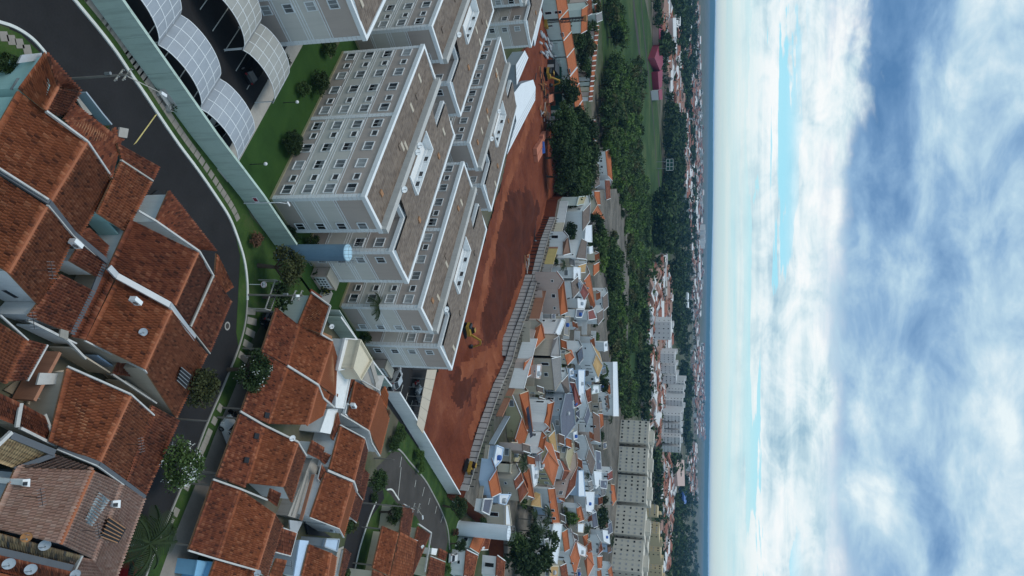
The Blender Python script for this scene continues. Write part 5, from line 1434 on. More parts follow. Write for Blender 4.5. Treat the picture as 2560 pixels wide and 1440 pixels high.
G((1428, 705), (1433, 746), (1445, 690), (1448, 728), 6, 7.2, W_, TP)
G((1450, 728), (1461, 750), (1457, 710), (1472, 732), 5.5, 6.8, W_, 'roof_maroon')
G((1460, 700), (1480, 775), (1474, 682), (1488, 765), 4.6, 6, 'w_beige', OR_)
G((1507, 742), (1508, 778), (1519, 730), (1521, 766), 5.5, 6.8, W_, TP)
G((1493, 782), (1495, 812), (1508, 772), (1509, 796), 5.2, 6.6, W_, TP)
Fl([(1468, 778), (1482, 773), (1491, 796), (1470, 800)], 4.8, W_, 'roof_maroon')
Fl([(1410, 792), (1424, 790), (1420, 840), (1408, 836)], 5.2, 'w_beige', 'roof_grey')
Fl([(1403, 796), (1412, 800), (1398, 836), (1386, 835)], 6.2, W_)
Fl([(1442, 746), (1465, 750), (1460, 771), (1443, 770)], 4.4, W_)
Fl([(1440, 773), (1460, 774), (1453, 794), (1438, 793)], 5.4, W_, 'roof_slate')
G((1340, 818), (1337, 872), (1354, 808), (1362, 846), 2.6, 4.0, 'w_beige', OR_)
G((1384, 849), (1377, 891), (1397, 840), (1401, 893), 6.2, 7.4, 'w_beige', 'roof_grey')
G((1412, 886), (1419, 913), (1426, 880), (1436, 894), 5.2, 6.6, 'w_cream', OR_)
G((1440, 880), (1446, 912), (1455, 865), (1459, 896), 5.4, 6.8, W_, TP)
G((1482, 910), (1496, 944), (1490, 884), (1507, 913), 6.6, 8.0, W_, 'roof_ochre')
Fl([(1340, 912), (1352, 912), (1348, 946), (1338, 945)], 4.6, 'w_pink')
G((1312, 905), (1306, 950), (1332, 890), (1330, 935), 2.4, 3.6, 'w_pink', OR_)
G((1299, 985), (1321, 1092), (1320, 977), (1332, 1084), 2.6, 4.0, 'w_cream', OR_)
G((1376, 998), (1361, 1058), (1385, 1004), (1373, 1070), 6.8, 8.0, W_, OR_)
G((1356, 1078), (1347, 1118), (1366, 1090), (1358, 1128), 6.4, 7.6, W_, OR_)
G((1287, 1097), (1302, 1136), (1304, 1044), (1319, 1084), 1.9, 3.8, 'w_khaki', OR_)
Fl([(1412, 984), (1430, 984), (1437, 1062), (1403, 1108), (1400, 1040)], 5.4, 'w_bluegrey', 'roof_slate')
G((1379, 896), (1387, 978), (1401, 891), (1404, 950), 6.4, 7.6, 'w_beige', 'roof_grey')
G((1403, 955), (1415, 985), (1420, 936), (1425, 980), 5.6, 6.8, W_, TP)
G((1428, 958), (1440, 1018), (1436, 957), (1453, 1010), 5.8, 7.0, 'w_blue', 'roof_maroon')
Fl([(1444, 925), (1461, 925), (1459, 1000), (1446, 1005)], 4.8, 'w_blue')
G((1465, 975), (1468, 1008), (1476, 968), (1478, 1003), 5.0, 6.2, W_, 'roof_red')
Fl([(1482, 964), (1496, 964), (1498, 981), (1478, 985)], 5.0, 'w_mint')
G((1482, 1030), (1486, 1102), (1498, 1040), (1502, 1108), 4.8, 6.0, W_, 'roof_brown')
G((1496, 1034), (1501, 1072), (1507, 1034), (1509, 1064), 4.8, 6.0, W_, OR_)
Fl([(1531, 905), (1542, 905), (1546, 1040), (1532, 1040)], 4.6, W_)
G((1513, 990), (1518, 1030), (1521, 985), (1525, 1020), 4.6, 5.8, W_, 'roof_brown')
G((1460, 1045), (1467, 1062), (1470, 1014), (1476, 1036), 5.8, 7.0, W_, 'roof_slate')
G((1440, 1030), (1442, 1056), (1449, 1023), (1449, 1048), 5.2, 6.2, 'w_cream', 'roof_slate')
Fl([(1420, 1046), (1430, 1046), (1433, 1074), (1424, 1080)], 4.6, 'w_cream', 'roof_taupe')
G((1371, 1092), (1382, 1142), (1387, 1075), (1397, 1150), 3.8, 5.0, 'w_cream', 'roof_ochre')
G((1222, 1202), (1230, 1243), (1240, 1174), (1252, 1232), 2.2, 3.4, 'w_blue', OR_)
Fl([(1240, 1113), (1257, 1120), (1252, 1150), (1228, 1176)], 1.3, 'w_blue')
Fl([(1246, 1236), (1275, 1236), (1262, 1262), (1246, 1258)], 2.6, 'w_blue')
Fl([(1262, 1263), (1270, 1263), (1277, 1313), (1262, 1313)], 4.0, 'w_beige', 'roof_white')
Fl([(1208, 1247), (1230, 1247), (1221, 1287), (1203, 1278)], 1.5, W_, 'roof_slate')
Fl([(1276, 1106), (1292, 1106), (1300, 1140), (1292, 1155), (1274, 1155)], 2.4, 'w_beige', 'roof_khaki')
Fl([(1276, 1160), (1292, 1160), (1290, 1185), (1274, 1182)], 2.8, 'w_cream', 'roof_khaki')
G((1285, 1200), (1290, 1223), (1301, 1180), (1307, 1202), 3.8, 5.0, 'w_beige', 'roof_red')
G((1295, 1220), (1300, 1256), (1309, 1202), (1320, 1230), 3.8, 5.0, 'w_beige', 'roof_red')
G((1308, 1182), (1328, 1250), (1322, 1170), (1336, 1246), 4.4, 5.6, 'w_beige', OR_)
Fl([(1326, 1162), (1347, 1162), (1340, 1210), (1332, 1216)], 4.2, W_)
G((1355, 1157), (1384, 1215), (1369, 1128), (1397, 1164), 6.0, 7.6, 'w_khaki', OR_)
Fl([(1347, 1112), (1361, 1112), (1363, 1155), (1352, 1155)], 5.8, 'w_mauve')
G((1328, 1264), (1338, 1230), (1354, 1268), (1351, 1236), 3.4, 4.6, 'w_khaki', 'roof_ochre')
G((1370, 1222), (1382, 1308), (1386, 1220), (1400, 1308), 4.6, 5.8, W_, OR_)
G((1425, 1200), (1413, 1247), (1443, 1165), (1437, 1216), 6.2, 7.4, 'w_pink', 'roof_red')
Fl([(1420, 1106), (1430, 1110), (1436, 1158), (1426, 1194), (1413, 1146)], 5.4, 'w_cream', 'roof_khaki')
G((1402, 1200), (1424, 1199), (1409, 1176), (1426, 1178), 4.6, 5.6, W_, 'roof_red')
G((1174, 1370), (1190, 1330), (1196, 1384), (1216, 1334), 3.2, 4.2, 'w_mint', OR_, z0=0, zone='beside the white water tank')
G((1202, 1375), (1214, 1340), (1219, 1374), (1225, 1348), 3.2, 4.0, W_, 'roof_red', z0=0, zone='beside the white water tank')
G((1166, 1374), (1160, 1440), (1194, 1388), (1182, 1446), 3.0, 4.4, W_, 'roof_red', z0=0, zone='at the picture edge past the white tank')
G((1243, 1388), (1240, 1440), (1262, 1402), (1258, 1450), 3.2, 4.4, W_, 'roof_red')
Fl([(1382, 1311), (1404, 1311), (1391, 1410), (1370, 1385)], 5.2, W_)
Fl([(1375, 1415), (1395, 1415), (1392, 1450), (1372, 1450)], 5.0, 'w_cream', 'roof_ochre')
G((1464, 1147), (1480, 1191), (1472, 1118), (1489, 1153), 5.2, 6.4, W_, TP)
Fl([(1488, 1126), (1500, 1130), (1503, 1175), (1489, 1175)], 5.2, W_, 'roof_slate')
Fl([(1483, 1178), (1503, 1180), (1505, 1205), (1488, 1222)], 5.0, W_)
Fl([(1500, 1200), (1518, 1200), (1516, 1222), (1500, 1219)], 5.4, W_, 'roof_slate')
G((1519, 1183), (1520, 1201), (1530, 1175), (1531, 1196), 5.2, 6.4, W_, 'roof_maroon')
G((1527, 1210), (1531, 1265), (1536, 1212), (1541, 1250), 4.8, 6.0, 'w_cream', OR_)
Fl([(1445, 1177), (1457, 1177), (1462, 1240), (1445, 1240)], 4.0, 'w_blue')
Fl([(1460, 1230), (1485, 1230), (1483, 1282), (1464, 1277)], 3.8, W_)
G((1442, 1270), (1445, 1306), (1452, 1264), (1460, 1300), 4.6, 5.8, W_, OR_)
G((1425, 1390), (1438, 1440), (1437, 1356), (1450, 1396), 4.6, 6.0, W_, OR_)
Fl([(1440, 1354), (1465, 1370), (1463, 1392), (1446, 1386)], 5.6, 'w_pink')
G((1457, 1340), (1462, 1366), (1470, 1334), (1470, 1360), 4.4, 5.6, 'w_beige', OR_)
G((1461, 1400), (1470, 1442), (1468, 1390), (1485, 1412), 4.4, 5.8, 'w_beige', OR_)
G((1496, 1370), (1495, 1388), (1502, 1354), (1507, 1376), 4.8, 6.0, W_, 'roof_red')
G((1493, 1392), (1495, 1421), (1506, 1390), (1504, 1421), 4.8, 6.0, W_, OR_)
Fl([(1505, 1325), (1522, 1328), (1524, 1360), (1508, 1352)], 4.6, W_)
G((1520, 1310), (1522, 1336), (1528, 1304), (1532, 1330), 5.0, 6.2, W_, 'roof_slate')
G((1520, 1424), (1525, 1450), (1528, 1414), (1533, 1440), 5.0, 6.2, W_, OR_)
Fl([(1443, 1309), (1460, 1309), (1457, 1332), (1443, 1330)], 4.6, 'w_beige')
G((1405, 1330), (1412, 1380), (1418, 1322), (1424, 1372), 4.2, 5.4, 'w_mint', OR_)
G((1400, 1415), (1406, 1450), (1415, 1408), (1420, 1445), 4.2, 5.4, 'w_cream', 'roof_red')
G((1480, 1285), (1484, 1320), (1490, 1280), (1495, 1315), 4.2, 5.4, W_, 'roof_slate')
G((1470, 1205), (1474, 1228), (1480, 1200), (1484, 1222), 4.8, 5.8, W_, 'roof_grey')
# terraced houses beyond the site road
Z_A = 0.0
ta = [((1388, -18), (1398, 48), (1411, -26), (1420, 23)), ((1398, 49), (1408, 101), (1420, 24), (1428, 78)), ((1408.5, 102), (1416, 143), (1428, 79), (1435, 120)), ((1416.5, 144), (1424, 190), (1435, 121), (1442, 167)),
      ((1424.5, 192), (1431, 226), (1443, 169), (1448, 207)), ((1431.5, 227), (1439, 275), (1448, 208), (1456, 250)), ((1439.5, 276), (1452, 302), (1456, 251), (1463, 287)), ((1474, 312), (1477, 350), (1487, 310), (1490, 350)), ((1477, 352), (1482, 402), (1490, 352), (1494, 403))]
for i, (a, b, c, d) in enumerate(ta):
    G(a, b, c, d, 4.6, 6.2, 'w_mint' if i < 4 else W_, OR_, z0=Z_A, zone='in the terrace past the site road')
    if i < 7:
        Fl([(a[0] - 17, a[1] + 8), (a[0] - 6, a[1] + 6), (b[0] - 6, b[1] - 4), (b[0] - 17, b[1] - 2)], 2.4, 'w_mint', 'roof_white', z0=Z_A, zone='fronting the site road terrace', win=False)
G((1455, 22), (1453, 84), (1470, 12), (1467, 76), 7.0, 8.4, 'w_mint', OR_, z0=Z_A, zone='in the terrace past the site road')
G((1466, 2), (1468, 40), (1478, -6), (1480, 34), 6.0, 7.4, 'w_pink', 'roof_red', z0=Z_A, zone='in the terrace past the site road')
for i in range(15):
    t = i / 14; a, b = lerp(1489, 1473, t), lerp(64, 242, t)
    G((a - 1, b), (a - 1, b + 11), (a + 8, b - 1), (a + 8, b + 10), 5.0, 6.0, ('w_cream', 'w_pink', 'w_white', 'w_mint')[i % 4], 'roof_red' if i % 3 else OR_, z0=Z_A, zone='in the narrow row facing the woods')
G((1486, 12), (1490, 34), (1500, 4), (1504, 28), 4.4, 5.6, 'w_mint', 'roof_red', z0=Z_A, zone='at the head of the narrow row')
G((1490, 36), (1492, 56), (1504, 30), (1506, 50), 5.4, 6.6, 'w_mint', 'roof_grey', z0=Z_A, zone='at the head of the narrow row')
G((1482, 408), (1487, 470), (1497, 408), (1500, 462), 4.2, 5.4, 'w_bluegrey', TP, z0=ZT, zone='beside the big dark trees')
G((1514, 378), (1520, 440), (1526, 372), (1531, 452), 4.0, 5.4, 'w_white', OR_, z0=0, zone='on its own at the edge of the woods')
G((1513, 450), (1516, 500), (1524, 450), (1526, 496), 4.0, 5.2, 'w_white', 'roof_red', z0=0, zone='on its own at the edge of the woods')
G((1478, 300), (1478, 330), (1488, 300), (1488, 328), 3.4, 4.4, 'w_beige', 'roof_maroon', z0=0, zone='beside the big dark trees')
# infill: small houses in the gaps of the hillside rows
rf2 = random.Random(15); cen = [(sum(a for a, b in px_) / len(px_), sum(b for a, b in px_) / len(px_)) for px_ in PXS]; added = 0
REG = [Vector((a, b, 0)) for a, b in ((1418, 600), (1496, 600), (1512, 800), (1522, 1000), (1530, 1200), (1530, 1436), (1384, 1436), (1330, 1290), (1318, 1110), (1352, 900), (1372, 760))]
for _ in range(2500):
    x, y = rf2.uniform(1300, 1530), rf2.uniform(600, 1436)
    if added >= 62 or not poly_in(x, y, REG) or any(abs(x - a) < 10.5 and abs(y - b) < 19 for a, b in cen): continue
    cen.append((x, y)); added += 1; w_ = rf2.choice((W_, W_, W_, 'w_cream', 'w_beige', 'w_pink', 'w_blue')); hh = rf2.choice((2.8, 3.2, 5.4)); k = rf2.uniform(14, 24); sl = rf2.uniform(.1, .35) * k
    if rf2.random() < .68: G((x - 4, y - k / 2), (x - 4 + sl * .4, y + k / 2), (x + 5, y - k / 2 - 4), (x + 5 + sl * .4, y + k / 2 - 4), hh, hh + 1.3, w_, rf2.choice((OR_, OR_, OR_, 'roof_red', TP, 'roof_grey', 'roof_brown')))
    else: Fl([(x - 4, y - k / 2), (x + 5, y - k / 2 - 3), (x + 6, y + k / 2 - 3), (x - 3, y + k / 2)], hh, w_, rf2.choice(('roof_white', 'roof_grey', 'roof_slate', 'roof_white')))
# labels: colour of walls and roof, then the place in the row, counted from the piling rig side
groups = {}
for r in MID: groups.setdefault((WORD[r[1]], WORD[r[2]], r[4], r[3]), []).append(r)
for (w, rf_, zone, kind), rs in groups.items():
    rs.sort(key=lambda r: r[5])
    what = '%s house with %s %s' % (w, rf_, 'roof' if kind == 'G' else 'flat top')
    for i, r in enumerate(rs):
        lab = (ORD[i] + ' ' if len(rs) > 1 else '') + what + ' ' + zone
        if len(rs) > 1 and len(lab.split()) < 14: lab += ' from the rig'
        r[0]['label'] = lab; r[0]['group'] = 'houses ' + zone
# roof tanks and yard walls that crowd the rows
rq = random.Random(5); k_ = 0
for r in MID:
    root = r[0]; base = ORG[root.name]
    if r[4] != 'behind the retaining wall': continue
    if r[3] == 'F' and rq.random() < .6:
        c = base + Vector((rq.uniform(-.6, .6), rq.uniform(-.6, .6), r[6]))
        MB().lathe(c, [(.55, 0), (.62, .5), (.55, .75), (.3, .9), (.001, .92)], 12).build('roof_tank', rq.choice(('machine_blue', 'zinc', 'w_bluegrey', 'zinc')), root)
    if rq.random() < .5 and proj(base)[0] > 1310 and r[6] > 2.5:
        d = (Vector((CPOS.x, CPOS.y, 0)) - Vector((base.x, base.y, 0))).normalized(); s_ = Vector((-d.y, d.x, 0)); L_ = rq.uniform(3, 6)
        MB().bar(base + d * rq.uniform(2, 4) - s_ * L_ + EZ * 1.0, base + d * rq.uniform(2, 4) + s_ * L_ + EZ * 1.0, .15, 2.0).build('yard_wall', r[1], root)
# back garden walls on the terrace edge
bw = [((1400, 503), (1390, 557), 'w_white', 'whitewashed'), ((1390, 557), (1381, 590), 'w_cream', 'cream'), ((1381, 590), (1372, 622), 'w_brick', 'brick red'), ((1372, 622), (1360, 661), 'w_yellow', 'pale yellow'),
      ((1360, 661), (1348, 703), 'w_concrete', 'bare concrete'), ((1348, 703), (1324, 797), 'w_brick', 'long brick red'), ((1324, 797), (1308, 845), 'w_pink', 'patchy pink'), ((1308, 846), (1272, 970), 'w_white', 'tall white'),
      ((1272, 972), (1240, 1040), 'w_brick', 'low brick'), ((1262, 1040), (1222, 1110), 'w_bluegrey', 'blue grey'), ((1214, 1112), (1196, 1245), 'w_beige', 'beige')]
for (a, b, m_, word) in bw:
    hh = {'tall white': 3.6, 'low brick': 1.4, 'beige': 0.8, 'blue grey': 1.2}.get(word, 2.5)
    p, q = P(*a, ZT), P(*b, ZT); wall_run('garden_wall', [Vector((p.x, p.y, 0)), Vector((q.x, q.y, 0))], hh, 0.2, m_, '%s back garden wall on the terrace above the retaining wall' % word, cope=m_, z0=ZT)
# solar panels on roofs
def solar(a, b, c, d, za, zb, n, label, k=2):
    q = [P(*a, ZT + za), P(*b, ZT + za), P(*c, ZT + zb), P(*d, ZT + zb)]; root = thing('solar_array', q[0], label, 'solar panels', 'solar arrays')
    for i in range(n):
        for j in range(k):
            g = lambda s, t: lerp(lerp(q[0], q[1], s), lerp(q[3], q[2], s), t) + EZ * .12
            c4 = [g((i + .04) / n, (j + .05) / k), g((i + .96) / n, (j + .05) / k), g((i + .96) / n, (j + .95) / k), g((i + .04) / n, (j + .95) / k)]
            MB().hull(c4, [p + EZ * .05 for p in c4]).build('panel', 'solar', root)
solar((1313, 1022), (1324, 1096), (1331, 1090), (1320, 1014), 5.2, 5.9, 12, 'long dark solar array on the orange roof beside the big white wall', 1)
solar((1442, 884), (1447, 910), (1457, 893), (1453, 869), 5.8, 6.8, 5, 'dark solar array covering the brown grey roof near the ochre roofed house', 3)
solar((1443, 708), (1446, 722), (1452, 716), (1449, 704), 7.2, 7.4, 4, 'dark solar array on the white house beside the maroon roof', 2)
solar((1453, 1272), (1462, 1300), (1470, 1296), (1462, 1268), 5.6, 5.0, 5, 'slate blue solar array on the small orange roof past the pale blue court', 3)
# ---------------------------------------------------------------- trees, palms and shrubs
def leaf_cloud(n, rx, rz, clumps, size, seed, spread=0.42, flat=0.0, zc=0.0, shell=0.55):
    """leaf-sized faces in clumps through an uneven ellipsoid; returns verts, faces (numpy)"""
    rg = np.random.default_rng(seed)
    d = rg.normal(size=(clumps, 3)); d /= np.linalg.norm(d, axis=1)[:, None]; d[:, 2] = np.where(d[:, 2] < -0.55, -d[:, 2], d[:, 2])
    cr = rg.uniform(shell, 0.88, clumps)[:, None]
    cen = d * cr * np.array([rx, rx, rz]); rad_ = rg.uniform(.7, 1.25, clumps) * spread * rx
    k = rg.integers(0, clumps, n)
    off = rg.normal(size=(n, 3)); off /= np.linalg.norm(off, axis=1)[:, None]; off *= (rg.uniform(0, 1, n) ** 0.45)[:, None]
    p = cen[k] + off * rad_[k][:, None] * np.array([1, 1, .8]); p[:, 2] += zc
    a = rg.normal(size=(n, 3)) + np.array([0, 0, .25]); a /= np.linalg.norm(a, axis=1)[:, None]
    b = np.cross(a, rg.normal(size=(n, 3))); b /= np.linalg.norm(b, axis=1)[:, None]; c = np.cross(a, b)
    s = size * rg.uniform(.6, 1.3, n)[:, None]
    v = np.stack([p - b * s * .5, p - c * s * .28, p + b * s * .5, p + c * s * .28], 1).reshape(-1, 3)
    f = np.arange(n * 4).reshape(-1, 4)
    return v, f
def np_mesh(v, f, material):
    me = bpy.data.meshes.new('leaves'); n = len(f)
    me.vertices.add(len(v)); me.vertices.foreach_set('co', v.astype(np.float32).ravel())
    me.loops.add(n * 4); me.loops.foreach_set('vertex_index', f.astype(np.int32).ravel())
    me.polygons.add(n); me.polygons.foreach_set('loop_start', np.arange(0, n * 4, 4, dtype=np.int32))
    me.update(calc_edges=True)
    for k in (material if isinstance(material, (list, tuple)) else [material]): me.materials.append(MATS[k])
    return me
def limb_mesh(h, r, seed, limbs=5, top=0.45):
    rg = random.Random(seed); m = MB(); p = Vector((0, 0, 0)); q = Vector((rg.uniform(-.1, .1), rg.uniform(-.1, .1), h))
    m.tube(p, q, r, r * .62, 8)
    for i in range(limbs):
        a = 2 * math.pi * i / limbs + rg.uniform(-.4, .4); s = lerp(p, q, rg.uniform(.7, 1.0)); e = s + Vector((math.cos(a) * h * top, math.sin(a) * h * top, h * rg.uniform(.25, .6)))
        m.tube(s, e, r * .5, r * .2, 6)
        e2 = e + Vector((math.cos(a + .6) * h * .25, math.sin(a + .6) * h * .25, h * .25)); m.tube(e, e2, r * .22, r * .08, 5)
    return me_of(m, 'trunk')
# unit crowns: radius 1, centre at 0
CROWN = {}
def crown(kind, dens):
    key = (kind, dens)
    if key in CROWN: return CROWN[key]
    out = []
    n, size, cl = {'hi': (2600, .17, 26), 'mid': (900, .26, 18), 'lo': (260, .42, 11)}[dens]
    for s in range(4):
        v, f = leaf_cloud(n, 1.0, 0.82, cl, size, 40 + s * 7 + n); out.append(np_mesh(v, f, kind))
    CROWN[key] = out
    return out
TRUNK = [limb_mesh(1.0, .085, s) for s in range(4)]
TREES = 0
def tree(px, zc, r, kind, label, dens='mid', z0=0.0, group=None, name='tree', squash=1.0, flowers=None, cat='tree'):
    """crown centre seen at px at height zc above z0"""
    global TREES
    TREES += 1; k = TREES % 4
    c = P(px[0], px[1], z0 + zc); root = thing(name, (c.x, c.y, z0), label, cat, group)
    t = link('trunk', TRUNK[k], root); t.scale = (zc * .9, zc * .9, zc * .75)
    o = link('crown', crown(kind, dens)[k], root); o.location = (0, 0, zc); o.scale = (r, r, r * squash); o.rotation_euler = (0, 0, TREES * 1.7)
    if flowers:
        v, f = leaf_cloud(300 if TREES < 3 else 110, 1.06, .9, 40, .1, 900 + TREES, .25, shell=.85)
        w = link('blossom', np_mesh(v, f, flowers), root); w.location = (0, 0, zc); w.scale = (r, r, r * squash)
    return root
def shrub(px, r, kind, label, z0=0.0, dens='mid', flowers=None, h=0.75, group='garden shrubs'):
    global TREES
    TREES += 1; k = TREES % 4; c = P(px[0], px[1], z0 + r * h); root = thing('shrub', (c.x, c.y, z0), label, 'shrub', group)
    o = link('foliage', crown(kind, dens)[k], root); o.location = (0, 0, r * h); o.scale = (r, r, r * .85); o.rotation_euler = (0, 0, TREES * 1.3)
    m = MB(); m.tube((c.x, c.y, z0), (c.x, c.y, z0 + r * h), .05, .03, 6); m.build('stem', 'trunk', root)
    if flowers:
        v, f = leaf_cloud(60, 1.05, .9, 14, .16, 700 + TREES, .3, shell=.8); w = link('blossom', np_mesh(v, f, flowers), root); w.location = (0, 0, r * h); w.scale = (r, r, r)
    return root
# palms
def frond_mesh(Lf, droop, width, seed, material='leaf_palm', n=16):
    rg = random.Random(seed); V, F = [], []
    mid = []
    for i in range(n + 1):
        t = i / n; mid.append(Vector((Lf * t * (1 - .18 * droop * t), 0, Lf * (.42 * t - droop * .75 * t * t))))
    m = MB()
    for i in range(1, n):
        p, d = mid[i], (mid[i + 1] - mid[i - 1]).normalized(); w = width * math.sin(math.pi * min(1, .12 + .88 * i / n)) ** .6
        for s in (-1, 1):
            tip = p + Vector((d.x * w * .55, s * w, d.z * w * .4 - w * .45)) ; side_ = d * (Lf / n * .32)
            m.face([p - side_, p + side_, tip + side_ * .3, tip - side_ * .3])
    for a, b in zip(mid[:-1], mid[1:]): m.bar(a, b, .05, .04)
    return me_of(m, material)
FROND = [frond_mesh(1.0, .75 + .2 * k, .3, k) for k in range(3)]
def palm(px, zc, R_, label, n=13, z0=0.0, trunk_r=0.14, group='palms'):
    c = P(px[0], px[1], z0 + zc); root = thing('palm_tree', (c.x, c.y, z0), label, 'palm', group); m = MB()
    for i in range(10):
        z, z2 = zc * i / 10, zc * (i + 1) / 10; m.tube((c.x, c.y, z0 + z), (c.x, c.y, z0 + z2), trunk_r * (1.12 - .03 * i), trunk_r * (1.0 - .03 * i), 9)
    m.build('trunk', 'palm_trunk', root)
    for i in range(n):
        o = link('frond', FROND[i % 3], root); o.location = (0, 0, zc); o.rotation_euler = (0, -RNG.uniform(-.15, .55), 2 * math.pi * i / n + RNG.uniform(-.15, .15)); o.scale = (R_ * RNG.uniform(.85, 1.1),) * 3
    return root
# near trees
tree((450, 1161), 3.3, 2.05, 'leaf_mid', 'bushy street tree covered in white blossom by the grey kerb', 'hi', flowers='blossom')
tree((503, 967), 3.2, 1.75, 'leaf_olive', 'round green street tree overhanging the asphalt below the blossom tree row', 'hi')
tree((632, 927), 3.0, 2.0, 'leaf_dark', 'dark street tree dotted with white flowers beside the tiled front roof', 'hi', flowers='blossom')
tree((716, 664), 3.6, 2.1, 'leaf_olive', 'leafy tree growing in front of the blue water tank', 'hi')
tree((700, 745), 2.2, 1.5, 'leaf_dark', 'dark small tree behind the pergola near the mint wall', 'mid')
tree((945, 1200), 2.6, 1.55, 'leaf_mid', 'round tree on the lane corner island', 'hi')
tree((985, 1283), 2.4, 1.55, 'leaf_dark', 'dark round tree in the walled corner garden', 'hi')
tree((1144, 1268), 3.0, 2.0, 'leaf_dark', 'round dark tree at the corner of the white boundary wall', 'hi')
tree((1150, 1362), 2.2, 1.3, 'leaf_dark', 'clipped round tree in front of the white water tank', 'hi')
shrub((733, 358), 1.45, 'leaf_dark', 'large spiky shrub on the lawn nearest the end gable', dens='hi'); shrub((800, 208), 1.5, 'leaf_dark', 'large spiky shrub on the lawn between the two globe lamps', dens='hi'); shrub((760, 225), 1.0, 'leaf_mid', 'low light shrub beside the spiky shrub on the lawn')
shrub((824, 120), 1.2, 'leaf_mid', 'low shrub in the gap between the first two apartment blocks')
shrub((712, 150), 0.8, 'leaf_dark', 'small dark shrub behind the grey carports')
shrub((640, 598), 0.9, 'leaf_brown', 'brownish round shrub on the verge by the wall end'); shrub((726, 583), .85, 'leaf_dark', 'small dark shrub under the first gable'); shrub((742, 596), .6, 'leaf_mid', 'second small shrub under the first gable')
shrub((780, 605), 1.1, 'leaf_dark', 'dark shrub in the gap behind the blue tank'); shrub((812, 722), .9, 'leaf_dark', 'shrub with yellow flowers beside the meter shed', flowers='blossom_yellow'); shrub((790, 690), .7, 'leaf_dark', 'dark shrub on the tank side of the meter shed')
shrub((862, 818), .6, 'leaf_mid', 'small shrub at the foot of the palm side gable'); shrub((915, 846), .95, 'leaf_dark', 'dark shrub between the two gables behind the white house'); shrub((920, 905), .8, 'leaf_dark', 'dark shrub beside the white house and the last gable')
shrub((965, 1035), .9, 'leaf_brown', 'brown leaved shrub against the white boundary wall'); shrub((1000, 1085), 1.3, 'leaf_mid', 'big feathery shrub against the white boundary wall', dens='hi'); shrub((985, 1110), 1.2, 'leaf_mid', 'second feathery shrub beside the cul-de-sac kerb', dens='hi')
shrub((1048, 1137), 1.15, 'leaf_bright', 'bright round shrub halfway along the white boundary wall', dens='hi'); shrub((1052, 1168), 1.05, 'leaf_bright', 'second bright round shrub along the white boundary wall', dens='hi')
shrub((1138, 1330), .9, 'leaf_brown', 'reddish bush at the foot of the white water tank'); shrub((1120, 1425), .8, 'leaf_bright', 'bright shrub beside the parked white car'); shrub((868, 1318), 1.0, 'leaf_mid', 'shrub beside the lane at the tiled gable'); shrub((884, 1312), .9, 'leaf_olive', 'olive shrub on the lane edge'); shrub((862, 1430), 1.0, 'leaf_mid', 'shrub at the lane end near the picture edge')
shrub((255, 318), .55, 'leaf_mid', 'small green shrub inside the corner yard wall'); shrub((935, 1245), .8, 'leaf_mid', 'low planting on the lane island'); shrub((423, 1330), .7, 'leaf_dark', 'small shrub beside the fan palm'); shrub((20, 160), .9, 'leaf_dark', 'dark shrub against the mint corner wall'); shrub((885, 835), .5, 'leaf_mid', 'tiny shrub along the green garden wall')
shrub((1205, 1305), 1.2, 'leaf_dark', 'dark shrub in the pale blue house garden', ZT); shrub((1290, 1050), 1.9, 'leaf_bright', 'tall bright hedge in front of the orange roof with solar panels', ZT, 'hi'); shrub((1284, 1076), 1.6, 'leaf_bright', 'lower end of the bright hedge by the solar roof', ZT, 'hi')
palm((372, 1358), 2.4, 3.6, 'broad fan palm spreading over the street and the grey forecourt', 16, trunk_r=.2)
palm((945, 765), 5.6, 2.2, 'slim palm in front of the quoins of the second gable', 11, trunk_r=.1)
palm((1308, 1157), 5.0, 2.8, 'palm tree in front of the mauve wall', 13, ZT); palm((1370, 1290), 5.0, 3.4, 'palm tree beside the orange roof over the dark garden', 13, ZT); palm((1335, 1300), 4.5, 3.2, 'palm tree in the middle of the dark garden', 13, ZT); palm((1350, 1330), 5.5, 3.2, 'palm tree at the rear of the dark garden', 13, ZT)
palm((1468, 1325), 5.0, 3.4, 'palm tree beside the beige flat roof', 13, ZT); palm((1530, 1352), 5.0, 3.6, 'palm tree at the foot of the cream tower blocks', 12, ZT); palm((1410, 662), 4.2, 2.4, 'bushy dark palm in front of the white cube house', 12, ZT); palm((1470, 1185), 4.0, 2.4, 'palm in the pale blue court', 11, ZT); palm((1528, 1050), 4.0, 2.6, 'palm beside the long white warehouse', 11, ZT)
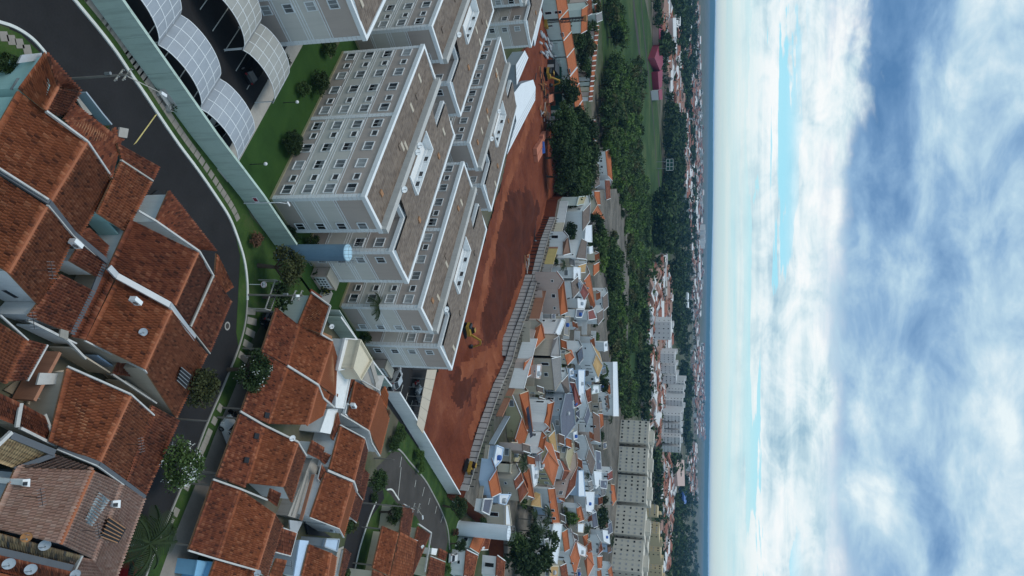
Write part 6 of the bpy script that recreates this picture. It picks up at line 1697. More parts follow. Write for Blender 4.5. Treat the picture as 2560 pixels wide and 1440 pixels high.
# garden trees of the neighbourhood
GT = [(1295, 1390, 3.5, 4.2, 'leaf_dark'), (1320, 1340, 3.2, 3.6, 'leaf_dark'), (1345, 1390, 3.6, 4.4, 'leaf_dark'), (1290, 1365, 3.0, 3.0, 'leaf_mid'), (1365, 1350, 3.6, 3.8, 'leaf_dark'), (1320, 1415, 3.2, 3.8, 'leaf_dark'), (1495, 1290, 3.8, 4.6, 'leaf_dark'), (1480, 1300, 2.6, 3.0, 'leaf_dark'),
      (1424, 575, 2.2, 2.6, 'leaf_dark'), (1425, 590, 1.8, 2.2, 'leaf_mid'), (1492, 590, 4.4, 4.6, 'leaf_mid'), (1490, 620, 4.6, 4.8, 'leaf_mid'), (1496, 650, 4.4, 4.6, 'leaf_bright'), (1485, 560, 4.2, 4.0, 'leaf_dark'), (1475, 640, 3.0, 2.8, 'leaf_dark'), (1506, 960, 3.0, 3.2, 'leaf_dark'), (1508, 985, 2.6, 3.0, 'leaf_dark'), (1500, 930, 3.4, 3.8, 'leaf_mid'),
      (1394, 690, 1.8, 1.8, 'leaf_olive'), (1378, 995, 1.4, 1.6, 'leaf_dark'), (1452, 1100, 2.2, 2.4, 'leaf_dark'), (1425, 1290, 2.0, 3.4, 'leaf_bright'), (1405, 1318, 1.8, 2.0, 'leaf_brown'), (1497, 1090, 2.4, 2.6, 'leaf_dark'), (1505, 1250, 2.4, 2.8, 'leaf_olive'), (1443, 1225, 1.6, 1.8, 'leaf_bright')]
GT.sort(key=lambda g: g[1])
for i, (a, b, zc, r, kd) in enumerate(GT):
    tree((a, b), zc, r, kd, '%s garden tree of the hillside rows, counted along them from the rig' % ORD[i], 'mid', ZT, 'garden trees of the hillside rows')
# big dark trees at the end of the pit
BT = [(1404, 300, 5.0, 5.0), (1437, 302, 5.2, 5.0), (1398, 345, 5.0, 5.4), (1432, 345, 6.0, 6.0), (1462, 330, 6.0, 5.4), (1400, 395, 5.0, 5.2), (1436, 395, 6.2, 6.2), (1466, 385, 6.0, 5.6), (1405, 440, 5.0, 5.0), (1440, 445, 6.0, 6.0), (1464, 435, 6.0, 5.4), (1425, 478, 5.0, 5.0), (1448, 488, 5.4, 4.8)]
for i, (a, b, zc, r) in enumerate(BT):
    tree((a, b), zc, r, 'leaf_dark' if i % 3 else 'leaf_mid', '%s of the big dark trees grouped between the pit and the terrace' % ORD[i], 'hi', 0, 'big dark trees by the pit')
tree((1415, 232), 4.6, 4.6, 'leaf_dark', 'single dark tree in front of the terrace beyond the green fence', 'hi')
ST = [(1408, 66), (1402, 84), (1432, 66), (1452, 140), (1456, 160), (1466, 120), (1462, 95), (1475, 70), (1482, 30), (1450, 110), (1470, 200), (1482, 20), (1462, 180), (1440, 100)]
for i, (a, b) in enumerate(ST): tree((a, b), 3.0, 2.8 + (i % 3) * .6, ('leaf_dark', 'leaf_mid', 'leaf_olive')[i % 3], '%s street tree between the terrace and the narrow row' % ORD[i], 'mid', 0, 'street trees of the terrace')
# woodland in the valley: nearest crowns are single trees, the rest is one mass
def px_in(x, y, poly):
    return poly_in(x, y, [Vector((a, b, 0)) for a, b in poly])
WOODS = [[(1508, 250), (1540, 120), (1560, 190), (1600, 130), (1612, 190), (1590, 260), (1600, 420), (1620, 540), (1628, 640), (1618, 720), (1596, 800), (1588, 900), (1560, 760), (1545, 620), (1536, 480), (1512, 340)],
         [(1500, 560), (1538, 600), (1550, 760), (1562, 900), (1540, 900), (1520, 860), (1512, 700)], [(1520, 0), (1538, 0), (1540, 60), (1524, 60)], [(1545, 880), (1580, 900), (1590, 1040), (1552, 1040), (1540, 940)], [(1538, 60), (1560, 60), (1560, 110), (1540, 110)], [(1525, 820), (1552, 860), (1552, 990), (1520, 930)]]
rg = random.Random(21); pts = []
for poly in WOODS:
    xs = [a for a, b in poly]; ys = [b for a, b in poly]; n = int((max(xs) - min(xs)) * (max(ys) - min(ys)) / 85)
    for _ in range(n):
        x, y = rg.uniform(min(xs), max(xs)), rg.uniform(min(ys), max(ys))
        rd = min(abs(x - (1538 + (y - 440) * .069)) for _q in (0,)) if 430 < y < 1000 else 99
        if px_in(x, y, poly) and not (rd < (9 if 540 < y < 960 else 4)): pts.append((x, y))
pts.sort()
single, mass = [], []
for x, y in pts:
    p = P(x, y, 3)
    if len(single) < 110 and all((p - s[0]).length > 6.5 for s in single): single.append((p, x, y))
    else: mass.append((p, x, y))
for i, (p, x, y) in enumerate(single):
    k = rg.choice(('leaf_dark', 'leaf_mid', 'leaf_mid', 'leaf_bright')); r = rg.uniform(2.6, 4.6)
    tree((x, y), r * .95, r, k, 'leafy woodland tree on the near edge of the valley woods', 'mid', 0, 'woodland trees nearest the houses')
def foliage_mass(name, items, kinds, seed, size, n_leaf, label, zf=.95):
    """trees nobody can tell apart, as one mesh per leaf colour slot"""
    rg = np.random.default_rng(seed); V, F, M = [], [], []; base = 0
    protos = [leaf_cloud(n_leaf, 1.0, .85, 9, size, seed + s, .5) for s in range(5)]
    for i, (p, r) in enumerate(items):
        v, f = protos[i % 5]; a = rg.uniform(0, 6.28); R2 = np.array([[math.cos(a), -math.sin(a), 0], [math.sin(a), math.cos(a), 0], [0, 0, 1]])
        V.append((v @ R2.T) * r + np.array([p.x, p.y, r * zf])); F.append(f + base); base += len(v); M.append(np.full(len(f), int(rg.integers(0, len(kinds))), dtype=np.int32))
    me = np_mesh(np.concatenate(V), np.concatenate(F), kinds); me.polygons.foreach_set('material_index', np.concatenate(M))
    o = link(name, me); tag(o, label, 'woodland', None, 'stuff'); return o
foliage_mass('woodland', [(p, rg.uniform(2.4, 4.8)) for p, x, y in mass], ['leaf_dark', 'leaf_mid', 'leaf_bright', 'leaf_mid', 'leaf_olive'], 5, .34, 190, 'dense green woodland filling the valley behind the houses')
# distant tree belts
BELT = [[(1660, 0), (1715, 0), (1712, 110), (1680, 115), (1690, 60)], [(1640, 100), (1665, 95), (1668, 130), (1645, 125)], [(1668, 260), (1705, 300), (1700, 480), (1668, 470), (1662, 330)], [(1640, 480), (1670, 500), (1668, 620), (1640, 610)], [(1674, 480), (1710, 500), (1728, 700), (1700, 760), (1680, 640)], [(1660, 660), (1725, 690), (1720, 900), (1690, 860), (1670, 760)], [(1650, 890), (1672, 900), (1660, 950), (1640, 930)], [(1665, 1130), (1690, 1140), (1688, 1190), (1664, 1180)],
        [(1700, 900), (1725, 930), (1722, 1130), (1705, 1100)], [(1675, 1240), (1735, 1230), (1740, 1440), (1660, 1440), (1668, 1330)], [(1690, 130), (1720, 150), (1722, 300), (1705, 260)], [(1718, 300), (1730, 320), (1735, 700), (1724, 600)], [(1700, 1190), (1712, 1190), (1716, 1240), (1700, 1240)], [(1715, 0), (1735, 0), (1738, 200), (1722, 180)], [(1690, 40), (1700, 40), (1700, 100), (1690, 100)], [(1664, 420), (1680, 420), (1680, 520), (1664, 520)]]
items = []
for poly in BELT:
    xs = [a for a, b in poly]; ys = [b for a, b in poly]; n = int((max(xs) - min(xs)) * (max(ys) - min(ys)) / 22)
    for _ in range(min(n, 300)):
        x, y = rg.uniform(min(xs), max(xs)), rg.uniform(min(ys), max(ys))
        if px_in(x, y, poly):
            p = P(x, y, 4); items.append((p, rg.uniform(5, 9) * (1 + max(0, (p.y - 1500) / 4000))))
foliage_mass('distant_trees', items, ['leaf_dark', 'leaf_dark', 'leaf_mid'], 9, .55, 60, 'dark belts of trees across the far town', .8)

# small greenery squeezed between the hillside houses
rg2 = random.Random(77); k_ = 0
for _ in range(400):
    x, y = rg2.uniform(1285, 1525), rg2.uniform(560, 1430)
    if not poly_in(x, y, [Vector((1405, 560, 0)), Vector((1500, 560, 0)), Vector((1520, 800, 0)), Vector((1528, 1040, 0)), Vector((1532, 1430, 0)), Vector((1300, 1430, 0)), Vector((1300, 1100, 0)), Vector((1350, 860, 0))]): continue
    k_ += 1
    if k_ > 46: break
    shrub((x, y), rg2.uniform(.9, 1.9), rg2.choice(('leaf_dark', 'leaf_mid', 'leaf_bright', 'leaf_olive')), 'small shrub squeezed between the hillside houses', ZT, 'lo', group='shrubs between the hillside houses')
# ---------------------------------------------------------------- the valley floor, roads and the far town
def sheet(name, pts, z, m, kind='structure'): return sheet_px(name, pts, z, m, kind)
sheet('meadow', [(1500, -60), (1600, -60), (1625, 60), (1640, 200), (1655, 430), (1668, 560), (1676, 660), (1640, 700), (1610, 800), (1595, 1040), (1545, 1040), (1535, 700), (1520, 400), (1505, 100)], .05, 'meadow')
def road_px(pts, w, z=.12, m='asphalt_old', name='road'):
    l = px_line(pts, 0, 5); structure(name, strip(MB(), offset_line(l, w / 2), offset_line(l, -w / 2), z), m)
road_px([(1580, -40), (1587, 40), (1597, 120), (1604, 200), (1606, 230)], 9)
road_px([(1600, -40), (1607, 60), (1616, 140), (1626, 230), (1633, 300), (1640, 400)], 5)
road_px([(1645, 430), (1652, 500), (1665, 560), (1668, 640)], 10)
road_px([(1665, 600), (1668, 660), (1668, 735)], 26, .14, 'concrete')
road_px([(1538, 440), (1545, 560), (1557, 720), (1566, 860), (1574, 960)], 6)
mat('far_white', (0.56, 0.56, 0.56), var=0.06); mat('far_pink', (0.46, 0.33, 0.29), var=0.06); mat('far_cream', (0.53, 0.49, 0.42), var=0.05, streak=.05); mat('far_cream2', (0.45, 0.42, 0.35), var=0.05)
mat('far_tan', (0.50, 0.40, 0.25), var=0.05); mat('far_roof', (0.24, 0.095, 0.062), var=0.3, scale=.05); mat('far_roof2', (0.27, 0.17, 0.135), var=0.3, scale=.05); mat('far_grey', (0.33, 0.33, 0.34), var=0.15)
# cream six-storey blocks past the neighbourhood
def far_block(tl, tr, z, depth, label, m='far_cream', rows=6, colsn=7, rear=True, group='cream apartment towers'):
    a, b = P(*tl, z), P(*tr, z); a.z = b.z = 0; t = (b - a); w = t.length; t /= w; n = Vector((t.y, -t.x, 0))
    if n.dot(CPOS - a) < 0: n = -n
    root = thing('apartment_tower', (a + b) / 2, label, 'apartment block', group)
    m0 = MB(); m0.hull([a, b, b - n * depth, a - n * depth], [p + EZ * z for p in (a, b, b - n * depth, a - n * depth)]); m0.build('wall', m, root)
    c0 = lerp(a, b, .5); m0 = MB(); m0.hull([c0 - t * w * .12 - n * depth, c0 + t * w * .12 - n * depth, c0 + t * w * .12 - n * (depth + 9), c0 - t * w * .12 - n * (depth + 9)], [p + EZ * (z + 1.6) for p in (c0 - t * w * .12 - n * depth, c0 + t * w * .12 - n * depth, c0 + t * w * .12 - n * (depth + 9), c0 - t * w * .12 - n * (depth + 9))]); m0.build('stair_core', m, root)
    if rear:
        a2, b2 = a - n * (depth + 5.5) - t * 1.5, b - n * (depth + 5.5) - t * 1.5; m0 = MB(); m0.hull([a2, b2, b2 - n * depth, a2 - n * depth], [p + EZ * (z + .8) for p in (a2, b2, b2 - n * depth, a2 - n * depth)]); m0.build('rear_wing', m, root)
        m0 = MB(); m0.hull([c0 - t * 2 - n * 3 + EZ * z, c0 + t * 4 - n * 3 + EZ * z, c0 + t * 4 - n * 8 + EZ * z, c0 - t * 2 - n * 8 + EZ * z], [p + EZ * 2.8 for p in (c0 - t * 2 - n * 3 + EZ * z, c0 + t * 4 - n * 3 + EZ * z, c0 + t * 4 - n * 8 + EZ * z, c0 - t * 2 - n * 8 + EZ * z)]); m0.build('tank_house', m, root)
    rg = random.Random(int(tl[1])); d1, d2 = MB(), MB(); fl = z / rows
    for i in range(rows):
        for j in range(colsn):
            x = (j + .5) / colsn; p = lerp(a, b, x) + n * .03 + EZ * (i * fl + fl * .55); wd = .5 if j % 3 == 1 else .65
            (d1 if rg.random() < .36 else d2).box(p, t * wd * .75, n * .05, EZ * .42)
    for k in (.34, .66): MB().box(lerp(a, b, k) + n * .04 + EZ * z / 2, t * .06, n * .05, EZ * z / 2).build('pilaster', m, root)
    for s in (a, b):
        q = MB()
        for i in range(rows): q.box(s - n * depth * .3 + EZ * (i * fl + fl * .55), n * .5, t * .04, EZ * .5)
        o = q.build('side_windows', 'glass_dark', root); o['kind'] = 'stuff'
    o = d1.build('windows', 'glass_dark', root); o['kind'] = 'stuff'; o = d2.build('grey_windows', 'far_grey', root); o['kind'] = 'stuff'  # dark and grey panes mixed at random
    MB().hull([p + EZ * z for p in (a, b, b - n * depth, a - n * depth)], [p + EZ * (z + .25) for p in (a, b, b - n * depth, a - n * depth)]).build('parapet', m, root)
    return root
CT = [((1622, 1053), (1619, 1109)), ((1619, 1120), (1616, 1182)), ((1617, 1191), (1614, 1258)), ((1614, 1268), (1609, 1340)), ((1609, 1351), (1603, 1432)), ((1606, 1444), (1600, 1520))]
for i, (l, r) in enumerate(CT): far_block(l, r, 18.0, 11, '%s cream apartment tower behind the hillside rows, counted from the woods' % ORD[i])
for i, (l, r) in enumerate([((1643, 1262), (1642, 1290)), ((1648, 1305), (1646, 1335)), ((1652, 1350), (1650, 1380)), ((1656, 1395), (1654, 1425))]): far_block(l, r, 18.0, 12, '%s tan apartment tower behind the cream towers' % ORD[i], 'far_tan', 6, 5, False, 'tan apartment towers')
WT = [((1706, 1002), (1706, 1016)), ((1707, 1027), (1707, 1042)), ((1701, 1040), (1701, 1054)), ((1701, 1060), (1701, 1072)), ((1701, 1076), (1701, 1090)), ((1700, 1094), (1700, 1110)), ((1700, 1117), (1700, 1132)), ((1708, 978), (1708, 996)), ((1710, 958), (1710, 974)), ((1690, 940), (1690, 960)), ((1688, 915), (1688, 935)), ((1686, 885), (1686, 908)), ((1676, 805), (1676, 850))]
for i, (l, r) in enumerate(WT): far_block(l, r, 24 if i < 9 else 20, 14, '%s white slab block in the far row beyond the cream towers' % ORD[i], 'far_white', 8 if i < 9 else 6, 4, False, 'white slab blocks')
for i, (l, r) in enumerate([((1763, 561), (1762, 575)), ((1763, 584), (1762, 597)), ((1762, 607), (1762, 621))]): far_block(l, r, 27, 14, '%s of three grey towers standing alone near the horizon' % ORD[i], 'far_white', 9, 8, False, 'three lone towers')
# big single roofs
def far_hall(pts, z, label, m, roof, name='hall', cat='building'):
    q = [P(a, b, z) for a, b in pts]; c = sum(q, Vector()) / len(q); root = thing(name, Vector((c.x, c.y, 0)), label, cat, 'large halls of the far town')
    MB().hull([Vector((p.x, p.y, 0)) for p in q], [p - EZ * .3 for p in q], floor=False).build('wall', m, root); MB().hull([p - EZ * .3 for p in q], [p + EZ * .2 for p in q]).build('roof', roof, root)
far_hall([(1636, 145), (1646, 115), (1655, 100), (1657, 160), (1650, 178)], 5, 'dark red roofed market hall beyond the meadow road', 'shop_red', 'shop_red', 'market_hall')
far_hall([(1647, 62), (1654, 60), (1655, 98), (1648, 112)], 5, 'dusty pink end hall of the red market', 'far_pink', 'shop_red', 'market_hall')
far_hall([(1644, 180), (1656, 174), (1655, 215), (1647, 225)], 5, 'dark red rear hall of the red market', 'shop_red', 'shop_red', 'market_hall')
far_hall([(1646, 226), (1655, 222), (1656, 248), (1648, 250)], 6, 'small white and red hall at the end of the market', 'far_white', 'shop_red', 'market_hall')
far_hall([(1682, 45), (1690, 45), (1691, 90), (1683, 92)], 12, 'pale peach apartment slab among the far trees', 'far_pink', 'far_white')
far_hall([(1690, 1150), (1710, 1150), (1712, 1215), (1694, 1215)], 12, 'long peach slab block beyond the white slabs', 'far_pink', 'far_pink')
far_hall([(1709, 1220), (1716, 1220), (1716, 1260), (1710, 1260)], 8, 'bright blue roofed hall near the horizon', 'machine_blue', 'machine_blue')
far_hall([(1664, 655), (1668, 655), (1668, 740), (1664, 735)], 9, 'grey parking deck behind the valley woods', 'concrete', 'concrete')
far_hall([(1747, 600), (1750, 600), (1752, 700), (1748, 700)], 10, 'very long pale warehouse near the horizon', 'far_white', 'far_white')
far_hall([(1740, 500), (1744, 500), (1745, 560), (1741, 560)], 10, 'pale warehouse beside the three lone towers', 'far_white', 'far_white')
far_hall([(1719, 730), (1722, 735), (1722, 770), (1719, 768)], 14, 'white curved roof hall in the far trees', 'far_white', 'tarp_white')
# billboard by the meadow road
b = P(1640, 413); r = thing('billboard', b, 'white framed roadside billboard on two posts by the meadow', 'billboard')
for k in (-3, 3): MB().tube(b + Vector((k, 0, 0)), b + Vector((k, 0, 9)), .25, n=8).build('post', 'metal_grey', r)
MB().box(b + EZ * 12, (5, 0, 0), (0, .2, 0), EZ * 3).build('board', 'net_green', r)
m = MB()
for k in (-5, -1.7, 1.7, 5): m.box(b + Vector((k, -.3, 12)), (.2, 0, 0), (0, .1, 0), EZ * 3)
for k in (9, 12, 15): m.box(b + Vector((0, -.3, k)), (5.1, 0, 0), (0, .1, 0), EZ * .2)
m.build('frame', 'far_white', r)
# little houses of the far town
TOWN = [[(1630, 0), (1690, 0), (1700, 250), (1730, 330), (1735, 480), (1712, 500), (1690, 330), (1665, 250), (1650, 130), (1640, 60)], [(1600, 700), (1650, 640), (1665, 700), (1662, 900), (1650, 1000), (1655, 1060), (1668, 1180), (1660, 1260), (1668, 1400), (1640, 1440), (1635, 1240), (1630, 1060), (1600, 960), (1596, 840)], [(1600, 960), (1640, 960), (1650, 1070), (1630, 1110), (1605, 1040)],
        [(1630, 1110), (1665, 1100), (1672, 1250), (1660, 1330), (1640, 1250)], [(1690, 0), (1740, 0), (1750, 300), (1752, 700), (1735, 900), (1712, 560), (1722, 320)], [(1712, 1140), (1735, 1100), (1738, 1260), (1715, 1260)], [(1725, 880), (1755, 860), (1758, 1100), (1735, 1080)], [(1690, 330), (1740, 330), (1745, 500), (1705, 500)]]
cand = []
for poly in TOWN:
    xs = [a for a, b in poly]; ys = [b for a, b in poly]
    n = int((max(xs) - min(xs)) * (max(ys) - min(ys)) / 16)
    for _ in range(n):
        x, y = rg.uniform(min(xs), max(xs)), rg.uniform(min(ys), max(ys))
        if px_in(x, y, poly) and not any(px_in(x, y, q) for q in BELT if rg.random() < .8): cand.append((x, y))
cand.sort()
FH = []
for s in range(10):
    w, d, h = RNG.uniform(5, 9), RNG.uniform(6, 11), RNG.uniform(3, 5.5); m = MB(); m.abox(-w / 2, w / 2, -d / 2, d / 2, 0, h, 0)
    z1 = h + w * .2; m.hull([(-w / 2 - .4, -d / 2 - .4, h), (w / 2 + .4, -d / 2 - .4, h), (w / 2 + .4, d / 2 + .4, h), (-w / 2 - .4, d / 2 + .4, h)], [(-.1, -d / 2 - .4, z1), (.1, -d / 2 - .4, z1), (.1, d / 2 + .4, z1), (-.1, d / 2 + .4, z1)], 1)
    FH.append((m, ['far_white', 'far_pink', 'far_cream', 'far_white', 'far_grey'][s % 5], ['far_roof', 'far_roof2', 'far_roof', 'far_grey', 'far_roof', 'far_grey', 'far_white', 'far_roof2', 'far_roof', 'far_roof2'][s]))
FHM = [me_of(m, [a, b]) for m, a, b in FH]
V, F, M = [], [], []; slots = ['far_white', 'far_pink', 'far_cream', 'far_grey', 'far_roof', 'far_roof2']
for i, (x, y) in enumerate(cand):
    p = P(x, y, 0); k = rg.randrange(10); a = rg.choice((.2, .2 + math.pi / 2)) + rg.uniform(-.25, .25); sc = rg.uniform(.9, 1.5)
    if i < 300:
        o = link('town_house', FHM[k], None, Vector((p.x, p.y, 0))); o.rotation_euler = (0, 0, a); o.scale = (sc, sc, sc)
        tag(o, 'small tile roofed house packed into the far town beyond the woods', 'house', 'small houses of the far town')
    else:
        m, wa, ra_ = FH[k]; c, s = math.cos(a), math.sin(a); base = len(V); sc *= 1 + max(0, p.y - 1200) / 3000
        V.extend([(p.x + sc * (c * X - s * Y), p.y + sc * (s * X + c * Y), Z * sc) for X, Y, Z in m.v]); F.extend([tuple(base + q for q in f) for f in m.f]); M.extend([slots.index(wa) if q == 0 else slots.index(ra_) for q in m.mi])
me = mesh_from(V, F, None, M)
for k in slots: me.materials.append(MATS[k])
tag(link('far_town', me), 'countless pale and red roofed houses fading toward the horizon', 'town', None, 'stuff')
items = []
for poly in TOWN:
    xs = [a for a, b in poly]; ys = [b for a, b in poly]
    for _ in range(int((max(xs) - min(xs)) * (max(ys) - min(ys)) / 60)):
        x, y = rg.uniform(min(xs), max(xs)), rg.uniform(min(ys), max(ys))
        if px_in(x, y, poly): p = P(x, y, 3); items.append((p, rg.uniform(3, 6) * (1 + max(0, p.y - 1200) / 3000)))
foliage_mass('town_trees', items, ['leaf_dark', 'leaf_mid'], 31, .55, 50, 'dark garden trees scattered through the far town', .85)
# air
hz_m = bpy.data.materials.new('haze_air'); hz_m.use_nodes = True; t = hz_m.node_tree; t.nodes.clear(); N = NT(t)
out = N.new('ShaderNodeOutputMaterial'); vol = N.new('ShaderNodeVolumePrincipled'); vol.inputs['Color'].default_value = (0.20, 0.52, 0.95, 1); vol.inputs['Density'].default_value = HAZE = 0.00006
vol.inputs['Anisotropy'].default_value = 0.0; N.link(vol.outputs[0], out.inputs['Volume']); MATS['haze_air'] = hz_m
hb = MB(); hb.abox(-25000, 25000, -250, 25500, -1.5, 78); tag(hb.build('haze', 'haze_air'), 'thin bluish haze over the whole view', 'haze', None, 'stuff')
# ---------------------------------------------------------------- cars, dishes, air conditioners
def car_proto(name, paint, label):
    """hatchback, local x forward, origin on the ground"""
    root = thing(name, (0, 0, 0), label, 'car', 'parked cars')
    def ring(x, w, z0, z1): return (x, w, z0, z1)
    secs = [(-2.0, .62, .45, .85), (-1.92, .78, .32, 1.0), (-1.2, .84, .26, 1.02), (0, .86, .25, .98), (.9, .85, .26, .95), (1.7, .78, .3, .82), (1.98, .6, .42, .68)]
    m = MB(); rings = [[(x, -w, z0), (x, w, z0), (x, w * .98, (z0 + z1) / 2), (x, w * .9, z1), (x, -w * .9, z1), (x, -w * .98, (z0 + z1) / 2)] for x, w, z0, z1 in secs]
    for a, b in zip(rings[:-1], rings[1:]):
        for k in range(6): m.face([a[k], b[k], b[(k + 1) % 6], a[(k + 1) % 6]])
    m.face(rings[0]); m.face(rings[-1][::-1]); m.build('body', paint, root)
    m = MB(); m.hull([(-1.85, -.72, .98), (.95, -.74, .94), (.95, .74, .94), (-1.85, .72, .98)], [(-1.35, -.56, 1.44), (.15, -.58, 1.46), (.15, .58, 1.46), (-1.35, .56, 1.44)]); g = m.build('windows', 'glass_dark', root)
    m = MB(); m.hull([(-1.42, -.58, 1.435), (.2, -.6, 1.455), (.2, .6, 1.455), (-1.42, .58, 1.435)], [(-1.3, -.52, 1.5), (.05, -.53, 1.51), (.05, .53, 1.51), (-1.3, .52, 1.5)]); m.build('roof', paint, root)
    for s in (-1, 1):
        for (a, b) in (((.95, .74, .94), (.15, .585, 1.46)), ((-1.85, .72, .98), (-1.35, .565, 1.44)), ((-.5, .735, .97), (-.55, .585, 1.45))): MB().bar((a[0], s * a[1], a[2]), (b[0], s * b[1], b[2]), .06, .05).build('pillar', paint, root)
    for x in (-1.25, 1.25):
        for s in (-1, 1):
            w = MB().tube((x, s * .66, .31), (x, s * .86, .31), .31, n=14).build('wheel', 'rubber', root); MB().tube((x, s * .855, .31), (x, s * .87, .31), .18, n=10).build('rim', 'metal_grey', w)
    for s in (-1, 1):
        MB().box((1.86, s * .55, .68), (.1, 0, 0), (0, .16, 0), (0, 0, .07)).build('headlight', 'white_metal', root); MB().box((-1.93, s * .62, .88), (.06, 0, 0), (0, .12, 0), (0, 0, .1)).build('tail_light', 'car_red', root)
        MB().box((.7, s * .93, 1.0), (.08, 0, 0), (0, .07, 0), (0, 0, .06)).build('mirror', paint, root)
    return root
protos = {k: car_proto('car', k, 'car') for k in ('car_white', 'car_silver', 'car_black', 'car_red')}
first = dict.fromkeys(protos, True)
def car(kind, p, ang, label):
    src = protos[kind]
    if first[kind]: first[kind] = False; o = src
    else: o = copy_tree(src)
    o.location = p; o.rotation_euler = (0, 0, ang); o['label'] = label; o['group'] = 'parked cars'
aU = math.atan2(E1.y, E1.x)
car('car_white', L(-1.5, -11.7, .03), aU + math.pi, 'white hatchback parked under the carport nearest the lawn')
car('car_black', L(8.3, -11.6, .03), aU, 'dark car parked under the grey carport beside the gable')
car('car_black', L(-1.4, -31.0, .03), aU, 'dark car parked under the carport at the picture edge')
car('car_silver', P(982, 946, 0) + EZ * .06, aU - .35, 'silver hatchback parked beside the last gable')
car('car_silver', P(1042, 988, 0) + EZ * .06, aU + 1.3, 'silver car half under the beige shade canopy')
car('car_black', P(668, 812, 0) + EZ * .06, math.atan2(.75, .65), 'black car on the driveway of the tiled house with the vent grid')
car('car_white', P(566, 1082, 0) + EZ * .06, math.atan2(.35, .9) + math.pi * 1.05, 'white car parked nose out under the dark front roof')
car('car_white', P(1125, 1392, 0) + EZ * .06, 1.35, 'white car parked at the kerb of the turning circle')
car('car_red', P(312, 1418, 0) + EZ * .06, math.atan2(.6, .8) + 2.2, 'red car parked below the pinkish roof at the picture edge')
# motorbikes by the canopy
def bike(p, a, label):
    f = Vector((math.cos(a), math.sin(a), 0)); l = Vector((-f.y, f.x, 0)); r = thing('motorbike', p, label, 'motorbike', 'parked motorbikes')
    for k in (-.65, .65): MB().tube(p + f * k - l * .06 + EZ * .3, p + f * k + l * .06 + EZ * .3, .3, n=14).build('wheel', 'rubber', r)
    MB().bar(p - f * .6 + EZ * .75, p + f * .1 + EZ * .78, .26, .14).build('seat', 'rubber', r); MB().box(p + f * .3 + EZ * .75, f * .25, l * .15, EZ * .18).build('tank', 'car_red', r)
    MB().box(p + EZ * .42, f * .3, l * .14, EZ * .2).build('engine', 'metal_grey', r); MB().bar(p + f * .5 - l * .35 + EZ * 1.05, p + f * .5 + l * .35 + EZ * 1.05, .05, .05).build('handlebar', 'metal_dark', r); MB().bar(p + f * .65 + EZ * .3, p + f * .45 + EZ * 1.05, .07, .07).build('fork', 'metal_grey', r)
bike(P(1033, 958) + EZ * .05, aU, 'motorbike beside the silver car under the canopy'); bike(P(1028, 962) + EZ * .05, aU + .2, 'second motorbike parked next to the canopy cars'); bike(P(575, 1040) + EZ * .06, .6, 'motorbike by the white bag at the dark front roof')
# dishes
def dish(px, z, r, label, tilt=.9, az=None, m='w_bluegrey', stand=0.3):
    p = P(*px, z); az = rad(20) if az is None else az; root = thing('satellite_dish', p, label, 'satellite dish', 'satellite dishes'); d = Vector((math.sin(az) * math.cos(tilt), -math.cos(az) * math.cos(tilt), math.sin(tilt))); a = d.cross(EZ).normalized(); b = a.cross(d)
    mb = MB(); n = 18; prof = [(0.001, -.16 * r), (.5 * r, -.12 * r), (.85 * r, -.03 * r), (r, .04 * r)]; c = p + EZ * stand
    for (r0, h0), (r1, h1) in zip(prof[:-1], prof[1:]):
        for k in range(n):
            t0, t1 = 2 * math.pi * k / n, 2 * math.pi * (k + 1) / n; g = lambda rr, hh, t: c + a * rr * math.cos(t) + b * rr * math.sin(t) + d * hh
            mb.face([g(r0, h0, t0), g(r1, h1, t0), g(r1, h1, t1), g(r0, h0, t1)])
    mb.build('reflector', m, root, True); MB().tube(p - EZ * .25, c - d * .14 * r, .035, n=6).build('mast', 'metal_grey', root); MB().tube(c - b * r * .95, c + d * r * .7, .02, n=5).build('feed_arm', 'metal_grey', root); MB().box(c + d * r * .72, a * .05, b * .05, d * .07).build('feed_horn', 'metal_grey', root)
DS = [((350, 830), 4.6, .34, 'pale round dish on the slope with the air conditioner', 'w_bluegrey'), ((103, 1362), 3.9, .4, 'pale round dish on the mixed yellow tiles', 'w_bluegrey'), ((13, 1408), 3.7, .4, 'pale round dish at the extreme picture corner', 'w_bluegrey'), ((68, 1422), 3.6, .4, 'pale round dish over the dark gutter near the corner', 'w_bluegrey'), ((180, 1434), 3.4, .36, 'pale dish in front of the pinkish roof wing', 'w_bluegrey'),
      ((57, 1342), 4.0, .36, 'rusty dish on the mixed yellow tiles', 'rust'), ((725, 1095), 5.3, .34, 'white dish with blue lettering on the shared parapet', 'trim_white'), ((824, 816), 3.3, .32, 'white dish on the sunk terrace of the mint walled house', 'trim_white'), ((637, 1432), 5.2, .36, 'pale dish on the parapet by the sky blue house', 'w_bluegrey'), ((1052, 1366), 4.0, .3, 'white dish on the roof wrapped by the turning circle', 'trim_white'), ((1205, 1370), 3.9, .36, 'white dish on the red roof past the white tank', 'trim_white')]
for px, z, r, lab, m_ in DS: dish(px, z, r, lab, m=m_)
for (u, v, lab) in ((14.4, 5.6, 'white dish on the parapet of the near block'), (13.2, 5.7, 'second white dish on the parapet of the near block'), (6.6, 5.6, 'white dish at the tail of the near block parapet'), (4.0, 26.6, 'white dish on the rear roof of the tank side block'), (46, 26.4, 'white dish on the parapet of the block by the white sheet roof'), (39, 26.4, 'second dish on the parapet of the block by the white sheet roof'), (38.0, 5.7, 'white dish on the parapet of the second block')):
    p = L(u, v, HB + .75); q = proj(p); dish(q, HB + .75, .4, lab, m='trim_white')
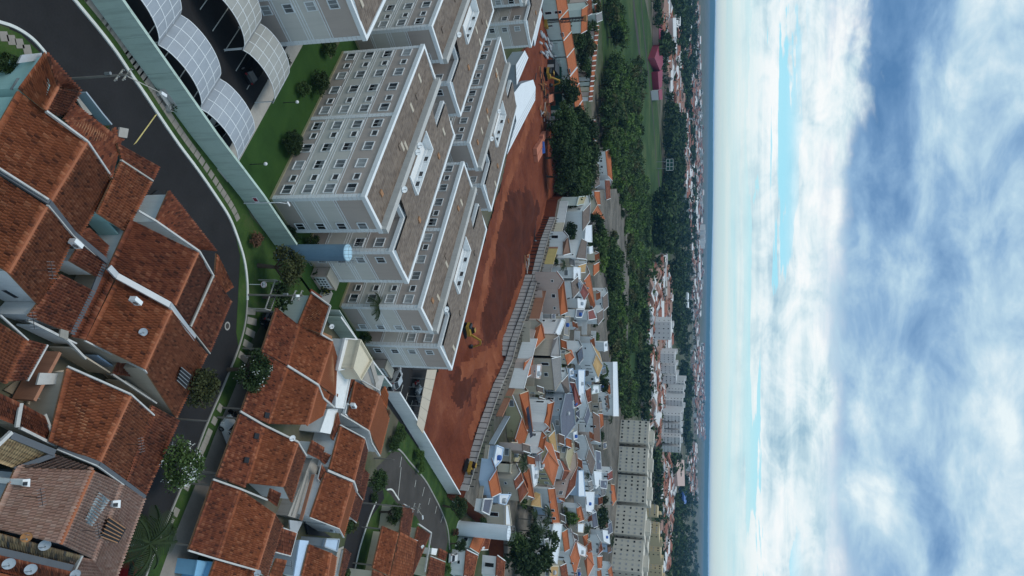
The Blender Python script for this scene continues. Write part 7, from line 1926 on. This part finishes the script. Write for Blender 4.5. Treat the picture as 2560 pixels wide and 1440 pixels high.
# air conditioners
def aircon(px, z, label, ang=.5):
    p = P(*px, z); f = Vector((math.cos(ang), math.sin(ang), 0)); l = Vector((-f.y, f.x, 0)); r = thing('air_conditioner', p, label, 'air conditioner', 'air conditioning units')
    MB().box(p + EZ * .32, f * .42, l * .17, EZ * .3).build('casing', 'trim_white', r); MB().tube(p + f * .08 - l * .17 + EZ * .32, p + f * .08 - l * .19 + EZ * .32, .22, n=16).build('fan_grille', 'metal_grey', r)
    for k in (-.3, .3): MB().box(p + f * k + EZ * .0, f * .04, l * .22, EZ * .03).build('bracket', 'metal_grey', r)
aircon((181, 609), 3.5, 'white air conditioner at the gutter between the first two tiled houses', 1.0); aircon((331, 752), 4.8, 'white air conditioner on the wide slope beside the round dish', 1.0); aircon((824, 1322), 2.6, 'white air conditioner on the sunk yard wall', .5); aircon((878, 1014), 4.0, 'white air conditioner on the house nearest the turning circle shrubs', .8)
# TV aerials
def aerial(px, z, label, s=1.0):
    p = P(*px, z); r = thing('tv_aerial', p, label, 'aerial', 'roof aerials'); MB().tube(p, p + EZ * 1.4 * s, .022, n=5).build('mast', 'metal_dark', r); MB().bar(p + Vector((-.6, 0, 1.35)) * s, p + Vector((.6, .2, 1.35)) * s, .03, .03).build('boom', 'metal_dark', r)
    m = MB()
    for k in range(6): c = p + Vector((-.55 + .22 * k, .04 * k, 1.35)) * s; m.bar(c + Vector((0, -.3, 0)) * s, c + Vector((0, .3, 0)) * s, .018, .018)
    m.build('elements', 'metal_grey', r)
for px, z, lab in (((85, 675), 5.2, 'thin aerial on the second tiled house'), ((60, 1240), 4.6, 'thin aerial lying over the pinkish roof'), ((205, 1325), 4.8, 'dark aerial on the pinkish roof near the opening'), ((315, 1110), 4.6, 'thin aerial on the slope beside the blossom tree'), ((40, 800), 3.4, 'bare aerial over the dark courtyard'), ((700, 1412), 4.6, 'large wire aerial at the broad tiled house')): aerial(px, z, lab)
# blue barrel and water drums in yards
for px, z, m_, lab in (((110, 1012), .6, 'w_white', 'white drum in the tan courtyard'), ((82, 985), .6, 'w_beige', 'tan bucket in the tan courtyard')):
    p = P(*px, z); r = thing('drum', p, lab, 'drum'); MB().lathe(p, [(.001, 0), (.3, 0), (.34, .7), (.3, .72), (.28, .4), (.001, .38)], 16).build('shell', m_, r); MB().lathe(p, [(.35, .68), (.36, .74), (.31, .75)], 16).build('rim', 'zinc', r)
# manhole ring in the street
b = P(568, 815); r = thing('manhole_cover', (b.x, b.y, .016), 'round pale manhole ring in the curved street', 'manhole cover'); MB().lathe((b.x, b.y, .016), [(.30, .012), (.45, .012)], 24).build('frame', 'kerb_grey', r); MB().lathe((b.x, b.y, .016), [(.001, .008), (.30, .008)], 24).build('cover', 'asphalt_old', r)
# pergola on the verge
q = [P(a, b, 2.2) for a, b in ((663, 772), (676, 776), (701, 704), (688, 700))]; r = thing('pergola', Vector((q[0].x, q[0].y, 0)), 'dark slatted pergola frame beside the pale utility pole', 'pergola')
for p in q: MB().tube((p.x, p.y, 0), p, .06, n=6).build('post', 'concrete', r)
for a, b in zip(q, q[1:] + q[:1]): MB().bar(a, b, .1, .1).build('beam', 'concrete', r)
for i in range(1, 14): MB().bar(lerp(q[0], q[3], i / 14) + EZ * .06, lerp(q[1], q[2], i / 14) + EZ * .06, .06, .08).build('slat', 'metal_dark', r)
# lane, turning circle
lane = [P(a, b) for a, b in ((1000, 1130), (1020, 1160), (1070, 1210), (1090, 1250), (1112, 1300), (1120, 1350), (1110, 1400), (1080, 1370), (1060, 1330), (1040, 1290), (1010, 1280), (990, 1255), (975, 1235), (955, 1215), (940, 1170), (960, 1150), (980, 1128))]
m = MB(); m.face([(p.x, p.y, .022) for p in lane]); structure('turning_circle', m, 'asphalt_old')
ll = px_line([(955, 1210), (930, 1245), (905, 1280), (890, 1330), (878, 1380), (868, 1440), (860, 1500)], 0, 5); structure('lane', strip(MB(), offset_line(ll, 2.6), offset_line(ll, -2.6), .026), 'asphalt')
kk = px_line([(940, 1250), (925, 1285), (908, 1335), (895, 1380), (884, 1430), (875, 1480)], 0, 5); structure('kerb', strip(MB(), kk, offset_line(kk, .22), 0, .14), 'kerb_white')
kk = px_line([(972, 1130), (990, 1124), (1003, 1132), (1024, 1158), (1060, 1200), (1083, 1240), (1105, 1285), (1118, 1325), (1123, 1375)], 0, 5); structure('kerb', strip(MB(), kk, offset_line(kk, .25), 0, .14), 'kerb_grey')
kk = px_line([(966, 1226), (978, 1226), (988, 1240), (996, 1252)], 0, 5); structure('kerb', strip(MB(), kk, offset_line(kk, .25), 0, .14), 'kerb_white')
m = MB(); m.face([(p.x, p.y, .012) for p in [P(*a) for a in ((860, 1500), (880, 1340), (930, 1245), (955, 1190), (975, 1120), (1000, 1040), (975, 985), (1140, 1262), (1150, 1300), (1135, 1420), (1100, 1500))]]); structure('verge', m, 'grass')
bl = structure('bay_marking', MB().bar(P(1003, 1168, .03), P(995, 1245, .03), .1, .01), 'paint_white')
for a, b, c, d in ((1004, 1142, 1000, 1168), (1040, 1200, 1037, 1218), (1061, 1218, 1056, 1240), (1075, 1245, 1071, 1262), (1092, 1265, 1088, 1284), (1107, 1290, 1102, 1306)): MB().bar(P(a, b, .03), P(c, d, .03), .1, .01).build('bay_line', 'paint_white', bl)
